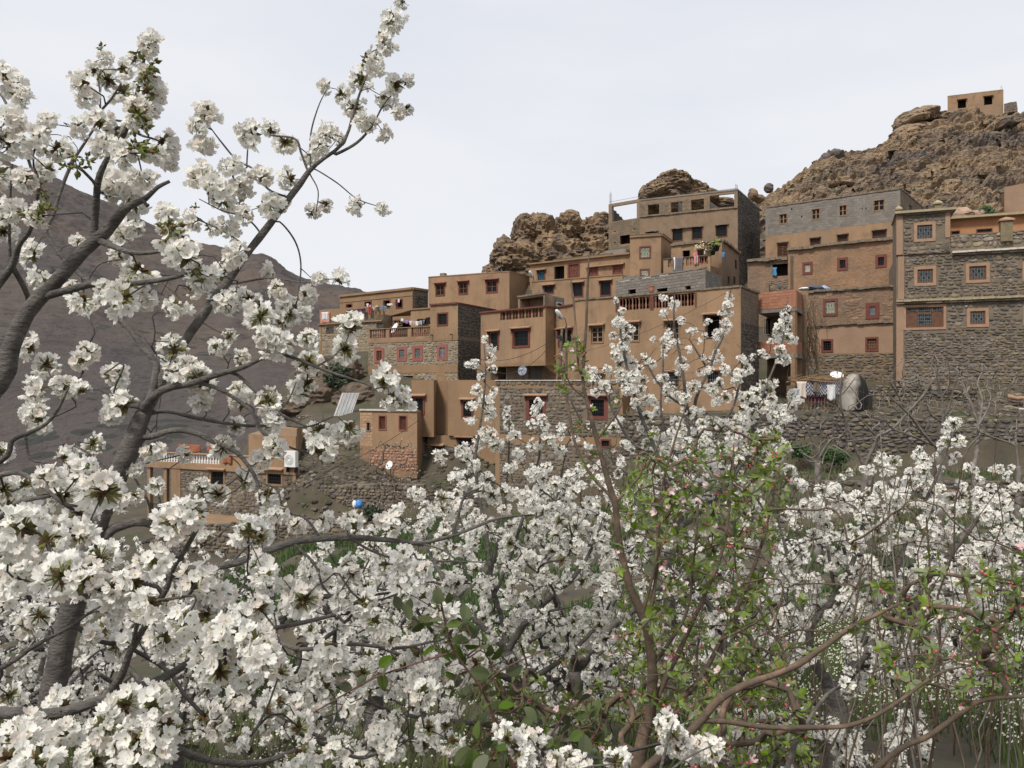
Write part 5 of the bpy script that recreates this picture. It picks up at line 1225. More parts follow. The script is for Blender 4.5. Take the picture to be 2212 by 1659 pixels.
cloth('shirt', 'small white shirt hanging among the balcony plants', 'shirt', bfc, *Z9(1205, 250), 44 * .0911, 84 * .0911, cm('white'), 'shirt', -.1)
cloth('jacket', 'blue and white jacket hanging at the balcony house corner', 'jacket', bfc, *Z9(1640, 285), 70 * .0911, 120 * .0911, cm('blue'), 'shirt', -.2)
def lathe(mb, c, prof, n=12, mi=0):
    b = len(mb.v)
    for r_, z in prof:
        for k in range(n): a = 2 * math.pi * k / n; mb.v.append((c.x + math.cos(a) * r_, c.y + math.sin(a) * r_, c.z + z))
    for i in range(len(prof) - 1):
        for k in range(n): mb.f.append((b + i * n + k, b + i * n + (k + 1) % n, b + (i + 1) * n + (k + 1) % n, b + (i + 1) * n + k)); mb.m.append(mi)
def pot(label, p, s, mat, plant=None, seed=0):
    root = thing('plant_pot', label, 'plant pot', p); mb = MB()
    lathe(mb, p, [(.01, 0), (.28 * s, 0), (.4 * s, .5 * s), (.46 * s, .52 * s), (.46 * s, .62 * s), (.38 * s, .62 * s), (.36 * s, .5 * s), (.01, .5 * s)]); mb.build('pot', mat, root, True)
    if plant:
        r = random.Random(seed); mb = MB()
        for _ in range(110):
            q = p + V((r.gauss(0, .28), r.gauss(0, .28), .55 + abs(r.gauss(.25, .3)))) * s; u = V((r.gauss(0, 1), r.gauss(0, 1), r.gauss(0, 1))).normalized() * .13 * s; w = u.orthogonal() * .5
            mb.add([q - u, q + w, q + u, q - w], [(0, 1, 2, 3)])
        mb.build('foliage', plant, root, kind='stuff')
m_terra = M('terracotta', (.36, .16, .1), rough=.85, col2=(.28, .13, .09), scale=4)
top = lambda x: bfc.p(*[bfc.hit(*Z9(x, 360))[0], bfc.hit(*Z9(x, 350))[1]], -.12)
pot('yellow-green leafy plant in a dark pot at the balcony corner post', bfc.p(bfc.hit(*Z9(1470, 270))[0], bfc.hit(*Z9(1470, 255))[1], -.2), .8, m_iron, M('lime_leaf', (.22, .26, .06), rnd=.3), 1)
pot('plant in a faded yellow tub on the balcony rail', top(1325), .7, M('faded_tub', (.3, .26, .1)), m_lfd, 2)
pot('dark leafed plant in a black tub on the balcony rail', top(1400), .6, m_iron, m_lfd, 3)
pot('cream flowers spilling from a basket on the balcony rail', top(1110), .8, m_woodd, M('cream_flowers', (.6, .52, .35), rnd=.3), 4)
ps_ = at(*Z2(1145, 1052), 57.8); root = thing('terracotta_jar', 'wide terracotta jar standing on the long house roof before the grey blocks', 'jar', ps_); mb = MB()
lathe(mb, ps_, [(.01, 0), (.14, 0), (.2, .14), (.22, .3), (.2, .42), (.23, .47), (.23, .51), (.19, .51), (.15, .3), (.01, .25)], 16); mb.build('jar_body', m_terra, root, True); mb = MB(); lathe(mb, ps_, [(.235, .46), (.245, .48), (.245, .52), (.235, .53)], 16); mb.build('rim', m_terra, root, True)

# satellite dishes
def dish(label, c, R_, aim, mat, pole=.8, text=None):
    root = thing('satellite_dish', label, 'satellite dish', c - V((0, 0, pole + R_ * .3))); aim = V(aim).normalized(); q = aim.to_track_quat('Z', 'Y').to_matrix(); mb = MB(); n, m = 20, 4
    for s in (0, .02):
        b = len(mb.v)
        for i in range(m + 1):
            rr = R_ * i / m
            for k in range(n):
                a = 2 * math.pi * k / n; mb.v.append(tuple(c + q @ V((math.cos(a) * rr, math.sin(a) * rr * 1.08, .22 * rr * rr / R_ - s))))
        for i in range(m):
            for k in range(n): mb.f.append((b + i * n + k, b + i * n + (k + 1) % n, b + (i + 1) * n + (k + 1) % n, b + (i + 1) * n + k)); mb.m.append(0)
    mb.build('reflector', mat, root, True)
    mb = MB(); mb.tube([c - aim * .03, c - aim * .12, c - aim * .12 - V((0, 0, R_ * .3 + pole))], [.03, .03, .025], 6); mb.build('mast', m_iron, root)
    mb = MB(); e = c + q @ V((0, 0, R_ * .95)) - V((0, 0, R_ * .25)); s = c + q @ V((0, -R_ * .95, .2 * R_)); mb.tube([s, e], [.015, .015], 5); mb.tube([e + aim * .06, e - aim * .08], [.045, .045], 8); mb.build('receiver_arm', m_grey, root)
    if text:
        cu = bpy.data.curves.new('dish_lettering', 'FONT'); cu.body = text; cu.size = R_ * .52; cu.align_x = 'CENTER'; cu.extrude = .004
        tmp = bpy.data.objects.new('dish_lettering', cu); COL.objects.link(tmp); dg = bpy.context.evaluated_depsgraph_get(); me = bpy.data.meshes.new_from_object(tmp.evaluated_get(dg)); COL.objects.unlink(tmp); bpy.data.objects.remove(tmp)
        me.materials.clear(); me.materials.append(m_white); o = obj('lettering', me, root)
        z = aim; x = V((0, 0, 1)).cross(z).normalized(); y = z.cross(x); rot = Matrix((x, y, z)).transposed().to_4x4()
        o.matrix_basis = Matrix.Translation(c + y * R_ * .22 + z * (.09 * R_ + .02) - root.location) @ rot
    return root
dish('large white satellite dish on the balustrade terrace', laundry_face.p(*laundry_face.hit(*Z8(1245, 600)), -.9), .52, (-.75, -.55, .45), m_white, .4)
dish('grey satellite dish with white lettering under the overhanging bay', at(1129, 801, 61.2), .37, (-.35, -.9, .3), M('dish_grey', (.17, .2, .25), rough=.5), .5, 'OSLGE')
dish('pale satellite dish on the slope below the small house', at(*Z6(1680, 728), 57), .3, (-.5, -.75, .4), m_white, .5)
dish('white dish lying on the brushwood roof beside the clay oven', at(*Z5(718, 340), 49.9), .4, (-.1, -.5, .86), m_white, .1)
# antenna, AC, metal sheets, bags
ac = bal_f.p(hx(bal_f, Z6(998, 712)[0]), hz(bal_f, *Z6(998, 735)), 0); root = thing('air_conditioner', 'white air conditioner unit on the wall of the balustrade house', 'air conditioner', ac); mb = MB(); u = bal_f.hit(Z6(980, 0)[0], 950)[0]
z0 = hz(bal_f, *Z6(998, 735)); bal_f.box(mb, u, u + .95, z0, z0 + 1.15, .1, .45); mb.build('casing', m_white, root); mb = MB(); cc = bal_f.p(u + .42, z0 + .5, .46)
for rr in (.15, .25, .35): mb.tube([cc + V((bal_f.t.x * math.cos(a) * rr, bal_f.t.y * math.cos(a) * rr, math.sin(a) * rr)) for a in [k * math.pi / 6 for k in range(13)]], [.015] * 13, 4, cap=False)
mb.build('fan_grille', m_grey, root); mb = MB(); bal_f.box(mb, u + .1, u + .15, z0 - .4, z0, 0, .4); bal_f.box(mb, u + .8, u + .85, z0 - .4, z0, 0, .4); mb.build('bracket', m_iron, root)
mb = MB(); c = at(*Z6(1343, 312), 67.5)
for i in range(10):
    a, b = -1 + i * .2, -.8 + i * .2; dz = .04 * (i % 2)
    for x0, x1, e in ((a, a + .1, 1), (a + .1, b, -1)): mb.quad(c + V((x0 * .75, .3 - dz * e, -1.1)), c + V((x1 * .75, .3 + dz * e, -1.1)), c + V((x1 * .75 + .65, .9 + dz * e, 1.05)), c + V((x0 * .75 + .65, .9 - dz * e, 1.05)))
o = mb.top('corrugated_sheet', M('galvanised_sheet', (.5, .5, .5), rough=.5, col2=(.4, .4, .4), scale=2), 'leaning pale corrugated metal sheet on the path bank', 'metal sheet'); o.modifiers.new('thickness', 'SOLIDIFY').thickness = .02
def sack(name, label, px, py, d, sx, sy, sz, mat, seed=0, cat='bag', rough=.3):
    return rock(name, label, cat, [(px, py, d, sx, sz, sy), (px + sx * .4, py + sz * .3, d + .1, sx * .7, sz * .7, sy * .7)], mat, seed, 3, rough)
sack('plastic_bag', 'blue plastic bag lying at the foot of the rubble wall', *Z6(1467, 992), 50, 7.5, .25, 9, M('blue_plastic', (.06, .25, .62), rough=.4), 21)
sack('plastic_bag', 'white plastic bag beside the blue bag', *Z6(1438, 993), 50.2, 6, .2, 9, m_white, 22)
sack('white_sacks', 'crumpled white sacks left of the blue tarpaulin on the adobe roof edge', *Z3(535, 880), 62.4, 13, .6, 4, m_white, 23, 'sacks', .5)
sack('tarpaulin', 'dark blue tarpaulin bundle on the adobe house roof', *Z3(615, 878), 62.2, 18, .8, 7, M('navy_tarp', (.06, .08, .11), rough=.5), 24, 'tarpaulin', .4)
sack('tarpaulin', 'pale blue crumpled sheet at the right of the dark tarpaulin', *Z3(690, 872), 62, 10, .6, 7, M('paleblue_tarp', (.3, .38, .5), rough=.5), 25, 'plastic sheet', .5)
cloth('cloth', 'blue cloth hanging from the dark doorway of the adobe wing', 'cloth', wing_g, *Z3(318, 718), 9, 20, cm('blue'), 'shawl', .15)
mb = MB(); a = at(*Z3(730, 855), 59.2); mb.tube([a, at(*Z3(870, 843), 58.6)], [.04, .03], 5); mb.tube([at(*Z3(655, 850), 59.3), at(*Z3(632, 768), 59.5)], [.05, .04], 5); mb.tube([at(*Z3(680, 850), 59.3), at(*Z3(678, 788), 59.3)], [.04, .04], 5); mb.top('branch_poles', m_wood, 'crooked wooden poles sticking out of the tarpaulin heap', 'poles')

# clay oven
c = at(*Z5(858, 595), 49.2); c.z = -1.62; root = thing('clay_oven', 'whitewashed beehive clay oven with one soot-blackened side', 'oven', c)
prof_ = [(.82, 0), (.86, .4), (.86, .9), (.8, 1.35), (.68, 1.75), (.5, 2.05), (.3, 2.24), (.13, 2.32), (.01, 2.33)]
mb = MB(); n = 28; b = 0
for r_, z in prof_:
    for k in range(n):
        a = 2 * math.pi * k / n; j = 1 + .04 * noise.noise(V((math.cos(a) * 2, math.sin(a) * 2, z))); mb.v.append((c.x + math.cos(a) * r_ * j, c.y + math.sin(a) * r_ * j, c.z + z * .98))
for i in range(len(prof_) - 1):
    for k in range(n): mb.f.append((i * n + k, i * n + (k + 1) % n, (i + 1) * n + (k + 1) % n, (i + 1) * n + k)); mb.m.append(0)
m_oven = M('lime_wash', (.40, .37, .32), col2=(.30, .275, .24), scale=1.5, bump=.5, bscale=6, col3=(.2, .175, .15), s3=1.6)
t = m_oven.node_tree; nn = t.nodes; bb = nn['Principled BSDF']; src = bb.inputs['Base Color'].links[0].from_socket
g = nn.new('ShaderNodeTexCoord'); sp = nn.new('ShaderNodeSeparateXYZ'); t.links.new(g.outputs['Object'], sp.inputs[0]); nz_ = nn.new('ShaderNodeTexNoise'); nz_.inputs['Scale'].default_value = 2.2
ma = nn.new('ShaderNodeMath'); ma.operation = 'MULTIPLY_ADD'; t.links.new(nz_.outputs[0], ma.inputs[0]); ma.inputs[1].default_value = .55; t.links.new(sp.outputs['X'], ma.inputs[2])
m3 = nn.new('ShaderNodeMath'); m3.operation = 'MULTIPLY_ADD'; t.links.new(sp.outputs['Z'], m3.inputs[0]); m3.inputs[1].default_value = -.2; t.links.new(ma.outputs[0], m3.inputs[2])
mr = nn.new('ShaderNodeMapRange'); t.links.new(m3.outputs[0], mr.inputs[0]); mr.inputs[1].default_value = -.32; mr.inputs[2].default_value = .0
mxx = nn.new('ShaderNodeMixRGB'); t.links.new(mr.outputs[0], mxx.inputs[0]); t.links.new(src, mxx.inputs[1]); mxx.inputs[2].default_value = (.018, .016, .015, 1); t.links.new(mxx.outputs[0], bb.inputs['Base Color'])
mb.build('dome', m_oven, root, True)
mb = MB(); q = c + V((.5, -.74, 0)); mb.box8([q + V(p) for p in ((-.3, -.08, .1), (.4, .2, .1), (.4, .3, .1), (-.3, .05, .1), (-.3, -.05, 1.0), (.4, .22, 1.0), (.4, .3, 1.0), (-.3, .05, 1.0))]); mb.build('mouth', m_dark, root)
mb = MB(); mb.tube([c + V((.2, -.86, 0)), c + V((.2, -.88, 1.4))], [.03, .03], 5); mb.build('iron_rod', m_iron, root)
# fence with brushwood roof and cloths
ff = Face(XY(*[Z5(385, 0)[0], 49.3]), XY(*[Z5(765, 0)[0], 49.1]), -1.7, 0); root = thing('stick_fence', 'stick and wire pen with brushwood roof beside the clay oven', 'fence', ff.p(ff.len / 2, -1.7))
for i in range(15):
    mb = MB(); u = ff.len * i / 14; mb.tube([ff.p(u, -1.75, -.1), ff.p(u + R.uniform(-.1, .1), .15 + R.uniform(-.1, .2), -.1)], [.035, .03], 5); mb.build('stick', m_pole, root)
mb = MB()
for z in (-1.5, -1.15, -.8, -.3, .1): mb.tube([ff.p(0, z, -.08), ff.p(ff.len, z + R.uniform(-.05, .05), -.08)], [.015, .015], 3)
mb.build('wire', m_ironp, root)
mb = MB()
for i in range(70):
    a = ff.p(R.uniform(-.3, ff.len - 1), .1 + R.uniform(0, .35), R.uniform(-1.6, .2)); mb.tube([a, a + V((R.uniform(.6, 2.2), R.uniform(-.6, .6), R.uniform(-.2, .3)))], [.035, .02], 4)
mb.build('brushwood', m_wood, root, kind='stuff')
mb = MB(); ff.box(mb, 0, ff.len, -1.7, -.1, -1.9, -1.7); mb.build('back_wall', m_adobe, root)
checks = [M('check_dark', (.05, .055, .09), rough=.9), M('check_light', (.42, .41, .44), rough=.9)]
for lb, x, w in (('navy and white checked cloth behind the white coat on the pen', 510, 120), ('navy and white checked cloth hanging in the middle of the pen', 605, 90), ('navy and white checked cloth right of the white sack on the pen', 705, 90)):
    o = cloth('checked_cloth', lb, 'cloth', ff, *Z5(x, 378), w * .2708, 130 * .2708, None, 'towel', .05, 'checked cloths on the stick pen', checks, lambda i, j: (i + j) % 2)
cloth('coat', 'white coat hanging on the left end of the stick pen', 'coat', ff, *Z5(432, 385), 88 * .2708, 138 * .2708, cm('cream'), 'shawl', .16)
cloth('robe', 'long grey-white robe hanging at the post left of the white coat', 'robe', ff, *Z5(385, 440), 60 * .2708, 120 * .2708, cm('palegrey'), 'shawl', .22)
cloth('shawl', 'brown shawl hanging between the checked cloths', 'shawl', ff, *Z5(550, 372), 60 * .2708, 112 * .2708, cm('brown'), 'shawl', .16)
cloth('sack', 'empty white sack pegged upside down on the pen', 'sack', ff, *Z5(668, 410), 70 * .2708, 132 * .2708, cm('white'), 'towel', .18)
cloth('cloth', 'magenta cloth low inside the pen', 'cloth', ff, *Z5(570, 505), 120 * .2708, 50 * .2708, M('magenta_cloth', (.28, .03, .1)), 'towel', -.3)
# logs
for i, (x, y, x2, y2, r_, lb) in enumerate(((1950, 622, 2260, 605, .12, 'long pale peeled log lying lowest on the woodpile'), (2085, 508, 2290, 530, .13, 'short reddish log on top of the woodpile'), (1960, 580, 2180, 560, .08, 'thin grey log in the middle of the woodpile'), (2020, 540, 2260, 580, .1, 'dark crooked log crossing the woodpile'), (2050, 560, 2300, 545, .12, 'stout brown log at the back of the woodpile'))):
    a, b = at(*Z5(x, y), 48.2 + i * .15), at(*Z5(x2, y2), 48 + i * .2); mb = MB(); mb.tube([a.lerp(b, t / 6) + V((0, 0, .05 * math.sin(t * 2 + i))) for t in range(7)], [r_ * (1 + .1 * math.sin(t + i)) for t in range(7)], 8)
    mb.top('log', (m_whit if i == 0 else (m_cap if i == 1 else m_pole)), lb, 'log', group='logs piled at the right', smooth=True)
# chairs on the ridge
for i, (x, y, lb, mt) in enumerate(((1690, 160, 'grey plastic chair leftmost on the rocky ridge', m_grey), (1722, 158, 'second grey plastic chair on the rocky ridge', m_grey), (1757, 152, 'tipped grey chair between the others on the ridge', m_grey), (1850, 158, 'white plastic chair on the ridge', m_white), (1888, 148, 'pale chair nearest the strip house on the ridge', m_white))):
    p = at(*Z1(x, y), 90); root = thing('plastic_chair', lb, 'chair', p, 'plastic chairs on the rocky ridge'); mb = MB()
    mb.box8([p + V(q) for q in ((-.28, -.28, .42), (.28, -.28, .42), (.28, .28, .42), (-.28, .28, .42), (-.28, -.28, .47), (.28, -.28, .47), (.28, .28, .47), (-.28, .28, .47))]); mb.build('seat', mt, root)
    mb = MB(); mb.box8([p + V(q) for q in ((-.28, .24, .48), (.28, .24, .48), (.28, .3, .48), (-.28, .3, .48), (-.24, .38, .98), (.24, .38, .98), (.24, .44, .98), (-.24, .44, .98))]); mb.build('backrest', mt, root)
    for sx in (-1, 1):
        for sy in (-1, 1): mb = MB(); mb.tube([p + V((sx * .25, sy * .25, .42)), p + V((sx * .3, sy * .3, 0))], [.03, .025], 4); mb.build('leg', mt, root)
    root.rotation_euler.z = R.uniform(-1, 1)
# utility poles, street lamps, wires
def pole(name, label, cat, px, y0, y1, d, r_=.09, lean=0, mat=m_pole, arms=(), group=None):
    a, b = at(px, y0, d), at(px + lean, y1, d); root = thing(name, label, cat, a, group); mb = MB(); mb.tube([a.lerp(b, t / 4) for t in range(5)], [r_ * (1 - .08 * t) for t in range(5)], 8); mb.build('shaft', mat, root, True); return root
p1 = pole('utility_pole', 'weathered wooden utility pole in front of the bay house, left of its twin', 'utility pole', Z4(640, 0)[0], Z4(0, 690)[1], Z4(0, 335)[1], 56, .13, Z4(660, 0)[0] - Z4(640, 0)[0], group='paired utility poles')
p2 = pole('utility_pole', 'weathered utility pole carrying the street lamp, right of its twin', 'utility pole', Z4(688, 0)[0], Z4(0, 690)[1], Z4(0, 318)[1], 56, .11, 0, group='paired utility poles')
def lamp(label, base, head, d, group='street lamps'):
    a, b = at(*base, d), at(*head, d - .5); root = thing('street_lamp', label, 'street lamp', a, group); mb = MB(); mb.tube([a, a.lerp(b, .35) + V((0, 0, .35)), a.lerp(b, .8) + V((0, 0, .15)), b], [.035] * 4, 6); mb.build('arm', m_grey, root, True)
    dr = (b - a).normalized(); mb = MB(); mb.tube([b - dr * .15, b + dr * .1, b + dr * .45, b + dr * .75, b + dr * .85], [.06, .14, .17, .12, .03], 8); mb.build('lamp_head', m_white, root, True)
    mb = MB(); mb.tube([b + dr * .15 - V((0, 0, .14)), b + dr * .6 - V((0, 0, .15))], [.08, .08], 8); mb.build('lens', m_ironp, root, True)
lamp('street lamp on the utility pole before the bay house', Z4(692, 318), Z4(655, 262), 56)
lamp('small street lamp on the wall corner of the box house', Z1(1985, 245), Z1(1968, 205), 76)
def cable(label, a, b, sag=.6, r_=.018):
    mb = MB(); mb.tube([a.lerp(b, t / 16) - V((0, 0, sag * 4 * (t / 16) * (1 - t / 16))) for t in range(17)], [r_] * 17, 4); mb.top('power_cable', m_iron, label, 'cable', loc=a, group='overhead cables')
pa_ = at(*Z4(625, 390), 56)
cable('upper cable from the utility pole towards the bay house wall', pa_, at(*Z4(205, 558), 60.5), .4)
cable('lower cable from the utility pole running under the bay', pa_, at(*Z4(215, 640), 60.3), .9)
cable('cable descending from the small house to the rubble wall', at(*Z6(1880, 415), 57), at(*Z6(1240, 770), 50), .3)
cable('cable continuing over the slope to the field', at(*Z6(1500, 600), 57), at(*Z6(640, 1040), 46), .5)
cable('thin cable slanting across the long house wall to its roof', at(*Z4(830, 490), 56), at(*Z4(1790, 90), 49.6), .35, .012)
cable('thin cable running level along the long house below its windows', at(*Z4(760, 600), 57), at(*Z4(1860, 590), 49.8), .6, .012)
mb = MB(); q = at(*Z4(640, 395), 55.9); mb.box((q.x - .18, q.y - .1, q.z - .12), (q.x + .15, q.y + .1, q.z + .12)); mb.top('junction_box', m_iron, 'black cable junction clamped to the utility pole', 'junction box')
print('props ok')
# ---------------------------------------------------------------- blossom clusters, leaves, trees
m_pet = M('cherry_petal', (.90, .885, .835), rough=.6, trans=.42, rnd=.05, spec=.15)
m_petp = M('blushed_petal', (.86, .80, .735), rough=.6, trans=.42, rnd=.07, spec=.15)
m_ped = M('green_pedicel', (.17, .19, .055), rough=.7, rnd=.2)
m_scale = M('bud_scale_brown', (.12, .07, .032), rough=.8, rnd=.3)
m_bud = M('bronze_leaf', (.16, .15, .05), rough=.6, trans=.25, rnd=.25)
m_stam = M('yellow_stamens', (.5, .42, .16), rough=.8)
CMATS = [m_pet, m_ped, m_scale, m_bud, m_stam, m_petp]
def frame(n):
    n = n.normalized(); a = n.orthogonal().normalized(); return a, n.cross(a), n
def flower(mb, c, n, s, lod, r, mi=0):
    a, b, n = frame(n); ph = r.uniform(0, 6.28); cup = r.uniform(.25, 1.1)
    for k in range(5):
        t = ph + k * 2 * math.pi / 5 + r.uniform(-.12, .12); u = a * math.cos(t) + b * math.sin(t); w = n.cross(u); L_ = s * r.uniform(.88, 1.1); cu = cup * r.uniform(.6, 1.4); W = s * r.uniform(.40, .5)
        def P(x, y): return c + u * (x * L_) + w * (y * W) + n * (cu * L_ * x * x * .75 + abs(y) * .12 * s + r.uniform(-.03, .03) * s)
        if lod == 0:
            v = [P(.06, 0), P(.38, -.75), P(.42, 0), P(.38, .75), P(.75, -1.0), P(.8, 0), P(.75, 1.0), P(1.0, -.5), P(.93, 0), P(1.0, .5)]
            mb.add(v, [(0, 2, 1), (0, 3, 2), (1, 2, 5, 4), (2, 3, 6, 5), (4, 5, 8, 7), (5, 6, 9, 8)], mi)
        elif lod == 1:
            v = [P(.05, 0), P(.6, -.95), P(1, -.35), P(1, .35), P(.6, .95)]
            mb.add(v, [(0, 2, 1), (0, 3, 2), (0, 4, 3)], mi)
        else:
            v = [P(0, 0), P(.75, -1), P(1, 0), P(.75, 1)]; mb.add(v, [(0, 2, 1), (0, 3, 2)], mi)
    if lod < 2:
        q = s * .16; e = n * s * .22
        mb.add([c + a * q + e, c + b * q + e, c - a * q + e, c - b * q + e, c + n * s * .05], [(0, 1, 4), (1, 2, 4), (2, 3, 4), (3, 0, 4)], 4)
def leaf(mb, c, u, n, L_, W, mi, segs=3, fold=.25, curl=.2):
    u = u.normalized(); w = n.cross(u).normalized(); n2 = u.cross(w); vs = []
    for i in range(segs + 1):
        x = i / segs; ww = W * (math.sin(math.pi * min(1, x * .92 + .06)) ** .8); q = c + u * (x * L_) - n2 * (curl * L_ * x * x)
        vs += [q - w * ww + n2 * fold * ww, q, q + w * ww + n2 * fold * ww]
    fs = []
    for i in range(segs): b = i * 3; fs += [(b, b + 1, b + 4, b + 3), (b + 1, b + 2, b + 5, b + 4)]
    mb.add(vs, fs, mi)
def rdir(r, zmin=-1):
    z = r.uniform(zmin, 1); a = r.uniform(0, 6.283); q = math.sqrt(max(0, 1 - z * z)); return V((math.cos(a) * q, math.sin(a) * q, z))
def cluster(seed, lod, nf, buds=0.0, blush=0):
    """flowers on pedicels round a spur at the origin, open towards -Z"""
    r = random.Random(seed); mb = MB(); dirs = []
    for _ in range(nf * 30):
        d = rdir(r, -.25)
        if all((d - q).length > (.46 if lod == 0 else .47) for q in dirs): dirs.append(d)
        if len(dirs) >= nf: break
    for d in dirs:
        k = r.uniform(.85, 1.15) * .030; c = d * k + V((r.gauss(0, .003), r.gauss(0, .003), r.gauss(0, .003)))
        n = (d + rdir(r) * .75).normalized()
        if r.random() < buds:
            q = .006; a, b, n_ = frame(n); mb.add([c + a * q, c + b * q, c - a * q, c - b * q, c + n_ * q * 1.6, c - n_ * q * 1.4], [(0, 1, 4), (1, 2, 4), (2, 3, 4), (3, 0, 4), (1, 0, 5), (2, 1, 5), (3, 2, 5), (0, 3, 5)], 0)
        else: flower(mb, c, n, .0152 * r.uniform(.82, 1.15), lod, r, 5 if r.random() < blush else 0)
        if lod < 2: mb.tube([V((0, 0, 0)), c * .5, c - n * .001], [.0012, .0011, .0014], 3, 1, cap=False)
    for _ in range(16 if lod == 0 else (11 if lod == 1 else 7)):
        d = rdir(r, -1); d = (d - V((0, 0, .7))).normalized(); a = V((0, 0, 0)) + d * .004; s = r.uniform(.009, .018); w = d.orthogonal() * .005
        mb.add([a - w, a + w, a + d * s + w * .3, a + d * s - w * .3], [(0, 1, 2, 3)], 2)
    for _ in range(6 if lod < 2 else 3):
        d = (rdir(r, -.9) - V((0, 0, .5))).normalized(); leaf(mb, d * .006, d, rdir(r), r.uniform(.018, .032), .006, 3, 2)
    return mb.mesh('blossom_cluster', CMATS)
HI = [cluster(10 + i, 0, 21 + i % 5, .08 if i % 3 else .35, .15 if i % 2 else .35) for i in range(6)]
MID = [cluster(40 + i, 1, 20 + i % 4, .05, .2) for i in range(7)]
LOW = [cluster(70 + i, 2, 17 + i % 3, 0, .12) for i in range(7)]
m_apl = M('apple_leaf', (.185, .245, .06), rough=.55, trans=.3, rnd=.28, hue=.015); m_apb = M('apple_bud_pink', (.50, .10, .15), rough=.6, rnd=.25); m_app = M('apple_petal', (.75, .58, .58), rough=.6, trans=.3, rnd=.1)
def rosette(seed, nl=7, nb=3, size=.038):
    r = random.Random(seed); mb = MB()
    for i in range(nl):
        a = i * 2.4 + r.uniform(-.4, .4); u = V((math.cos(a), math.sin(a), r.uniform(.1, 1.0))); leaf(mb, u * .004, u, V((0, 0, 1)), size * r.uniform(.6, 1.25), size * r.uniform(.22, .32), 0, 3, .35, .3)
    for i in range(nb):
        c = V((r.uniform(-.014, .014), r.uniform(-.014, .014), r.uniform(.012, .028))); q = .0055
        mb.add([c + V((q, 0, 0)), c + V((0, q, 0)), c - V((q, 0, 0)), c - V((0, q, 0)), c + V((0, 0, q * 1.4)), c - V((0, 0, q))], [(0, 1, 4), (1, 2, 4), (2, 3, 4), (3, 0, 4), (1, 0, 5), (2, 1, 5), (3, 2, 5), (0, 3, 5)], 1)
        mb.tube([V((0, 0, 0)), c], [.001, .001], 3, 0, cap=False)
    if seed % 3 == 0: flower(mb, V((0, 0, .03)), V((r.uniform(-.5, .5), -.8, .5)), .017, 1, r, 2)
    return mb.mesh('leaf_rosette', [m_apl, m_apb, m_app, m_ped, m_stam])
ROS = [rosette(i, 6 + i % 3, (0, 2, 0, 3, 0, 4)[i % 6]) for i in range(8)]
m_rosel = M('bramble_leaf', (.085, .115, .035), rough=.75, trans=.25, rnd=.35, hue=.02, spec=.12)
def bigleaf(seed):
    r = random.Random(seed); mb = MB(); mb.tube([V((0, 0, 0)), V((.01, 0, .012))], [.001, .001], 3, 0, cap=False)
    leaf(mb, V((.01, 0, .012)), V((1, 0, r.uniform(-.3, .3))), V((0, 0, 1)), .05, .018, 0, 5, .2, .25); return mb.mesh('leaf', [m_rosel])
BLF = [bigleaf(i) for i in range(3)]

def catmull(P, step):
    P = [V(p) for p in P]; out = []
    Q = [P[0] * 2 - P[1]] + P + [P[-1] * 2 - P[-2]]
    for i in range(1, len(Q) - 2):
        a, b, c, d = Q[i - 1], Q[i], Q[i + 1], Q[i + 2]; n = max(2, int((c - b).length / step))
        for k in range(n):
            t = k / n; out.append(((b * 2) + (c - a) * t + (a * 2 - b * 5 + c * 4 - d) * t * t + (b * 3 - a - c * 3 + d) * t * t * t) * .5)
    out.append(P[-1]); return out

m_bark = M('cherry_bark', (.165, .15, .136), rough=.85, col2=(.085, .077, .071), scale=14, bump=1, bscale=70, bdist=.012, col3=(.19, .17, .15), s3=26, sv=(1, 1, 2.5))
m_barkd = M('dark_twig_bark', (.045, .039, .037), rough=.85, col2=(.075, .067, .062), scale=20, bump=.8, bscale=120, bdist=.004)
m_appleb = M('apple_bark', (.125, .09, .062), rough=.85, col2=(.08, .06, .045), scale=16, bump=.8, bscale=90, bdist=.005, col3=(.2, .13, .09), s3=18)
m_pale = M('pale_bare_bark', (.23, .205, .18), rough=.85, col2=(.13, .115, .1), scale=6, bump=.6, bscale=30, bdist=.01)

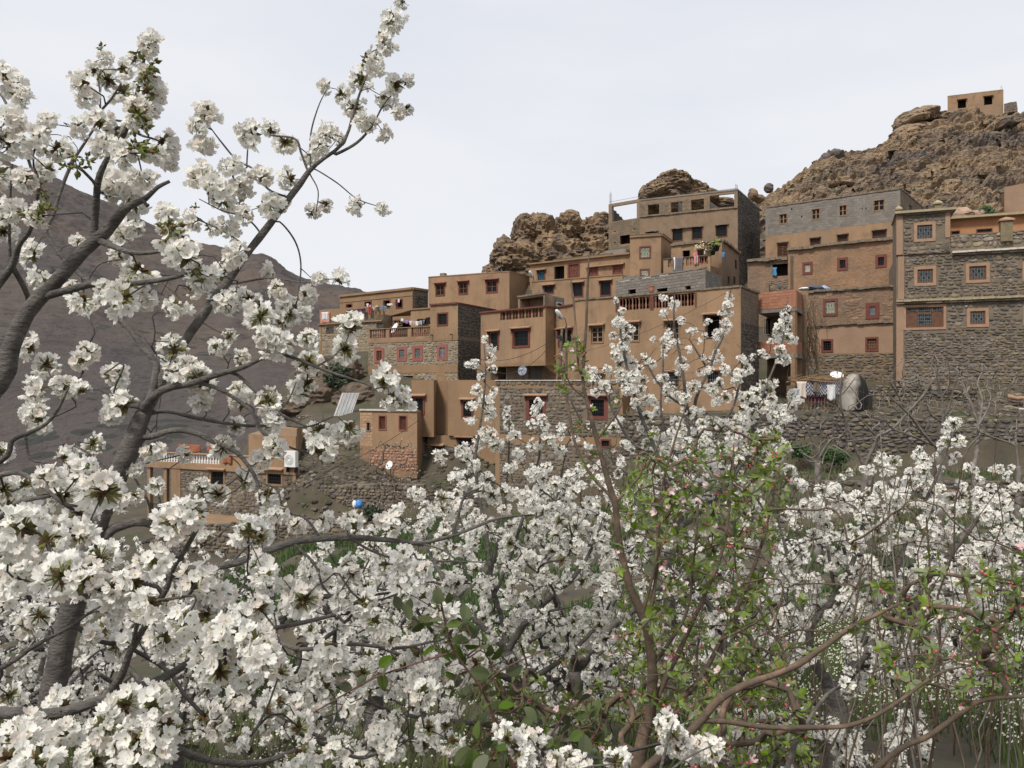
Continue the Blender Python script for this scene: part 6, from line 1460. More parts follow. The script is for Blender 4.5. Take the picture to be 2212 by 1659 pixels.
class Tree:
    def __init__(s, name, label, cat, base, group=None, bark=None, twig=None, tw=1.0, seed=1):
        s.base = V(base); s.root = thing(name, label, cat, s.base, group); s.bark = bark or m_bark; s.twig = twig or m_barkd; s.tw = tw
        s.r = random.Random(seed); s.pos = []; s.rad = []; s.par = []; s.fix = []; s.tg = []; s.seg = []; s.seed = seed
    def limb(s, pts, name='branch', sides=8, step=None, d=None):
        """pts: (px, py, depth, width in frame units); fixed limbs traced on the tree"""
        W = [at(p[0], p[1], p[2]) for p in pts]; rr = [p[3] / 2 / F * p[2] for p in pts]
        if s.pos:
            P = np.array([tuple(p) for p in s.pos]); d_ = np.linalg.norm(P - np.array(tuple(W[0])), axis=1); j = int(np.argmin(d_))
            if .003 < d_[j] < .16: W = [s.pos[j]] + W; rr = [rr[0]] + rr
        return s.limb3(W, rr, name, sides, step)
    def limb3(s, W, rr, name='branch', sides=8, step=None):
        L_ = sum((b - a).length for a, b in zip(W[:-1], W[1:])); step = step or max(.012, min(.12, L_ / 40))
        C = catmull(W, step); acc = [0]
        for a, b in zip(W[:-1], W[1:]): acc.append(acc[-1] + (b - a).length)
        # radius along
        out = []; k = 0; dist = 0
        for i, c in enumerate(C):
            if i: dist += (C[i] - C[i - 1]).length
            out.append(float(np.interp(dist / max(1e-6, 1) * acc[-1] / max(acc[-1], 1e-6), acc, rr)))
        sc = acc[-1]; tot = sum((C[i] - C[i - 1]).length for i in range(1, len(C))); dist = 0; out = []
        for i, c in enumerate(C):
            if i: dist += (C[i] - C[i - 1]).length
            x = float(np.interp(dist / tot * sc, acc, rr)); w = noise.noise(c * (6 / max(.02, x) * .05)) * .16 + .05 * noise.noise(c * 60)
            out.append(x * (1 + w))
        J = [c + V((noise.noise(c * 9), noise.noise(c * 9 + V((5, 0, 0))), noise.noise(c * 9 + V((0, 5, 0))))) * (out[i] * .35) for i, c in enumerate(C)]
        mb = MB(); mb.tube(J, out, sides); mb.build(name, s.bark, s.root, True)
        b = len(s.pos)
        for i, c in enumerate(J): s.pos.append(c); s.rad.append(out[i]); s.par.append(b + i - 1 if i else -1); s.fix.append(True)
        return J
    def near2d(s, px, py):
        if not hasattr(s, '_pp') or len(s._pp) != len(s.pos):
            a = np.array([tuple(p) for p in s.pos]); s._pp = np.stack([a[:, 0] / a[:, 1] * F + CX, CY - a[:, 2] / a[:, 1] * F, a[:, 1]], 1)
        d2 = (s._pp[:, 0] - px) ** 2 + (s._pp[:, 1] - py) ** 2; return float(s._pp[int(np.argmin(d2)), 2])
    def blobs(s, cv, L_, jit=.05, cs=.045, mul=1.0, d=None):
        k = abs(cv(1, 0)[0] - cv(0, 0)[0])
        for b in L_:
            x, y = cv(b[0], b[1]); R_ = b[2] * k; dd = (b[3] if len(b) > 3 else (d or s.near2d(x, y))) ; dd *= 1 + s.r.uniform(-jit, jit); Rw = R_ / F * dd
            n = max(1, round((Rw / cs) ** 2 * 1.15 * mul)); c = at(x, y, dd)
            if n == 1: s.tg.append((c, min(1.25, max(.6, Rw / .042))))
            else:
                for _ in range(n):
                    o = V((s.r.uniform(-1, 1), s.r.uniform(-1, 1), s.r.uniform(-1, 1)))
                    while o.length > 1: o = V((s.r.uniform(-1, 1), s.r.uniform(-1, 1), s.r.uniform(-1, 1)))
                    s.tg.append((c + o * max(.0, Rw - .03), s.r.uniform(.8, 1.05)))
    def fill(s, poly, n, d0, d1, sc=(.75, 1.1), avoid=(), th=None):
        xs_ = [p[0] for p in poly]; ys_ = [p[1] for p in poly]; k = 0; g = 0
        while k < n and g < n * 60:
            g += 1; x, y = s.r.uniform(min(xs_), max(xs_)), s.r.uniform(min(ys_), max(ys_))
            ins = False
            for i in range(len(poly)):
                a, b = poly[i], poly[i - 1]
                if (a[1] > y) != (b[1] > y) and x < (b[0] - a[0]) * (y - a[1]) / (b[1] - a[1]) + a[0]: ins = not ins
            if not ins: continue
            if th is not None and noise.noise(V((x * .012, y * .012, s.seed))) < th: continue
            dd = d0(x, y) if callable(d0) else s.r.uniform(d0, d1); c = at(x, y, dd)
            if c.z < ground_z(c.x, c.y) + .25: continue
            s.tg.append((c, s.r.uniform(*sc))); k += 1
    def bare(s, poly, n, d0, d1):
        k = len(s.tg); s.fill(poly, n, d0, d1); s.tg[k:] = [(c, 0) for c, _ in s.tg[k:]]
    def along(s, P, n, spread, sc=(.7, 1.0)):
        """clusters sleeved round a 3-D polyline"""
        for _ in range(n):
            i = s.r.randrange(len(P)); o = V((s.r.gauss(0, 1), s.r.gauss(0, 1), s.r.gauss(0, 1))) * spread; s.tg.append((P[i] + o, s.r.uniform(*sc)))
    def grow(s, tip=.0016, up=.12):
        s.tw_nodes = []
        if not s.tg: return
        T = np.array([tuple(t[0]) for t in s.tg]); n = len(T); P = np.array([tuple(p) for p in s.pos]); best = np.full(n, 1e9); bi = np.zeros(n, int)
        for i in range(n):
            d = np.linalg.norm(P - T[i], axis=1) + (P[:, 2] - T[i, 2]).clip(0) * .3; j = int(np.argmin(d)); best[i] = d[j]; bi[i] = j
        done = np.zeros(n, bool); s.end = [0] * n; s.chains = []
        for _ in range(n):
            i = int(np.argmin(np.where(done, 1e9, best))); done[i] = True; j = int(bi[i]); p0 = s.pos[j]; p1 = V(T[i]); L_ = (p1 - p0).length
            pj = s.par[j]; dr = (p0 - s.pos[pj]).normalized() if pj >= 0 and (p0 - s.pos[pj]).length > 1e-6 else V((0, 0, 1))
            if L_ < .008: s.end[i] = j; continue
            ctrl = p0 + dr * L_ * .35 + V((s.r.gauss(0, .08), s.r.gauss(0, .08), up + s.r.gauss(0, .06))) * L_; m = max(2, min(9, int(L_ / (.035 * s.tw)))); ch = [j]; new = []
            for k in range(1, m + 1):
                t = k / m; q = p0 * (1 - t) ** 2 + ctrl * 2 * t * (1 - t) + p1 * t * t
                if k < m: q = q + V((s.r.gauss(0, 1), s.r.gauss(0, 1), s.r.gauss(0, 1))) * L_ * .018
                s.pos.append(q); s.rad.append(0); s.par.append(ch[-1]); s.fix.append(False); ch.append(len(s.pos) - 1); new.append(tuple(q))
            s.chains.append(ch); s.end[i] = ch[-1]
            N = np.array(new); dd = np.linalg.norm(T[:, None, :] - N[None], axis=2) + (N[None, :, 2] - T[:, None, 2]).clip(0) * .3; jj = dd.argmin(1); dv = dd[np.arange(n), jj]; up_ = (dv < best) & ~done
            best[up_] = dv[up_]; bi[up_] = len(s.pos) - len(new) + jj[up_]
        cnt = [0] * len(s.pos)
        for e in s.end: cnt[e] += 1
        for i in range(len(s.pos) - 1, -1, -1):
            if not s.fix[i] and s.par[i] >= 0: cnt[s.par[i]] += cnt[i]
        for i in range(len(s.pos)):
            if not s.fix[i]: s.rad[i] = tip * s.tw * max(1, cnt[i]) ** .38 * (1.15 if (i % 3 == 0) else 1)
        mb = MB()
        for ch in s.chains:
            P_ = [s.pos[i] for i in ch]; Rr = [s.rad[i] for i in ch]; Rr[0] = min(Rr[1] * 1.2, max(s.rad[ch[0]], .001))
            mb.tube(P_, Rr, 5 if Rr[1] > .004 and s.pos[ch[0]].y < 4 else 3, cap=False)
        mb.build('twigs', s.twig, s.root, True, kind='stuff')
    def bloom(s, protos_, name='blossom_cluster', maxobj=300, size=1.0, rest=None, flip=.85, mats=None):
        rl = s.base; items = []
        for (c, sc), e in zip(s.tg, s.end):
            if sc <= 0: continue
            p = s.pos[s.par[e]] if s.par[e] >= 0 else c - V((0, 0, 1)); ax = (c - p)
            ax = ax.normalized() if ax.length > 1e-6 else V((0, 0, 1)); ax = (ax + V((s.r.gauss(0, flip), s.r.gauss(0, flip), s.r.gauss(0, flip)))).normalized()
            q = ax.to_track_quat('Z', 'Y').to_matrix().to_4x4() @ Matrix.Rotation(s.r.uniform(0, 6.28), 4, 'Z'); k = sc * size
            items.append((c.y / sc, c, Matrix.Translation(c) @ q @ Matrix.Diagonal((k, k, k, 1))))
        items.sort(key=lambda t: t[0]); join = []
        for i, (_, c, Mx) in enumerate(items):
            k = s.r.randrange(len(protos_))
            if i < maxobj: o = obj(name, protos_[k], s.root); o.matrix_basis = Matrix.Translation(-rl) @ Mx
            else: join.append((k % len(rest or protos_), Mx))
        if join: join_inst({'blossom_cluster': 'blossom', 'leaf_rosette': 'foliage', 'leaf': 'foliage'}.get(name, 'foliage'), rest or protos_, join, mats or CMATS, s.root)

def budcluster(seed):
    r = random.Random(seed); mb = MB()
    for i in range(12):
        d = rdir(r, -.5); c = d * r.uniform(.008, .02); q = r.uniform(.0035, .0058); a, b, n_ = frame(d); mi = 1 if i % 3 else 2
        mb.add([c + a * q, c + b * q, c - a * q, c - b * q, c + n_ * q * 2.2, c - n_ * q * 1.5], [(0, 1, 4), (1, 2, 4), (2, 3, 4), (3, 0, 4), (1, 0, 5), (2, 1, 5), (3, 2, 5), (0, 3, 5)], mi)
        mb.tube([V((0, 0, 0)), c], [.0015, .0012], 3, 1, cap=False)
    return mb.mesh('bud_cluster', CMATS)
BUD = [budcluster(i) for i in range(4)]
def buds(t, cv, L_, d=None):
    for x, y in L_:
        px, py = cv(x, y); dd = (d or t.near2d(px, py)) * .985; o = obj('bud_cluster', BUD[t.r.randrange(4)], t.root); q = V((t.r.gauss(0, 1), t.r.gauss(0, 1), t.r.gauss(0, 1))).to_track_quat('Z', 'Y').to_matrix().to_4x4()
        k = t.r.uniform(.6, 1.05); o.matrix_basis = Matrix.Translation(at(px, py, dd) - t.base) @ q @ Matrix.Diagonal((k, k, k, 1))
# ---------------------------------------------------------------- orchard
G_CH = 'cherry trees in full bloom'
# A: big leaning cherry behind the left foreground
t = Tree('cherry_tree', 'tall leaning cherry in white bloom whose long bough reaches highest into the sky', 'tree', at(60, 2190, 2.6), G_CH, seed=11); A = t
t.limb([(60, 2190, 2.6, 71.1), (85, 1800, 2.55, 62.8), (112, 1520, 2.5, 53.9), (140, 1380, 2.5, 47.9), (180, 1240, 2.5, 44.9), (215, 1120, 2.5, 43.4), (262, 1010, 2.5, 41.2), (290, 940, 2.5, 38.9), (318, 870, 2.52, 31.4)], 'trunk', 14)
t.limb([(300, 915, 2.5, 26.4), (345, 825, 2.58, 24.1), (390, 750, 2.6, 21.8), (437, 683, 2.6, 20.1), (496, 600, 2.62, 18.4), (537, 542, 2.62, 17.2), (583, 483, 2.65, 15.5), (625, 429, 2.65, 14.4), (667, 371, 2.66, 11.5), (700, 342, 2.66, 8.6), (742, 308, 2.68, 6.9), (762, 250, 2.7, 5.7), (779, 196, 2.7, 4.9), (800, 146, 2.72, 4.0), (833, 75, 2.75, 2.9), (867, 8, 2.78, 1.7)], sides=12)
t.limb([(310, 880, 2.5, 19.5), (340, 850, 2.46, 17.7), (370, 838, 2.45, 16.4), (420, 826, 2.4, 14.6), (479, 805, 2.38, 12.8), (525, 793, 2.35, 11.0), (562, 776, 2.35, 8.5), (610, 750, 2.4, 5.5), (650, 735, 2.4, 3.7)], sides=10)
t.limb([(322, 865, 2.52, 16.4), (337, 788, 2.6, 14.6), (308, 751, 2.62, 13.4), (283, 713, 2.64, 12.2), (250, 684, 2.65, 11.6), (187, 604, 2.68, 10.4), (146, 571, 2.7, 9.7), (100, 504, 2.7, 8.5), (113, 470, 2.7, 7.9), (137, 396, 2.72, 7.3), (167, 333, 2.72, 6.7), (200, 283, 2.72, 4.9), (217, 233, 2.72, 3.7), (212, 167, 2.72, 2.4)], sides=9)
for L_ in ([(725, 333, 9), (771, 308, 8), (804, 271, 6), (829, 225, 5), (860, 190, 3)], [(671, 365, 5), (671, 292, 4.5), (687, 233, 4), (704, 196, 2.5)], [(662, 362, 7), (650, 329, 7), (637, 300, 6), (583, 292, 4)],
           [(579, 408, 6), (550, 367, 6), (512, 346, 5.5), (479, 308, 5), (454, 275, 3)], [(533, 358, 4.5), (537, 300, 4), (546, 254, 2.5)], [(683, 367, 4), (729, 396, 4), (771, 429, 3.5), (817, 446, 2.5)],
           [(671, 379, 4), (687, 412, 3.5), (683, 458, 2.5)], [(604, 479, 5), (637, 521, 5), (650, 575, 4.5), (642, 650, 3)], [(500, 613, 7), (583, 601, 5), (646, 609, 4), (712, 611, 2.5)], [(650, 580, 3), (672, 600, 2)],
           [(430, 690, 5), (395, 650, 6), (350, 610, 5), (300, 590, 4)], [(560, 500, 5), (530, 470, 4), (480, 455, 4), (430, 430, 2.5)], [(545, 545, 6), (500, 510, 5), (440, 480, 4), (400, 470, 2.5)],
           [(325, 943, 20), (375, 930, 17), (417, 934, 17), (458, 951, 15), (508, 976, 13), (533, 1001, 12), (554, 1038, 10), (562, 1080, 8), (560, 1120, 6), (545, 1160, 4)],
           [(312, 893, 13), (362, 888, 12), (417, 901, 11), (479, 913, 10), (542, 920, 8), (600, 918, 7), (662, 922, 5), (720, 900, 3)],
           [(425, 826, 12), (479, 843, 10), (542, 888, 10), (567, 934, 9), (617, 963, 7), (667, 980, 4)], [(490, 803, 11), (512, 809, 10), (554, 847, 9), (604, 893, 8), (662, 922, 5)], [(600, 893, 5), (625, 860, 5), (640, 825, 3)],
           [(590, 760, 9), (640, 775, 9), (683, 793, 8), (729, 809, 7), (792, 830, 6), (815, 845, 3)], [(683, 793, 6), (720, 770, 5), (745, 745, 3)], [(560, 1040, 7), (600, 1060, 6), (608, 1110, 5), (600, 1140, 3)],
           [(540, 1010, 7), (520, 1050, 5), (470, 1080, 4), (430, 1100, 3)], [(205, 1215, 29), (233, 1155, 27), (267, 1134, 25), (300, 1128, 22), (335, 1138, 19), (365, 1172, 15), (395, 1210, 12)],
           [(215, 1110, 14), (170, 1070, 10), (120, 1060, 7)], [(250, 1030, 10), (200, 985, 7), (150, 960, 5), (100, 965, 3)], [(330, 1150, 8), (322, 1090, 8), (300, 1050, 7), (285, 1020, 4)], [(335, 1138, 9), (345, 1080, 7), (320, 1040, 5)],
           [(345, 1140, 9), (400, 1180, 7), (450, 1175, 5), (500, 1130, 4)], [(190, 604, 6), (215, 570, 5), (262, 560, 4)], [(175, 590, 5), (182, 650, 4), (205, 720, 4)]):
    t.limb([(x, y, t.near2d(L_[0][0], L_[0][1]), w * .78) for i, (x, y, w) in enumerate(L_)], sides=7)
low = t.limb([(190, 1250, 2.42, 22.4), (270, 1262, 2.36, 21.0), (367, 1240, 2.3, 19.6), (417, 1228, 2.3, 18.9), (458, 1224, 2.3, 18.2), (517, 1213, 2.3, 17.5), (600, 1182, 2.35, 16.1), (650, 1168, 2.38, 14.7), (694, 1164, 2.4, 14.0), (784, 1161, 2.45, 12.6), (859, 1168, 2.5, 11.2), (915, 1172, 2.5, 9.8), (979, 1157, 2.6, 7.7), (1028, 1138, 2.65, 7.0), (1084, 1118, 2.7, 5.6), (1151, 1112, 2.75, 3.5)], sides=12)
for L_ in ([(979, 1150, 9), (990, 1110, 8), (1005, 1070, 7), (1035, 1055, 4)], [(510, 1205, 12), (550, 1160, 9), (545, 1120, 6)], [(690, 1160, 9), (660, 1120, 7), (610, 1105, 5), (560, 1100, 3)], [(640, 1180, 9), (680, 1220, 8), (700, 1270, 6), (735, 1300, 4)],
           [(760, 1165, 7), (830, 1200, 6), (930, 1210, 5), (1060, 1215, 3)], [(520, 1215, 10), (560, 1260, 8), (590, 1320, 6), (600, 1380, 4)], [(900, 1172, 6), (960, 1190, 5), (1010, 1230, 3)]):
    t.limb([(x, y, t.near2d(L_[0][0], L_[0][1]), w * .75) for x, y, w in L_], sides=7)
t.blobs(A1, [(1070, 590, 85), (1060, 740, 70), (1030, 660, 60), (1200, 880, 65), (1310, 700, 75), (1400, 670, 50), (1480, 740, 60), (1250, 660, 40), (1690, 450, 45), (1770, 490, 50), (1840, 560, 60), (1870, 410, 65), (1910, 300, 70), (1990, 240, 60), (1960, 360, 40), (2040, 100, 65), (2010, 140, 45), (2085, 10, 30), (1980, 190, 50), (2050, 440, 60), (2110, 420, 30), (2000, 510, 60), (2060, 580, 45), (2110, 560, 22), (1900, 630, 60), (1990, 690, 45), (1700, 690, 60), (1660, 760, 55), (1750, 720, 40), (1610, 810, 45), (1620, 1100, 45), (1690, 1060, 40), (1850, 1070, 50), (1990, 1080, 35), (1050, 920, 80), (1100, 980, 75), (1150, 1040, 70), (1240, 980, 80), (1390, 1060, 75), (1450, 1050, 50), (1360, 920, 60), (1500, 930, 60), (1290, 900, 40), (1190, 1190, 60), (1270, 1110, 50), (1230, 1320, 70), (1090, 1180, 50), (1400, 1410, 50), (1450, 1500, 60), (1590, 1530, 55), (1760, 1450, 50), (1660, 1450, 45), (1530, 1620, 95), (1350, 1600, 80), (1230, 1510, 50), (1170, 1570, 70), (400, 1255, 42), (170, 1320, 70), (210, 1440, 65), (430, 1560, 75), (380, 1500, 50), (650, 1220, 70), (860, 1110, 60), (1000, 1140, 60), (700, 1170, 60), (490, 360, 45), (450, 500, 60), (560, 420, 60), (550, 300, 40), (700, 310, 38), (640, 360, 55), (250, 640, 60), (400, 660, 60), (200, 700, 50), (980, 1330, 60), (1290, 1550, 60), (920, 1590, 70), (1140, 1420, 60), (610, 1330, 50)])
t.blobs(A2, [(150, 420, 65), (440, 450, 85), (240, 510, 70), (190, 640, 70), (330, 610, 70), (420, 640, 50), (210, 790, 90), (600, 600, 90), (580, 780, 95), (640, 720, 80), (480, 920, 60), (900, 430, 80), (960, 540, 110), (1050, 600, 90), (1040, 690, 60), (1400, 330, 110), (1350, 260, 80), (1500, 280, 90), (1560, 220, 80), (1450, 420, 100), (1600, 380, 60), (1820, 310, 80), (1790, 430, 70), (1600, 500, 70), (1560, 620, 95), (1240, 680, 90), (1390, 690, 70), (1420, 780, 60), (1190, 360, 35), (1990, 590, 80), (2060, 690, 90), (1220, 830, 50), (1160, 940, 70), (1390, 820, 60), (1660, 850, 80), (1810, 840, 80), (1660, 950, 85), (1440, 930, 70), (1350, 1000, 60), (960, 970, 45), (790, 950, 65), (1270, 1110, 65), (1130, 1180, 60), (1040, 1140, 50), (1390, 1180, 70), (810, 1130, 50), (700, 1050, 50), (340, 990, 60), (560, 1150, 70), (1290, 1390, 110), (1050, 1420, 60), (1430, 1270, 70), (1540, 1330, 60), (1670, 1320, 60), (1820, 1330, 70), (2010, 1340, 70), (1360, 1560, 80), (1590, 1590, 60), (1000, 110, 60), (1250, 480, 50), (1130, 420, 50), (700, 1190, 45), (640, 1230, 50), (900, 1430, 40)])
t.fill([(300, 1220), (470, 1270), (640, 1220), (1000, 1190), (1040, 1420), (960, 1659), (560, 1659), (430, 1500)], 105, 2.0, 3.3, th=-.2)
t.bare([(300, 1220), (1040, 1220), (960, 1659), (430, 1600)], 70, 2.0, 3.3); t.bare([(150, 560), (560, 560), (700, 900), (620, 1050), (150, 1000)], 45, 2.4, 2.8)
for L_ in ([(500, 1380, 14), (560, 1340, 11), (590, 1290, 9), (578, 1262, 6)], [(440, 1405, 14), (527, 1362, 12), (599, 1356, 11), (680, 1339, 10), (745, 1319, 7), (800, 1290, 4)], [(374, 1615, 16), (440, 1640, 15), (527, 1650, 14), (592, 1640, 12), (680, 1600, 9), (740, 1540, 5)], [(480, 1440, 10), (544, 1516, 10), (646, 1571, 9), (748, 1615, 6)], [(634, 1577, 10), (709, 1611, 9), (784, 1637, 8), (860, 1600, 5)], [(640, 1400, 9), (760, 1390, 8), (860, 1400, 7), (960, 1380, 4)]):
    t.limb([(x, y, 2.1 + i * .08, w) for i, (x, y, w) in enumerate(L_)], sides=7)
t.grow(); t.bloom(HI, rest=MID, size=1.04)
buds(t, A1, [(530, 245), (1010, 1080), (1850, 1030), (520, 400), (1240, 1060), (1160, 1190)])

# B: nearest cherry, trunk just outside the frame
t = Tree('cherry_tree', 'nearest cherry, its branches with the largest white blossoms entering from the left edge', 'tree', at(-620, 2700, 1.7), G_CH, seed=21); B = t
t.limb([(-620, 2750, 1.7, 129.0), (-500, 1800, 1.65, 107.5), (-380, 1300, 1.65, 90.3), (-200, 1040, 1.68, 68.8)], 'trunk', 12)
t.limb([(-380, 1300, 1.65, 77.4), (-160, 1000, 1.68, 51.6), (-5, 830, 1.7, 39.6), (25, 743, 1.7, 36.1), (62, 676, 1.7, 31.8), (108, 625, 1.7, 29.2), (175, 546, 1.7, 27.5), (233, 500, 1.7, 26.7), (267, 458, 1.68, 21.5), (290, 440, 1.66, 15.5), (315, 428, 1.64, 12.0), (340, 405, 1.62, 9.5), (367, 392, 1.62, 6.9)], sides=14)
t.limb([(204, 520, 1.7, 20.6), (205, 480, 1.7, 17.2), (208, 437, 1.68, 15.5), (212, 392, 1.66, 14.6), (228, 350, 1.65, 12.9), (267, 292, 1.64, 12.0), (288, 233, 1.63, 9.5), (300, 188, 1.62, 7.7), (312, 125, 1.61, 6.0), (325, 88, 1.6, 4.3)], sides=10)
for L_ in ([(100, 640, 1.7, 18.9), (140, 630, 1.68, 17.2), (208, 612, 1.64, 14.6), (292, 612, 1.6, 12.9), (375, 600, 1.58, 9.5), (430, 580, 1.56, 6.0)], [(215, 520, 1.7, 15.5), (250, 535, 1.66, 12.9), (292, 546, 1.62, 10.3), (346, 542, 1.58, 7.7), (380, 520, 1.56, 4.3)], [(310, 430, 1.64, 7.7), (318, 445, 1.63, 6.9), (320, 440, 1.63, 5.2)],
           [(-150, 800, 1.75, 25.8), (0, 608, 1.8, 17.2), (25, 575, 1.8, 14.6), (42, 529, 1.78, 11.2), (67, 492, 1.75, 9.5), (83, 400, 1.72, 7.7), (72, 360, 1.7, 5.2)], [(25, 575, 1.8, 12.0), (58, 637, 1.85, 11.2), (62, 690, 1.9, 8.6)], [(72, 380, 1.7, 6.9), (60, 340, 1.75, 6.9), (37, 287, 1.8, 6.9), (12, 221, 1.85, 6.0), (-12, 190, 1.9, 4.3)], [(22, 560, 1.8, 6.9), (20, 480, 1.78, 6.0), (26, 354, 1.75, 4.3)],
           [(280, 270, 1.64, 6.9), (300, 290, 1.62, 6.0), (330, 300, 1.6, 4.3)], [(208, 400, 1.66, 7.7), (180, 370, 1.64, 6.9), (150, 350, 1.62, 5.2)], [(215, 250, 1.64, 5.2), (240, 215, 1.63, 5.2), (262, 180, 1.62, 3.4)]):
    t.limb(L_, sides=8)
C_ = t.limb([(-500, 1850, 1.65, 60.2), (-260, 1600, 1.4, 34.4), (0, 1543, 1.22, 24.9), (68, 1547, 1.2, 24.1), (136, 1540, 1.2, 23.2), (204, 1516, 1.2, 23.2), (255, 1499, 1.2, 22.4), (306, 1482, 1.2, 20.6), (357, 1462, 1.2, 18.9), (408, 1431, 1.2, 17.2), (446, 1400, 1.22, 13.8), (500, 1372, 1.25, 9.5)], sides=14)
for L_ in ([(238, 1496, 1.2, 20.6), (265, 1455, 1.18, 17.2), (282, 1407, 1.16, 15.5), (313, 1353, 1.15, 13.8), (333, 1315, 1.14, 12.9), (361, 1271, 1.13, 12.0), (374, 1230, 1.12, 11.2), (395, 1196, 1.1, 10.3), (415, 1162, 1.1, 10.3), (439, 1115, 1.1, 8.6)], [(-200, 1540, 1.7, 12.0), (0, 1445, 1.5, 10.3), (68, 1400, 1.48, 9.5), (126, 1367, 1.46, 7.7), (153, 1353, 1.45, 6.9), (190, 1326, 1.44, 6.0), (218, 1309, 1.43, 4.3)],
           [(-200, 1080, 1.6, 18.9), (-60, 1035, 1.5, 13.8), (0, 1026, 1.45, 12.0), (42, 1022, 1.42, 11.2), (83, 1043, 1.4, 10.3), (117, 1072, 1.38, 8.6), (137, 1088, 1.36, 7.7), (167, 1093, 1.35, 5.2)], [(-180, 1200, 1.6, 18.9), (-60, 1150, 1.5, 13.8), (0, 1118, 1.45, 12.0), (42, 1084, 1.42, 10.3), (108, 1072, 1.38, 7.7)], [(-160, 1060, 1.9, 15.5), (0, 997, 1.9, 12.9), (25, 951, 1.9, 11.2), (54, 938, 1.9, 9.5), (100, 915, 1.9, 7.7), (125, 884, 1.9, 7.7), (148, 838, 1.9, 5.2)], [(54, 938, 1.9, 6.9), (65, 990, 1.9, 5.2), (100, 1000, 1.9, 3.4)],
           [(285, 1400, 1.16, 8.6), (310, 1310, 1.1, 7.7), (360, 1295, 1.08, 6.9), (420, 1285, 1.06, 4.3)], [(90, 1545, 1.2, 12.0), (75, 1575, 1.1, 10.3), (70, 1640, 1.05, 7.7)], [(210, 1515, 1.2, 8.6), (240, 1560, 1.1, 6.9), (300, 1590, 1.02, 5.2)], [(440, 1400, 1.2, 8.6), (470, 1420, 1.14, 7.7), (510, 1425, 1.08, 5.2)], [(130, 1540, 1.2, 7.7), (150, 1590, 1.3, 6.9), (190, 1640, 1.3, 5.2)]):
    t.limb(L_, sides=10)
t.blobs(A1, [(785, 235, 30), (640, 480, 70), (810, 480, 62), (770, 560, 35), (790, 790, 60), (850, 740, 70), (870, 830, 50), (60, 440, 80), (20, 380, 50), (100, 500, 60), (60, 620, 80), (520, 640, 70), (600, 680, 50), (190, 750, 80), (300, 770, 70), (60, 760, 80), (540, 760, 70), (640, 800, 75), (250, 880, 60), (620, 980, 110), (700, 1050, 75), (560, 1000, 60), (740, 920, 55), (130, 930, 60), (50, 1100, 75), (200, 1120, 60), (20, 1200, 60), (880, 1220, 90), (960, 1330, 90), (720, 1400, 90), (640, 1550, 100), (740, 1530, 85), (560, 1500, 45), (1050, 1430, 85), (430, 430, 30), (760, 400, 40), (720, 560, 35), (-20, 700, 80), (-30, 900, 90), (720, 640, 40)], jit=.07)
t.blobs(A2, [(420, 1070, 85), (540, 1160, 110), (130, 1130, 60), (130, 1330, 115), (300, 1400, 110), (420, 1290, 90), (20, 1150, 55), (10, 960, 30), (100, 1530, 110), (330, 1560, 110), (-30, 1400, 100), (250, 1100, 60), (330, 1180, 80), (40, 1250, 80)], jit=.08)
t.blobs(A3, [(150, 130, 150, 1.2), (300, 220, 120, 1.2), (500, 180, 100, 1.25), (60, 250, 110, 1.25), (120, 440, 130, 1.25), (400, 440, 150, 1.15), (540, 480, 100, 1.15), (640, 320, 60, 1.2), (720, 520, 120, 1.1), (860, 480, 110, 1.08), (980, 350, 110, 1.08), (950, 620, 90, 1.05), (1250, 470, 130, 1.08), (1340, 560, 100, 1.08), (1180, 720, 120, 1.05), (1050, 830, 120, 1.08), (1300, 700, 80, 1.08), (1110, 60, 80, 1.1), (1210, 30, 60, 1.1), (1100, 110, 55, 1.1),
             (1420, 820, 85, 1.0), (1340, 930, 80, 1.0), (1390, 1040, 80, 1.0), (1500, 820, 60, 1.0), (1620, 870, 80, 1.0), (1660, 960, 80, 1.0), (1560, 1060, 60, 1.1), (680, 1390, 90, 1.0), (800, 1250, 60, 1.05), (980, 1250, 90, 1.0), (1040, 1380, 90, 1.0), (1000, 1520, 100, .98), (850, 1500, 90, .98), (740, 1480, 70, 1.0), (900, 1620, 80, 1.0), (600, 1620, 90, 1.0), (400, 1240, 60, 1.2), (370, 1470, 110, 1.05), (180, 1420, 90, 1.05), (60, 1600, 130, .95), (220, 1620, 110, .95), (120, 1500, 80, 1.0), (180, 760, 75, 1.5), (250, 690, 60, 1.5), (560, 820, 85, 1.5), (750, 880, 100, 1.45), (660, 790, 70, 1.5), (640, 640, 60, 1.5), (720, 650, 60, 1.5), (0, 620, 90, 1.3), (60, 1200, 60, 1.6)], jit=.04, cs=.04)
t.blobs(A3, [(1680, 450, 90, 1.7), (1580, 160, 110, 1.8), (1300, 1330, 100, 1.6), (1380, 1400, 80, 1.6), (1500, 1220, 90, 1.6), (1780, 1050, 90, 1.7), (1500, 1480, 80, 1.6), (1130, 1420, 60, 1.6), (1900, 1400, 90, 1.8), (1650, 640, 80, 1.9), (1900, 1580, 100, 1.8), (1700, 1300, 70, 1.9)])
t.grow(up=.06); t.bloom(HI, rest=MID, size=1.06)
buds(t, A1, [(780, 335), (760, 380), (722, 420), (750, 470), (720, 520), (735, 500), (720, 600), (750, 655), (690, 670), (710, 590), (710, 270), (700, 770), (760, 780), (740, 740), (390, 810), (450, 830), (340, 860), (400, 870), (210, 960), (240, 1090), (200, 1130), (130, 1110), (235, 1000), (850, 1190), (900, 1180), (930, 1230), (880, 1160), (660, 1500), (700, 1570), (1010, 1400), (1040, 1450)])

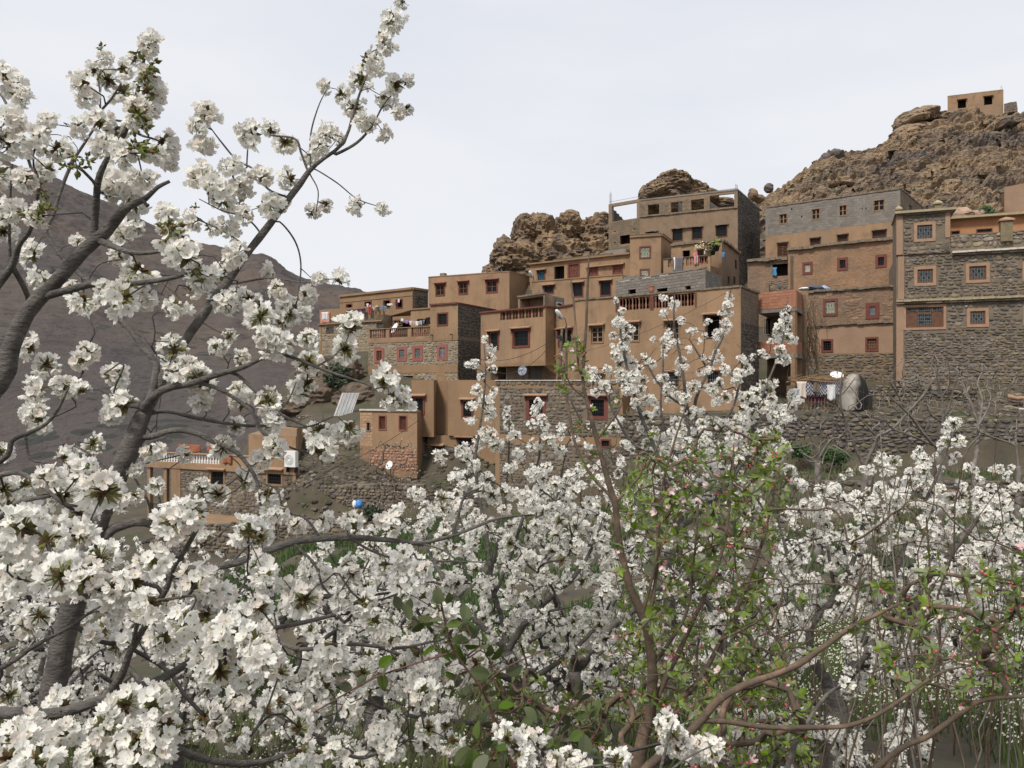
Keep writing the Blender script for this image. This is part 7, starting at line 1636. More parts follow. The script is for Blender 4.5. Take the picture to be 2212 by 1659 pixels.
# C: middle orchard cherry
t = Tree('cherry_tree', 'forked cherry filling the middle with dense white bloom, right of the green field', 'tree', at(1190, 1950, 4.2), G_CH, seed=31); Ct = t
t.limb([(1190, 1960, 4.2, 52), (1160, 1600, 4.2, 40), (1147, 1562, 4.2, 38), (1120, 1490, 4.2, 33), (1095, 1410, 4.2, 28)], 'trunk', 10)
for L_ in ([(1095, 1410, 4.2, 17), (1130, 1350, 4.2, 14), (1190, 1290, 4.2, 12), (1235, 1250, 4.2, 10), (1271, 1199, 4.3, 8), (1300, 1130, 4.3, 5)], [(1090, 1400, 4.2, 15), (1040, 1350, 4.2, 13), (1009, 1322, 4.2, 12), (970, 1270, 4.2, 10), (930, 1200, 4.3, 7), (900, 1120, 4.4, 4)], [(1100, 1420, 4.3, 18), (1085, 1340, 4.4, 13), (1062, 1260, 4.4, 11), (1055, 1180, 4.4, 9), (1040, 1100, 4.4, 8), (1027, 1008, 4.4, 7), (1033, 948, 4.4, 6), (1042, 886, 4.4, 5), (1049, 808, 4.4, 4), (1045, 735, 4.4, 2)],
           [(1070, 1280, 4.4, 9), (1110, 1180, 4.5, 8), (1140, 1080, 4.5, 7), (1165, 980, 4.5, 5), (1165, 875, 4.5, 3)], [(1060, 1240, 4.4, 8), (1085, 1120, 4.6, 6), (1098, 1000, 4.6, 5), (1100, 885, 4.6, 3)], [(1120, 1470, 4.2, 16), (1000, 1440, 4, 11), (880, 1420, 3.9, 8), (780, 1380, 3.8, 5)], [(1120, 1480, 4.2, 14), (1220, 1420, 4.2, 11), (1290, 1350, 4.3, 7), (1330, 1280, 4.3, 4)], [(1150, 1570, 4.1, 15), (1000, 1560, 3.7, 11), (860, 1540, 3.5, 8), (760, 1500, 3.4, 4)], [(990, 1300, 4.2, 8), (930, 1290, 4.2, 6), (860, 1240, 4.3, 5), (800, 1180, 4.3, 3)], [(1155, 1180, 4.5, 6), (1200, 1080, 4.6, 5), (1225, 960, 4.6, 3)]):
    t.limb(L_, sides=7)
t.blobs(Z4, [(130, 410, 26), (170, 470, 40), (160, 540, 42), (60, 580, 42), (10, 590, 30), (180, 620, 36), (100, 670, 34), (70, 760, 45), (180, 770, 42), (130, 850, 60), (150, 920, 60), (30, 880, 45), (30, 960, 45), (280, 890, 30), (275, 940, 32), (290, 1000, 42), (330, 1080, 55), (495, 850, 40), (480, 905, 45), (520, 960, 40), (450, 1000, 42), (540, 1010, 40), (660, 1020, 42), (650, 1080, 30), (150, 1060, 70), (80, 1130, 70), (200, 1150, 60), (560, 1110, 60), (470, 1150, 70), (650, 1170, 50), (360, 1220, 60), (750, 1100, 35), (840, 1140, 35), (850, 1010, 30)], jit=.04)
t.fill([(900, 1010), (1010, 960), (1100, 1000), (1250, 1050), (1330, 1120), (1330, 1330), (1240, 1420), (1100, 1440), (900, 1420), (760, 1500), (640, 1400), (660, 1200), (800, 1130), (880, 1080)], 460, 3.6, 5.2, th=-.33)
t.fill([(1100, 1000), (1330, 1000), (1330, 1150), (1100, 1150)], 50, 4, 5); t.bare([(700, 1150), (1330, 1100), (1330, 1500), (800, 1600)], 130, 3.6, 5)
t.fill([(560, 1440), (900, 1420), (1000, 1500), (960, 1659), (560, 1659)], 60, 3, 4, th=-.2)
t.grow(tip=.0019); t.bloom(MID, rest=LOW, size=.97)

# D: cherry with tall upright shoots in front of the long house
t = Tree('cherry_tree', 'upright cherry whose tall flowering shoots stand before the long house windows', 'tree', at(1430, 2110, 5.0), G_CH, seed=41)
t.limb([(1430, 2110, 5.0, 40), (1440, 1560, 5.2, 32), (1445, 1380, 5.3, 28), (1448, 1245, 5.3, 25), (1465, 1145, 5.3, 20)], 'trunk', 10)
sh = {}
for k, L_ in enumerate(([(1465, 1145, 14), (1440, 1050, 11), (1419, 977, 9), (1389, 909, 8), (1362, 825, 7), (1345, 748, 6), (1339, 700, 4), (1335, 655, 2.5)], [(1468, 1130, 12), (1488, 1000, 9), (1485, 900, 8), (1480, 847, 7), (1475, 805, 6), (1465, 748, 5), (1456, 702, 4), (1457, 637, 2)], [(1475, 1100, 11), (1505, 980, 8), (1500, 880, 7), (1515, 832, 6), (1530, 805, 6), (1545, 760, 5), (1561, 729, 4.5), (1568, 683, 3.5), (1577, 630, 2)],
                        [(1470, 1140, 15), (1540, 1080, 12), (1590, 1020, 10), (1610, 985, 9), (1622, 939, 8), (1637, 878, 7), (1656, 832, 6), (1675, 786, 5), (1687, 748, 4.5), (1698, 691, 3.5), (1702, 641, 2)], [(1500, 1000, 8), (1550, 930, 7), (1583, 880, 6), (1600, 820, 5), (1618, 770, 3)], [(1420, 980, 7), (1370, 960, 6), (1330, 900, 5), (1310, 850, 4), (1290, 800, 2)], [(1440, 1060, 8), (1380, 1040, 6), (1330, 1000, 5), (1290, 960, 3)], [(1590, 1020, 8), (1640, 960, 6), (1690, 900, 5), (1710, 860, 3)], [(1484, 880, 6), (1440, 850, 5), (1400, 790, 4), (1393, 760, 2)], [(1530, 800, 5), (1500, 750, 4), (1490, 735, 2)], [(1540, 780, 4), (1508, 770, 3)], [(1470, 1000, 7), (1430, 900, 5), (1432, 800, 4), (1432, 745, 2)])):
    d = 5.3 + (k % 3 - 1) * .25; sh[k] = t.limb([(x, y, d, w) for x, y, w in L_], sides=6)
t.blobs(A5, [(465, 40, 8), (495, 100, 30), (490, 165, 40), (520, 200, 40), (455, 240, 30), (520, 260, 40), (500, 310, 38), (460, 345, 40), (530, 360, 40), (490, 400, 38), (560, 400, 40), (600, 430, 30), (420, 430, 35), (500, 460, 45), (570, 470, 45), (620, 490, 40), (345, 490, 40), (400, 520, 38), (360, 570, 45), (430, 530, 40), (310, 430, 30), (340, 440, 30), (540, 540, 48), (600, 560, 50), (590, 630, 50), (650, 600, 45), (690, 660, 50), (500, 740, 60), (450, 760, 40), (640, 700, 50), (620, 760, 55),
             (740, 110, 32), (790, 65, 42), (735, 22, 30), (830, 158, 24), (680, 260, 24), (750, 270, 48), (790, 285, 30), (770, 225, 30), (885, 220, 28), (910, 210, 14), (875, 320, 28), (735, 355, 22), (640, 375, 30), (670, 400, 30), (625, 350, 18), (840, 390, 45), (740, 480, 32), (815, 440, 30), (860, 410, 30), (1110, 18, 30), (1100, 70, 34), (1110, 110, 28), (1085, 165, 32), (1050, 225, 36), (1090, 210, 24), (1055, 255, 28), (990, 165, 28), (970, 240, 24), (935, 270, 22), (1030, 250, 25), (960, 362, 18), (1020, 375, 35), (1000, 435, 28), (1080, 430, 40), (1060, 370, 25), (890, 540, 45), (920, 520, 38), (860, 590, 40), (800, 560, 45), (760, 600, 50), (770, 530, 36), (1130, 490, 50), (1170, 450, 50), (1210, 430, 40), (1180, 380, 38), (1060, 510, 50), (1010, 540, 42), (1040, 600, 50), (1090, 590, 40), (1140, 580, 45),
             (1440, 85, 9), (1420, 125, 30), (1415, 170, 36), (1400, 205, 36), (1430, 200, 26), (1345, 270, 22), (1390, 250, 38), (1440, 255, 38), (1475, 265, 26), (1395, 325, 38), (1430, 375, 34), (1390, 380, 26), (1245, 360, 26), (1290, 345, 34), (1320, 355, 20), (1350, 500, 42), (1340, 550, 36), (1300, 510, 36), (1260, 560, 45), (1220, 590, 45), (1350, 600, 40), (1300, 640, 50), (1480, 590, 50), (1500, 600, 36), (1450, 640, 50), (1390, 660, 48), (1360, 700, 45), (1420, 720, 40), (1370, 770, 40), (1460, 700, 30), (1240, 680, 45), (1180, 650, 45), (1080, 740, 55), (1150, 760, 50), (990, 720, 50), (900, 700, 55), (850, 760, 50), (800, 720, 55), (930, 830, 50), (740, 830, 60), (560, 850, 65), (630, 850, 50), (850, 960, 60), (790, 960, 50), (910, 960, 35), (1450, 1000, 40), (1520, 1090, 42), (1440, 1060, 30), (1460, 1250, 35)], jit=.06, mul=.85)
for k, n in ((0, 22), (1, 14), (2, 14), (3, 18), (4, 10), (7, 8), (11, 8)): t.along(sh[k][len(sh[k]) // 4:int(len(sh[k]) * .93)], int(n * .8), .03)
t.fill([(1330, 960), (1440, 930), (1600, 900), (1700, 960), (1640, 1130), (1500, 1190), (1380, 1180), (1300, 1080)], 290, 4.8, 6.2, th=-.2)
t.fill([(1300, 1180), (1640, 1130), (1700, 1300), (1700, 1500), (1560, 1560), (1300, 1500)], 240, 4.6, 6.4, th=-.22)
t.bare([(1300, 760), (1700, 700), (1720, 1150), (1300, 1150)], 90, 5, 5.8); t.grow(tip=.002); t.bloom(MID, rest=LOW, size=.9)

# E: cherry on the right
t = Tree('cherry_tree', 'broad cherry with a dark hollow trunk, white crown below the bare trees', 'tree', at(1815, 2120, 4.8), G_CH, seed=51); E = t
t.limb([(1815, 2120, 4.8, 80), (1808, 1700, 4.8, 62), (1806, 1560, 4.8, 54), (1795, 1480, 4.8, 46)], 'trunk', 12)
for L_ in ([(1795, 1490, 4.8, 26), (1755, 1420, 4.8, 20), (1748, 1360, 4.8, 16), (1774, 1323, 4.8, 15), (1806, 1287, 4.8, 13), (1842, 1215, 4.8, 11), (1858, 1150, 4.8, 8), (1880, 1070, 4.8, 5), (1890, 1000, 4.8, 3)], [(1800, 1500, 4.8, 30), (1860, 1420, 4.7, 24), (1927, 1351, 4.7, 21), (1991, 1291, 4.7, 19), (2047, 1207, 4.8, 15), (2087, 1151, 4.9, 12), (2127, 1102, 5, 8), (2160, 1050, 5, 4)], [(1850, 1440, 4.8, 16), (1880, 1350, 4.9, 13), (1930, 1260, 5, 11), (1960, 1160, 5, 9), (2000, 1080, 5, 7), (2035, 1000, 5, 5), (2060, 930, 5, 3)],
           [(1748, 1360, 4.8, 12), (1720, 1290, 4.9, 10), (1700, 1200, 5, 8), (1680, 1120, 5, 5), (1670, 1060, 5, 3)], [(1806, 1287, 4.8, 8), (1790, 1200, 4.8, 7), (1780, 1120, 4.9, 5), (1790, 1060, 4.9, 3)], [(1991, 1291, 4.7, 10), (2080, 1280, 4.7, 8), (2160, 1260, 4.8, 6), (2260, 1240, 4.8, 3)], [(1840, 1440, 4.8, 12), (1950, 1440, 4.6, 9), (2060, 1420, 4.5, 6), (2150, 1400, 4.5, 3)], [(1960, 1160, 5, 6), (1930, 1080, 5, 4), (1935, 1030, 5, 2)]):
    t.limb(L_, sides=7)
t.blobs(Z5, [(1650, 720, 60), (1610, 780, 50), (1690, 700, 30), (1600, 870, 60), (1690, 860, 60), (1550, 900, 40), (1380, 925, 28), (1345, 975, 32), (1400, 1000, 60), (1460, 1040, 50), (1500, 970, 30), (1630, 1010, 50), (1680, 970, 28), (1080, 1000, 55), (1180, 1020, 60), (980, 1090, 50), (930, 1085, 35), (1120, 1110, 60), (1290, 1105, 38), (1400, 1090, 60), (1370, 1150, 40), (1550, 1080, 34), (1770, 1070, 45), (1820, 1090, 35), (2000, 1090, 55), (2090, 1140, 50), (2110, 1070, 16), (1850, 1170, 42), (1730, 1215, 38), (1690, 1190, 24), (1940, 1230, 40), (1450, 1180, 60), (340, 1100, 55), (310, 1060, 30), (440, 1220, 50), (400, 1180, 30), (250, 1080, 18), (700, 1240, 60), (720, 1290, 60), (660, 1290, 40), (760, 1150, 24), (820, 1110, 20), (470, 1390, 60), (600, 1400, 60), (360, 1450, 42), (870, 1310, 60), (980, 1280, 60), (930, 1370, 70), (1100, 1240, 70), (1200, 1200, 70), (1320, 1180, 70), (1300, 1250, 80), (1190, 1310, 80), (1450, 1280, 80), (1550, 1250, 60), (1600, 1330, 70), (1720, 1330, 80), (1860, 1310, 70), (2030, 1290, 60), (2150, 1240, 60), (2100, 1370, 70), (1980, 1390, 60)], jit=.05)
t.fill([(1660, 1130), (1760, 1060), (1900, 1040), (2040, 1080), (2160, 1050), (2280, 1060), (2280, 1250), (2100, 1330), (1900, 1330), (1700, 1330)], 370, 4.3, 5.6, th=-.3)
t.fill([(1680, 1320), (2280, 1300), (2280, 1450), (1900, 1500), (1700, 1480)], 170, 4.2, 6, th=-.05)
t.fill([(1560, 1540), (2000, 1540), (2000, 1680), (1500, 1680)], 110, 3.8, 6, th=-.1)
t.bare([(1680, 1000), (2260, 1000), (2260, 1600), (1600, 1600)], 130, 4.2, 5.6); t.grow(tip=.0019); t.bloom(MID, rest=LOW, size=.97)

# far orchard trees
def farcherry(label, px, d, poly, n, seed, d0, d1, hgt=1.3, th=-.3, tip=.004):
    g = gz(px, d); b = V((XY(px, d).x, d, g)); t = Tree('cherry_tree', label, 'tree', b, G_CH, seed=seed, tw=2)
    f = b + V((.05, 0, hgt * .45)); t.limb3([b - V((0, 0, .1)), b + V((.03, .0, hgt * .25)), f], [.09, .08, .07], 'trunk', 8)
    for k in range(5): a = k * 1.257 + seed; t.limb3([f, f + V((math.cos(a) * .3, math.sin(a) * .3, hgt * .25)), f + V((math.cos(a) * .8, math.sin(a) * .8, hgt * .55))], [.045, .03, .018], 'branch', 6)
    t.fill(poly, n, d0, d1, (.9, 1.3), th=th); t.grow(tip=tip, up=.2); t.bloom(LOW, size=1.15); return t
farcherry('cherry deep in the lower orchard behind the big leaning trunk, leftmost', 60, 8, [(-120, 1240), (160, 1220), (260, 1330), (240, 1560), (-120, 1560)], 330, 61, 7.2, 9, 1.5)
farcherry('cherry in the lower orchard just right of the big leaning trunk', 370, 7.6, [(200, 1380), (330, 1300), (520, 1300), (560, 1480), (420, 1600), (180, 1580)], 260, 62, 7, 8.4, 1.5)
farcherry('cherry standing lower down between the green field and the brambles', 800, 7, [(640, 1280), (860, 1240), (960, 1330), (930, 1500), (700, 1540)], 170, 63, 6.4, 7.8, 1.5, -.1)
farcherry('cherry in the lower orchard behind the apple stems', 1560, 8.2, [(1340, 1180), (1520, 1150), (1740, 1170), (1760, 1380), (1560, 1440), (1340, 1400)], 200, 64, 7.4, 9.2, 1.6, -.2)
farcherry('cherry low at the right edge beyond the broad one', 2120, 7.5, [(1960, 1180), (2280, 1150), (2280, 1420), (2000, 1400)], 170, 65, 7, 8.4, 1.5, -.1)
farcherry('cherry lowest in the middle behind the bramble leaves', 1230, 6.3, [(1080, 1430), (1330, 1380), (1420, 1500), (1330, 1659), (1080, 1659)], 130, 66, 5.6, 7, 1.5, -.15)
farcherry('cherry far down the lower terraces behind the left boughs', 110, 14, [(-100, 1170), (340, 1150), (380, 1260), (300, 1420), (-100, 1420)], 300, 67, 12.6, 15, 2.6, -.35, .004)
farcherry('cherry on the lower terrace between the leaning trunk and the green field', 430, 13, [(300, 1200), (560, 1190), (570, 1330), (430, 1400), (300, 1380)], 200, 68, 12, 14, 2.4, -.3, .004)
# H: near blossoms along the lower edge
t = Tree('cherry_tree', 'low cherry whose nearest sprays just touch the bottom edge beside the bramble', 'tree', at(1500, 3300, 1.5), G_CH, seed=71)
t.limb([(1500, 3300, 1.5, 70), (1450, 2400, 1.5, 50), (1400, 2000, 1.5, 40)], 'trunk', 10)
for L_ in ([(1400, 2000, 1.5, 30), (1300, 1800, 1.45, 16), (1200, 1690, 1.4, 8), (1150, 1600, 1.4, 4)], [(1400, 2000, 1.5, 30), (1390, 1800, 1.45, 14), (1420, 1690, 1.4, 9), (1445, 1590, 1.4, 5), (1455, 1560, 1.4, 3)], [(1420, 1690, 1.4, 8), (1480, 1640, 1.4, 5), (1540, 1610, 1.4, 3)], [(1200, 1700, 1.4, 8), (1260, 1660, 1.4, 5), (1330, 1650, 1.4, 3)]): t.limb(L_, sides=7)
t.blobs(A4, [(1290, 1540, 60), (1330, 1490, 34), (1310, 1600, 50), (1410, 1530, 26), (1500, 1630, 60), (1600, 1600, 60), (1660, 1650, 60), (1860, 1620, 55), (1230, 1480, 20)], d=1.5, jit=.03)
t.blobs(A6, [(290, 1170, 55), (320, 1230, 60), (270, 1270, 60), (360, 1290, 50), (420, 1310, 45), (480, 1300, 30), (530, 1310, 26), (40, 1370, 40)], d=1.55, jit=.03)
t.grow(); t.bloom(HI)
t = Tree('cherry_tree', 'single spray of cherry blossom on a stub above the brown apple bough', 'tree', at(1700, 2500, 2.2), G_CH, seed=72)
t.limb([(1700, 2500, 2.2, 26), (1690, 1800, 2.3, 18), (1705, 1640, 2.35, 13), (1745, 1560, 2.4, 9), (1786, 1500, 2.45, 8), (1815, 1484, 2.5, 6)], 'trunk', 8)
t.blobs(A6, [(1255, 960, 45), (1270, 1000, 30)], d=2.5, jit=.02); t.grow(); t.bloom(MID)

# apple trees with fresh leaves and pink buds
G_AP = 'apple trees coming into leaf with pink buds'
t = Tree('apple_tree', 'slender apple tree in front of the long house, fresh green leaves and pink buds', 'tree', at(1370, 2150, 3), G_AP, m_appleb, m_appleb, seed=81)
t.limb([(1370, 2150, 3, 42), (1377, 1656, 3, 32), (1405, 1556, 3, 26), (1409, 1455, 3, 23), (1397, 1351, 3, 21), (1361, 1271, 3, 18), (1341, 1195, 3, 16), (1329, 1094, 3, 14), (1320, 1061, 3, 13), (1293, 962, 3, 11), (1267, 863, 3, 9), (1259, 815, 3, 7.5), (1266, 700, 3, 6), (1270, 605, 3, 5), (1272, 545, 3, 3)], 'trunk', 10)
for L_ in ([(1326, 1085, 8), (1316, 1069, 8), (1278, 1027, 7), (1244, 962, 6.5), (1225, 863, 6), (1217, 786, 4)], [(1258, 812, 6), (1250, 790, 5), (1245, 730, 5), (1241, 667, 4.5), (1233, 600, 3)], [(1328, 1085, 8), (1366, 1046, 7), (1396, 1008, 6), (1419, 966, 5), (1427, 939, 3)], [(1265, 860, 5), (1235, 835, 4), (1222, 805, 3)], [(1385, 1330, 9), (1419, 1195, 6), (1415, 1092, 5), (1408, 1023, 3)], [(1400, 1360, 9), (1431, 1130, 6), (1427, 1073, 6), (1450, 977, 5), (1484, 870, 3)], [(1290, 950, 5), (1325, 905, 4), (1345, 870, 3)], [(1270, 930, 4), (1235, 870, 3), (1222, 840, 2)],
           [(1405, 1540, 14), (1470, 1400, 11), (1520, 1290, 9), (1560, 1190, 7), (1580, 1060, 5), (1585, 960, 3)], [(1405, 1560, 14), (1500, 1480, 12), (1560, 1380, 10), (1620, 1250, 8), (1664, 1107, 6), (1679, 1015, 3)], [(1409, 1440, 9), (1480, 1330, 7), (1500, 1200, 5), (1510, 1080, 3)], [(1560, 1380, 7), (1640, 1340, 5), (1700, 1290, 3)]):
    t.limb([(x, y, 3 + .04 * i * (1 if len(L_) > 4 else 0), w) for i, (x, y, w) in enumerate(L_)], sides=7)
cl = [(205, 280, 30), (240, 260, 22), (270, 290, 25), (145, 365, 25), (190, 330, 35), (230, 320, 25), (280, 330, 25), (150, 430, 35), (210, 400, 30), (280, 385, 28), (170, 450, 25), (255, 440, 28), (295, 465, 16), (165, 540, 14), (465, 600, 30), (330, 660, 12), (260, 750, 30), (400, 780, 22), (430, 880, 30), (340, 910, 26), (320, 940, 30), (680, 800, 32), (290, 960, 26), (600, 940, 32), (620, 1000, 32), (720, 960, 34), (770, 980, 30), (560, 1020, 28), (340, 1040, 40), (650, 860, 25), (905, 890, 34), (930, 820, 26), (1020, 720, 30), (870, 930, 28), (1270, 900, 38), (1220, 960, 34), (1190, 1030, 38), (1370, 820, 25), (1130, 780, 24), (1060, 780, 22)]
t.blobs(A5, [(x, y, r_, 3.0) for x, y, r_ in cl], jit=.02, cs=.03)
t.fill([(1330, 1010), (1450, 960), (1560, 960), (1700, 930), (1700, 1120), (1650, 1300), (1720, 1500), (1520, 1600), (1420, 1600), (1330, 1500), (1340, 1250)], 560, 2.7, 4.2, (.62, 1.05), th=-.35)
t.fill([(1000, 1440), (1330, 1400), (1380, 1659), (980, 1659)], 150, 3, 4.2, (.55, .95), th=-.3)
t.bare([(1330, 950), (2250, 1150), (2250, 1659), (1330, 1659)], 110, 2.4, 4.0); t.grow(tip=.0014, up=.2); t.bloom(ROS, 'leaf_rosette', mats=[m_apl, m_apb, m_app, m_ped, m_stam], flip=.35)
t = Tree('apple_tree', 'apple tree with a thick reddish-brown bough rising diagonally at the lower right', 'tree', at(1300, 2500, 2.1), G_AP, m_appleb, m_appleb, seed=82)
t.limb([(1300, 2500, 2.1, 60), (1320, 1900, 2.1, 40), (1360, 1720, 2.1, 26), (1401, 1656, 2.1, 20), (1457, 1612, 2.1, 18), (1518, 1552, 2.1, 17), (1550, 1512, 2.1, 16), (1606, 1480, 2.1, 15), (1666, 1460, 2.1, 14), (1726, 1435, 2.1, 13), (1766, 1407, 2.1, 12), (1806, 1379, 2.1, 11), (1842, 1351, 2.1, 10), (1887, 1331, 2.1, 8), (1943, 1303, 2.1, 5)], 'trunk', 10)
for L_ in ([(1512, 1556, 2.1, 12), (1560, 1558, 2.1, 11), (1606, 1564, 2.1, 11), (1666, 1572, 2.08, 11), (1746, 1571, 2.05, 11), (1826, 1568, 2.02, 10), (1887, 1548, 2, 9), (1947, 1512, 2, 8), (2007, 1467, 2, 6), (2047, 1447, 2, 5), (2095, 1439, 2, 3)], [(1840, 1352, 2.1, 6), (1852, 1290, 2.1, 5), (1860, 1230, 2.1, 4), (1865, 1200, 2.1, 2.5)], [(1760, 1800, 2.6, 20), (1927, 1632, 2.5, 13), (2007, 1588, 2.5, 12), (2087, 1532, 2.5, 10), (2127, 1512, 2.5, 9), (2240, 1502, 2.5, 7)], [(1700, 1452, 2.1, 6), (1690, 1400, 2.1, 5), (1650, 1340, 2.1, 4), (1640, 1280, 2.1, 2)], [(1560, 1560, 2.1, 7), (1545, 1640, 2.1, 6), (1530, 1720, 2.1, 5)], [(2007, 1467, 2, 5), (2040, 1380, 2, 4), (2090, 1300, 2, 3)], [(1930, 1632, 2.5, 12), (1900, 1700, 2.5, 14)]):
    t.limb(L_, sides=8)
t.blobs(A6, [(1340, 640, 55, 2.1), (1300, 660, 30, 2.1), (1400, 960, 30, 2.1), (1020, 500, 30, 2.5), (1700, 280, 50, 2.6), (1750, 340, 45, 2.6), (1740, 250, 40, 2.6), (840, 530, 30, 2.5), (960, 760, 30, 2.2), (1060, 780, 30, 2.2), (1860, 980, 45, 2.4), (1800, 600, 50, 2.4), (1870, 560, 45, 2.4), (1960, 590, 45, 2.4), (1900, 700, 45, 2.4), (2050, 480, 50, 2.5), (2150, 580, 50, 2.5), (2100, 640, 40, 2.5), (1960, 430, 40, 2.5), (1660, 820, 35, 2.3), (700, 1050, 40, 2.2), (820, 1070, 40, 2.2), (640, 1000, 36, 2.3)], jit=.03, cs=.03)
t.fill([(1880, 1260), (2260, 1180), (2260, 1480), (2000, 1540), (1900, 1420)], 130, 2.1, 3.4, (.6, 1), th=-.2)
t.fill([(1480, 1470), (1750, 1480), (1760, 1680), (1500, 1680)], 110, 2.2, 3.4, (.6, 1))
t.bare([(1330, 950), (2250, 1150), (2250, 1659), (1330, 1659)], 110, 2.4, 4.0); t.grow(tip=.0014, up=.2); t.bloom(ROS, 'leaf_rosette', mats=[m_apl, m_apb, m_app, m_ped, m_stam], flip=.35)

# bramble with larger leaves near the camera
t = Tree('bramble', 'bramble with dark green toothed leaves in front of the middle blossoms', 'bramble', at(1140, 2700, 1.9), None, M('bramble_stem', (.10, .05, .042), rough=.6, rnd=.2), M('bramble_twig', (.12, .065, .04), rough=.6, rnd=.2), seed=91)
t.limb([(1140, 2700, 1.9, 9), (1125, 1800, 1.9, 8), (1110, 1659, 1.9, 8), (1084, 1592, 1.9, 7), (1065, 1543, 1.9, 7), (1042, 1487, 1.9, 7), (1009, 1446, 1.9, 6), (979, 1404, 1.9, 6), (964, 1356, 1.9, 6), (949, 1284, 1.9, 4), (938, 1262, 1.9, 2)], 'trunk', 6)
for L_ in ([(979, 1408, 5), (896, 1434, 4), (802, 1468, 4), (709, 1521, 3.5), (671, 1543, 2)], [(1080, 1590, 5), (1060, 1640, 5), (1010, 1700, 4)], [(1110, 1659, 6), (1180, 1600, 5), (1220, 1540, 4), (1250, 1490, 3)], [(1120, 1720, 6), (1230, 1640, 5), (1290, 1580, 4), (1300, 1520, 2)], [(1042, 1487, 4), (1080, 1450, 4), (1140, 1420, 3), (1190, 1400, 2)], [(964, 1356, 4), (1000, 1340, 3), (1025, 1322, 2)]):
    t.limb([(x, y, 1.9, w) for x, y, w in L_], sides=5)
t.fill([(900, 1290), (1000, 1310), (1040, 1400), (1110, 1470), (1150, 1560), (1110, 1640), (1040, 1640), (1000, 1540), (960, 1450)], 95, 1.8, 2.15, (.55, 1.0)); t.fill([(1180, 1470), (1300, 1520), (1310, 1640), (1200, 1640)], 40, 1.8, 2.1, (.6, 1.1)); t.fill([(840, 1330), (940, 1290), (940, 1350), (860, 1380)], 10, 1.85, 2, (.6, .9)); t.fill([(700, 1440), (860, 1420), (860, 1500), (700, 1560)], 9, 1.85, 2, (.6, .9)); t.fill([(1000, 1600), (1080, 1600), (1080, 1690), (1000, 1690)], 8, 1.7, 1.8, (1.0, 1.3))
t.grow(tip=.0008); t.bloom(BLF, 'leaf', mats=[m_rosel], flip=1.2, size=.95)

# bare pale trees at the right
G_BA = 'bare pale trees below the stone mansion'
Z10 = conv(1785.7, 777.6, .1927)
def bare(label, limbs, poly, n, d, seed, base):
    b = V((XY(base[0], d).x, d, gz(base[0], d))); t = Tree('bare_tree', label, 'tree', b, G_BA, m_pale, m_pale, seed=seed, tw=7)
    first = Z10(*limbs[0][0][:2]); t.limb3([b, at(base[1], (first[1] + (CY - b.z / d * F)) / 2, d), at(*first, d)], [.11, .1, .09], 'trunk', 8)
    for L_ in limbs: t.limb([(*Z10(p[0], p[1]), d + .15 * i * (-1) ** seed, p[2]) for i, p in enumerate(L_)], sides=6)
    t.fill(poly, n, d - .9, d + .9); t.grow(tip=.0012, up=.15); return t
bare('bare pale tree with crossing limbs before the clay oven and wall', [[(430, 1190, 9), (540, 950, 8), (580, 850, 7), (740, 770, 6), (900, 600, 5.5), (1080, 400, 5), (1180, 250, 4), (1300, 80, 2.5)], [(420, 1190, 8), (300, 930, 7), (210, 680, 6), (170, 580, 5), (150, 350, 4), (180, 120, 2.5)], [(200, 600, 3), (330, 500, 3), (430, 420, 2)], [(160, 390, 3), (240, 310, 2.5), (320, 200, 2)], [(560, 860, 4), (430, 720, 3.5), (300, 600, 3), (150, 540, 2), (0, 480, 2)], [(900, 600, 4), (860, 520, 3.5), (780, 360, 3), (700, 240, 2)], [(580, 860, 4), (460, 880, 3), (250, 910, 2)]], [(1790, 900), (1840, 800), (1950, 770), (2050, 790), (2010, 880), (1930, 950), (1850, 980)], 70, 22, 3, (1866, 1868))
bare('bare pale tree whose many-forked crown stands nearest the mansion corner', [[(1660, 1180, 10), (1690, 950, 9), (1700, 750, 8)], [(1700, 760, 7), (1690, 690, 6.5), (1600, 450, 6), (1570, 370, 5), (1600, 300, 3)], [(1700, 760, 6), (1730, 600, 5.5), (1740, 430, 5), (1690, 260, 4), (1740, 140, 3), (1740, 40, 2)], [(1710, 720, 5), (1800, 560, 4), (1840, 430, 3)], [(1700, 760, 4), (1500, 770, 3), (1350, 730, 2)], [(1710, 800, 5), (1900, 880, 4), (2050, 930, 3), (2110, 970, 2)], [(1600, 420, 3.5), (1540, 300, 3), (1490, 120, 2)], [(1700, 860, 4), (1600, 970, 3.5), (1540, 1100, 3)]], [(2030, 900), (2050, 800), (2130, 770), (2200, 800), (2220, 930), (2150, 960), (2070, 940)], 90, 24, 4, (2105, 2106))
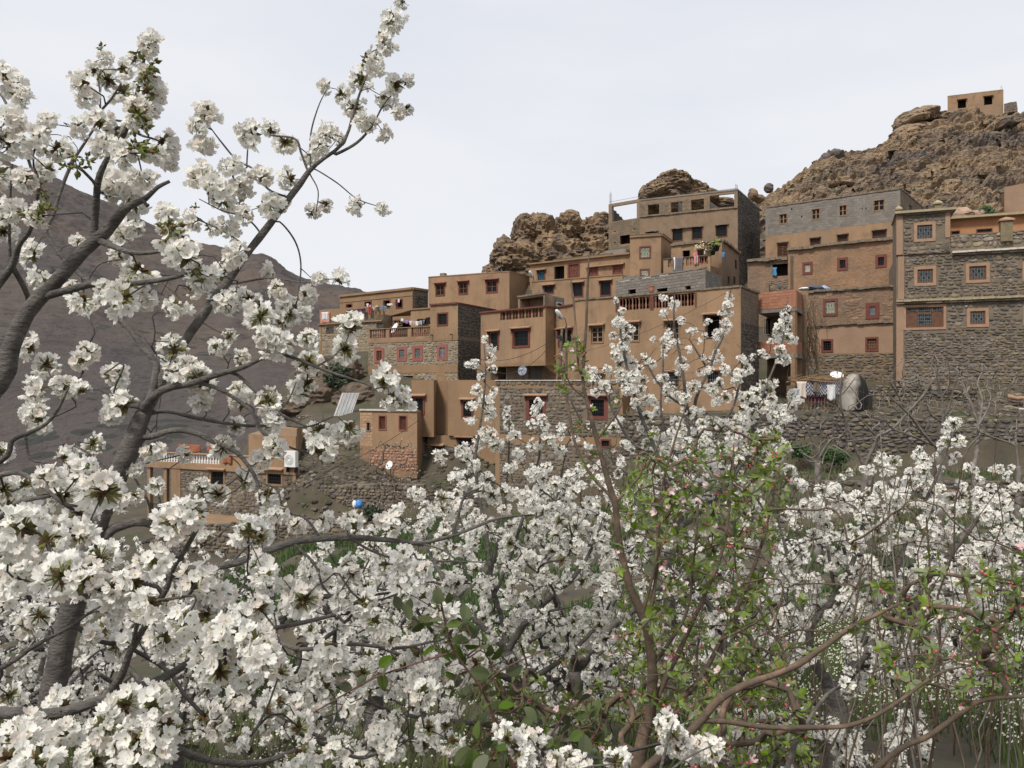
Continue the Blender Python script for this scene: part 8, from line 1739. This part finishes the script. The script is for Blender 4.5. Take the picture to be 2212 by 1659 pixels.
bare('bare pale tree with long low limbs between the other two', [[(1250, 1000, 8), (1180, 930, 7), (1080, 820, 6.5), (980, 680, 6), (900, 590, 5), (700, 400, 4), (560, 280, 2.5)], [(1250, 980, 6), (920, 840, 5), (740, 770, 4.5), (650, 660, 3)], [(1290, 1000, 8), (1300, 700, 6), (1290, 400, 5), (1240, 200, 3), (1240, 80, 2)], [(1300, 700, 4.5), (1160, 600, 4), (1110, 440, 2.5)], [(1300, 680, 4.5), (1380, 500, 4), (1430, 300, 3), (1480, 130, 2)], [(1290, 420, 3), (1380, 260, 3), (1370, 80, 2)]], [(1900, 900), (1900, 820), (1980, 770), (2070, 760), (2090, 860), (2020, 930), (1950, 950)], 90, 21, 5, (2032, 2030))
bare('thin bare sapling at the extreme right by the woodpile', [[(2150, 1190, 4), (2120, 900, 4), (2130, 760, 3), (2130, 660, 2)], [(2120, 880, 2.5), (2010, 760, 2)]], [(2180, 860), (2212, 860), (2230, 960), (2170, 960)], 14, 25, 6, (2200, 2200))
bare('leafless grey tree behind the tangled stems beside the green bushes', [[(-100, 1150, 6), (-140, 950, 5), (-230, 760, 4), (-330, 640, 3)], [(-100, 1120, 5), (40, 900, 4), (150, 860, 3), (280, 700, 2)], [(-120, 1080, 4), (-60, 900, 3), (-70, 760, 2)]], [(1700, 900), (1800, 880), (1850, 960), (1840, 1080), (1700, 1060)], 60, 24, 7, (1768, 1768))
t = Tree('budding_tree', 'small dark tree dotted with white buds against the rubble terrace wall', 'tree', V((XY(850, 45).x, 45, gz(850, 45))), None, m_pole, m_pole, seed=95, tw=12)
b = t.base; t.limb3([b, b + V((.05, 0, .8)), b + V((0, 0, 1.3))], [.08, .07, .06], 'trunk', 6)
t.fill([(800, 960), (880, 940), (915, 1000), (905, 1100), (800, 1100)], 120, 44, 46); t.grow(tip=.0012, up=.25); s0 = t.tg; t.tg = [(c, .9) for c, _ in s0]; t.bloom(LOW, size=1.0)
# tangled thin stems across the right-hand undergrowth
r = random.Random(99); root = thing('undergrowth_stems', 'tangle of thin leafless suckers rising through the right-hand orchard', 'undergrowth', at(1950, 1900, 3.6)); mb = MB()
for i in range(70):
    px, d = r.uniform(1480, 2260), r.uniform(2.6, 5.5); p = V((XY(px, d).x, d, gz(px, d))); k = r.uniform(.9, 1.9); dx, dy = r.gauss(.05, .25), r.gauss(0, .2); n = 9
    pts = [p + V((dx * q / n * k + r.gauss(0, .015), dy * q / n * k, k * q / n)) for q in range(n + 1)]; w = r.uniform(.003, .008); mb.tube(pts, [w * (1 - .07 * q) for q in range(n + 1)], 4, r.choice((0, 1)), cap=False)
mb.build('stems', [m_pale, m_appleb], root, True, kind='stuff')
print('trees ok', len(bpy.data.objects))
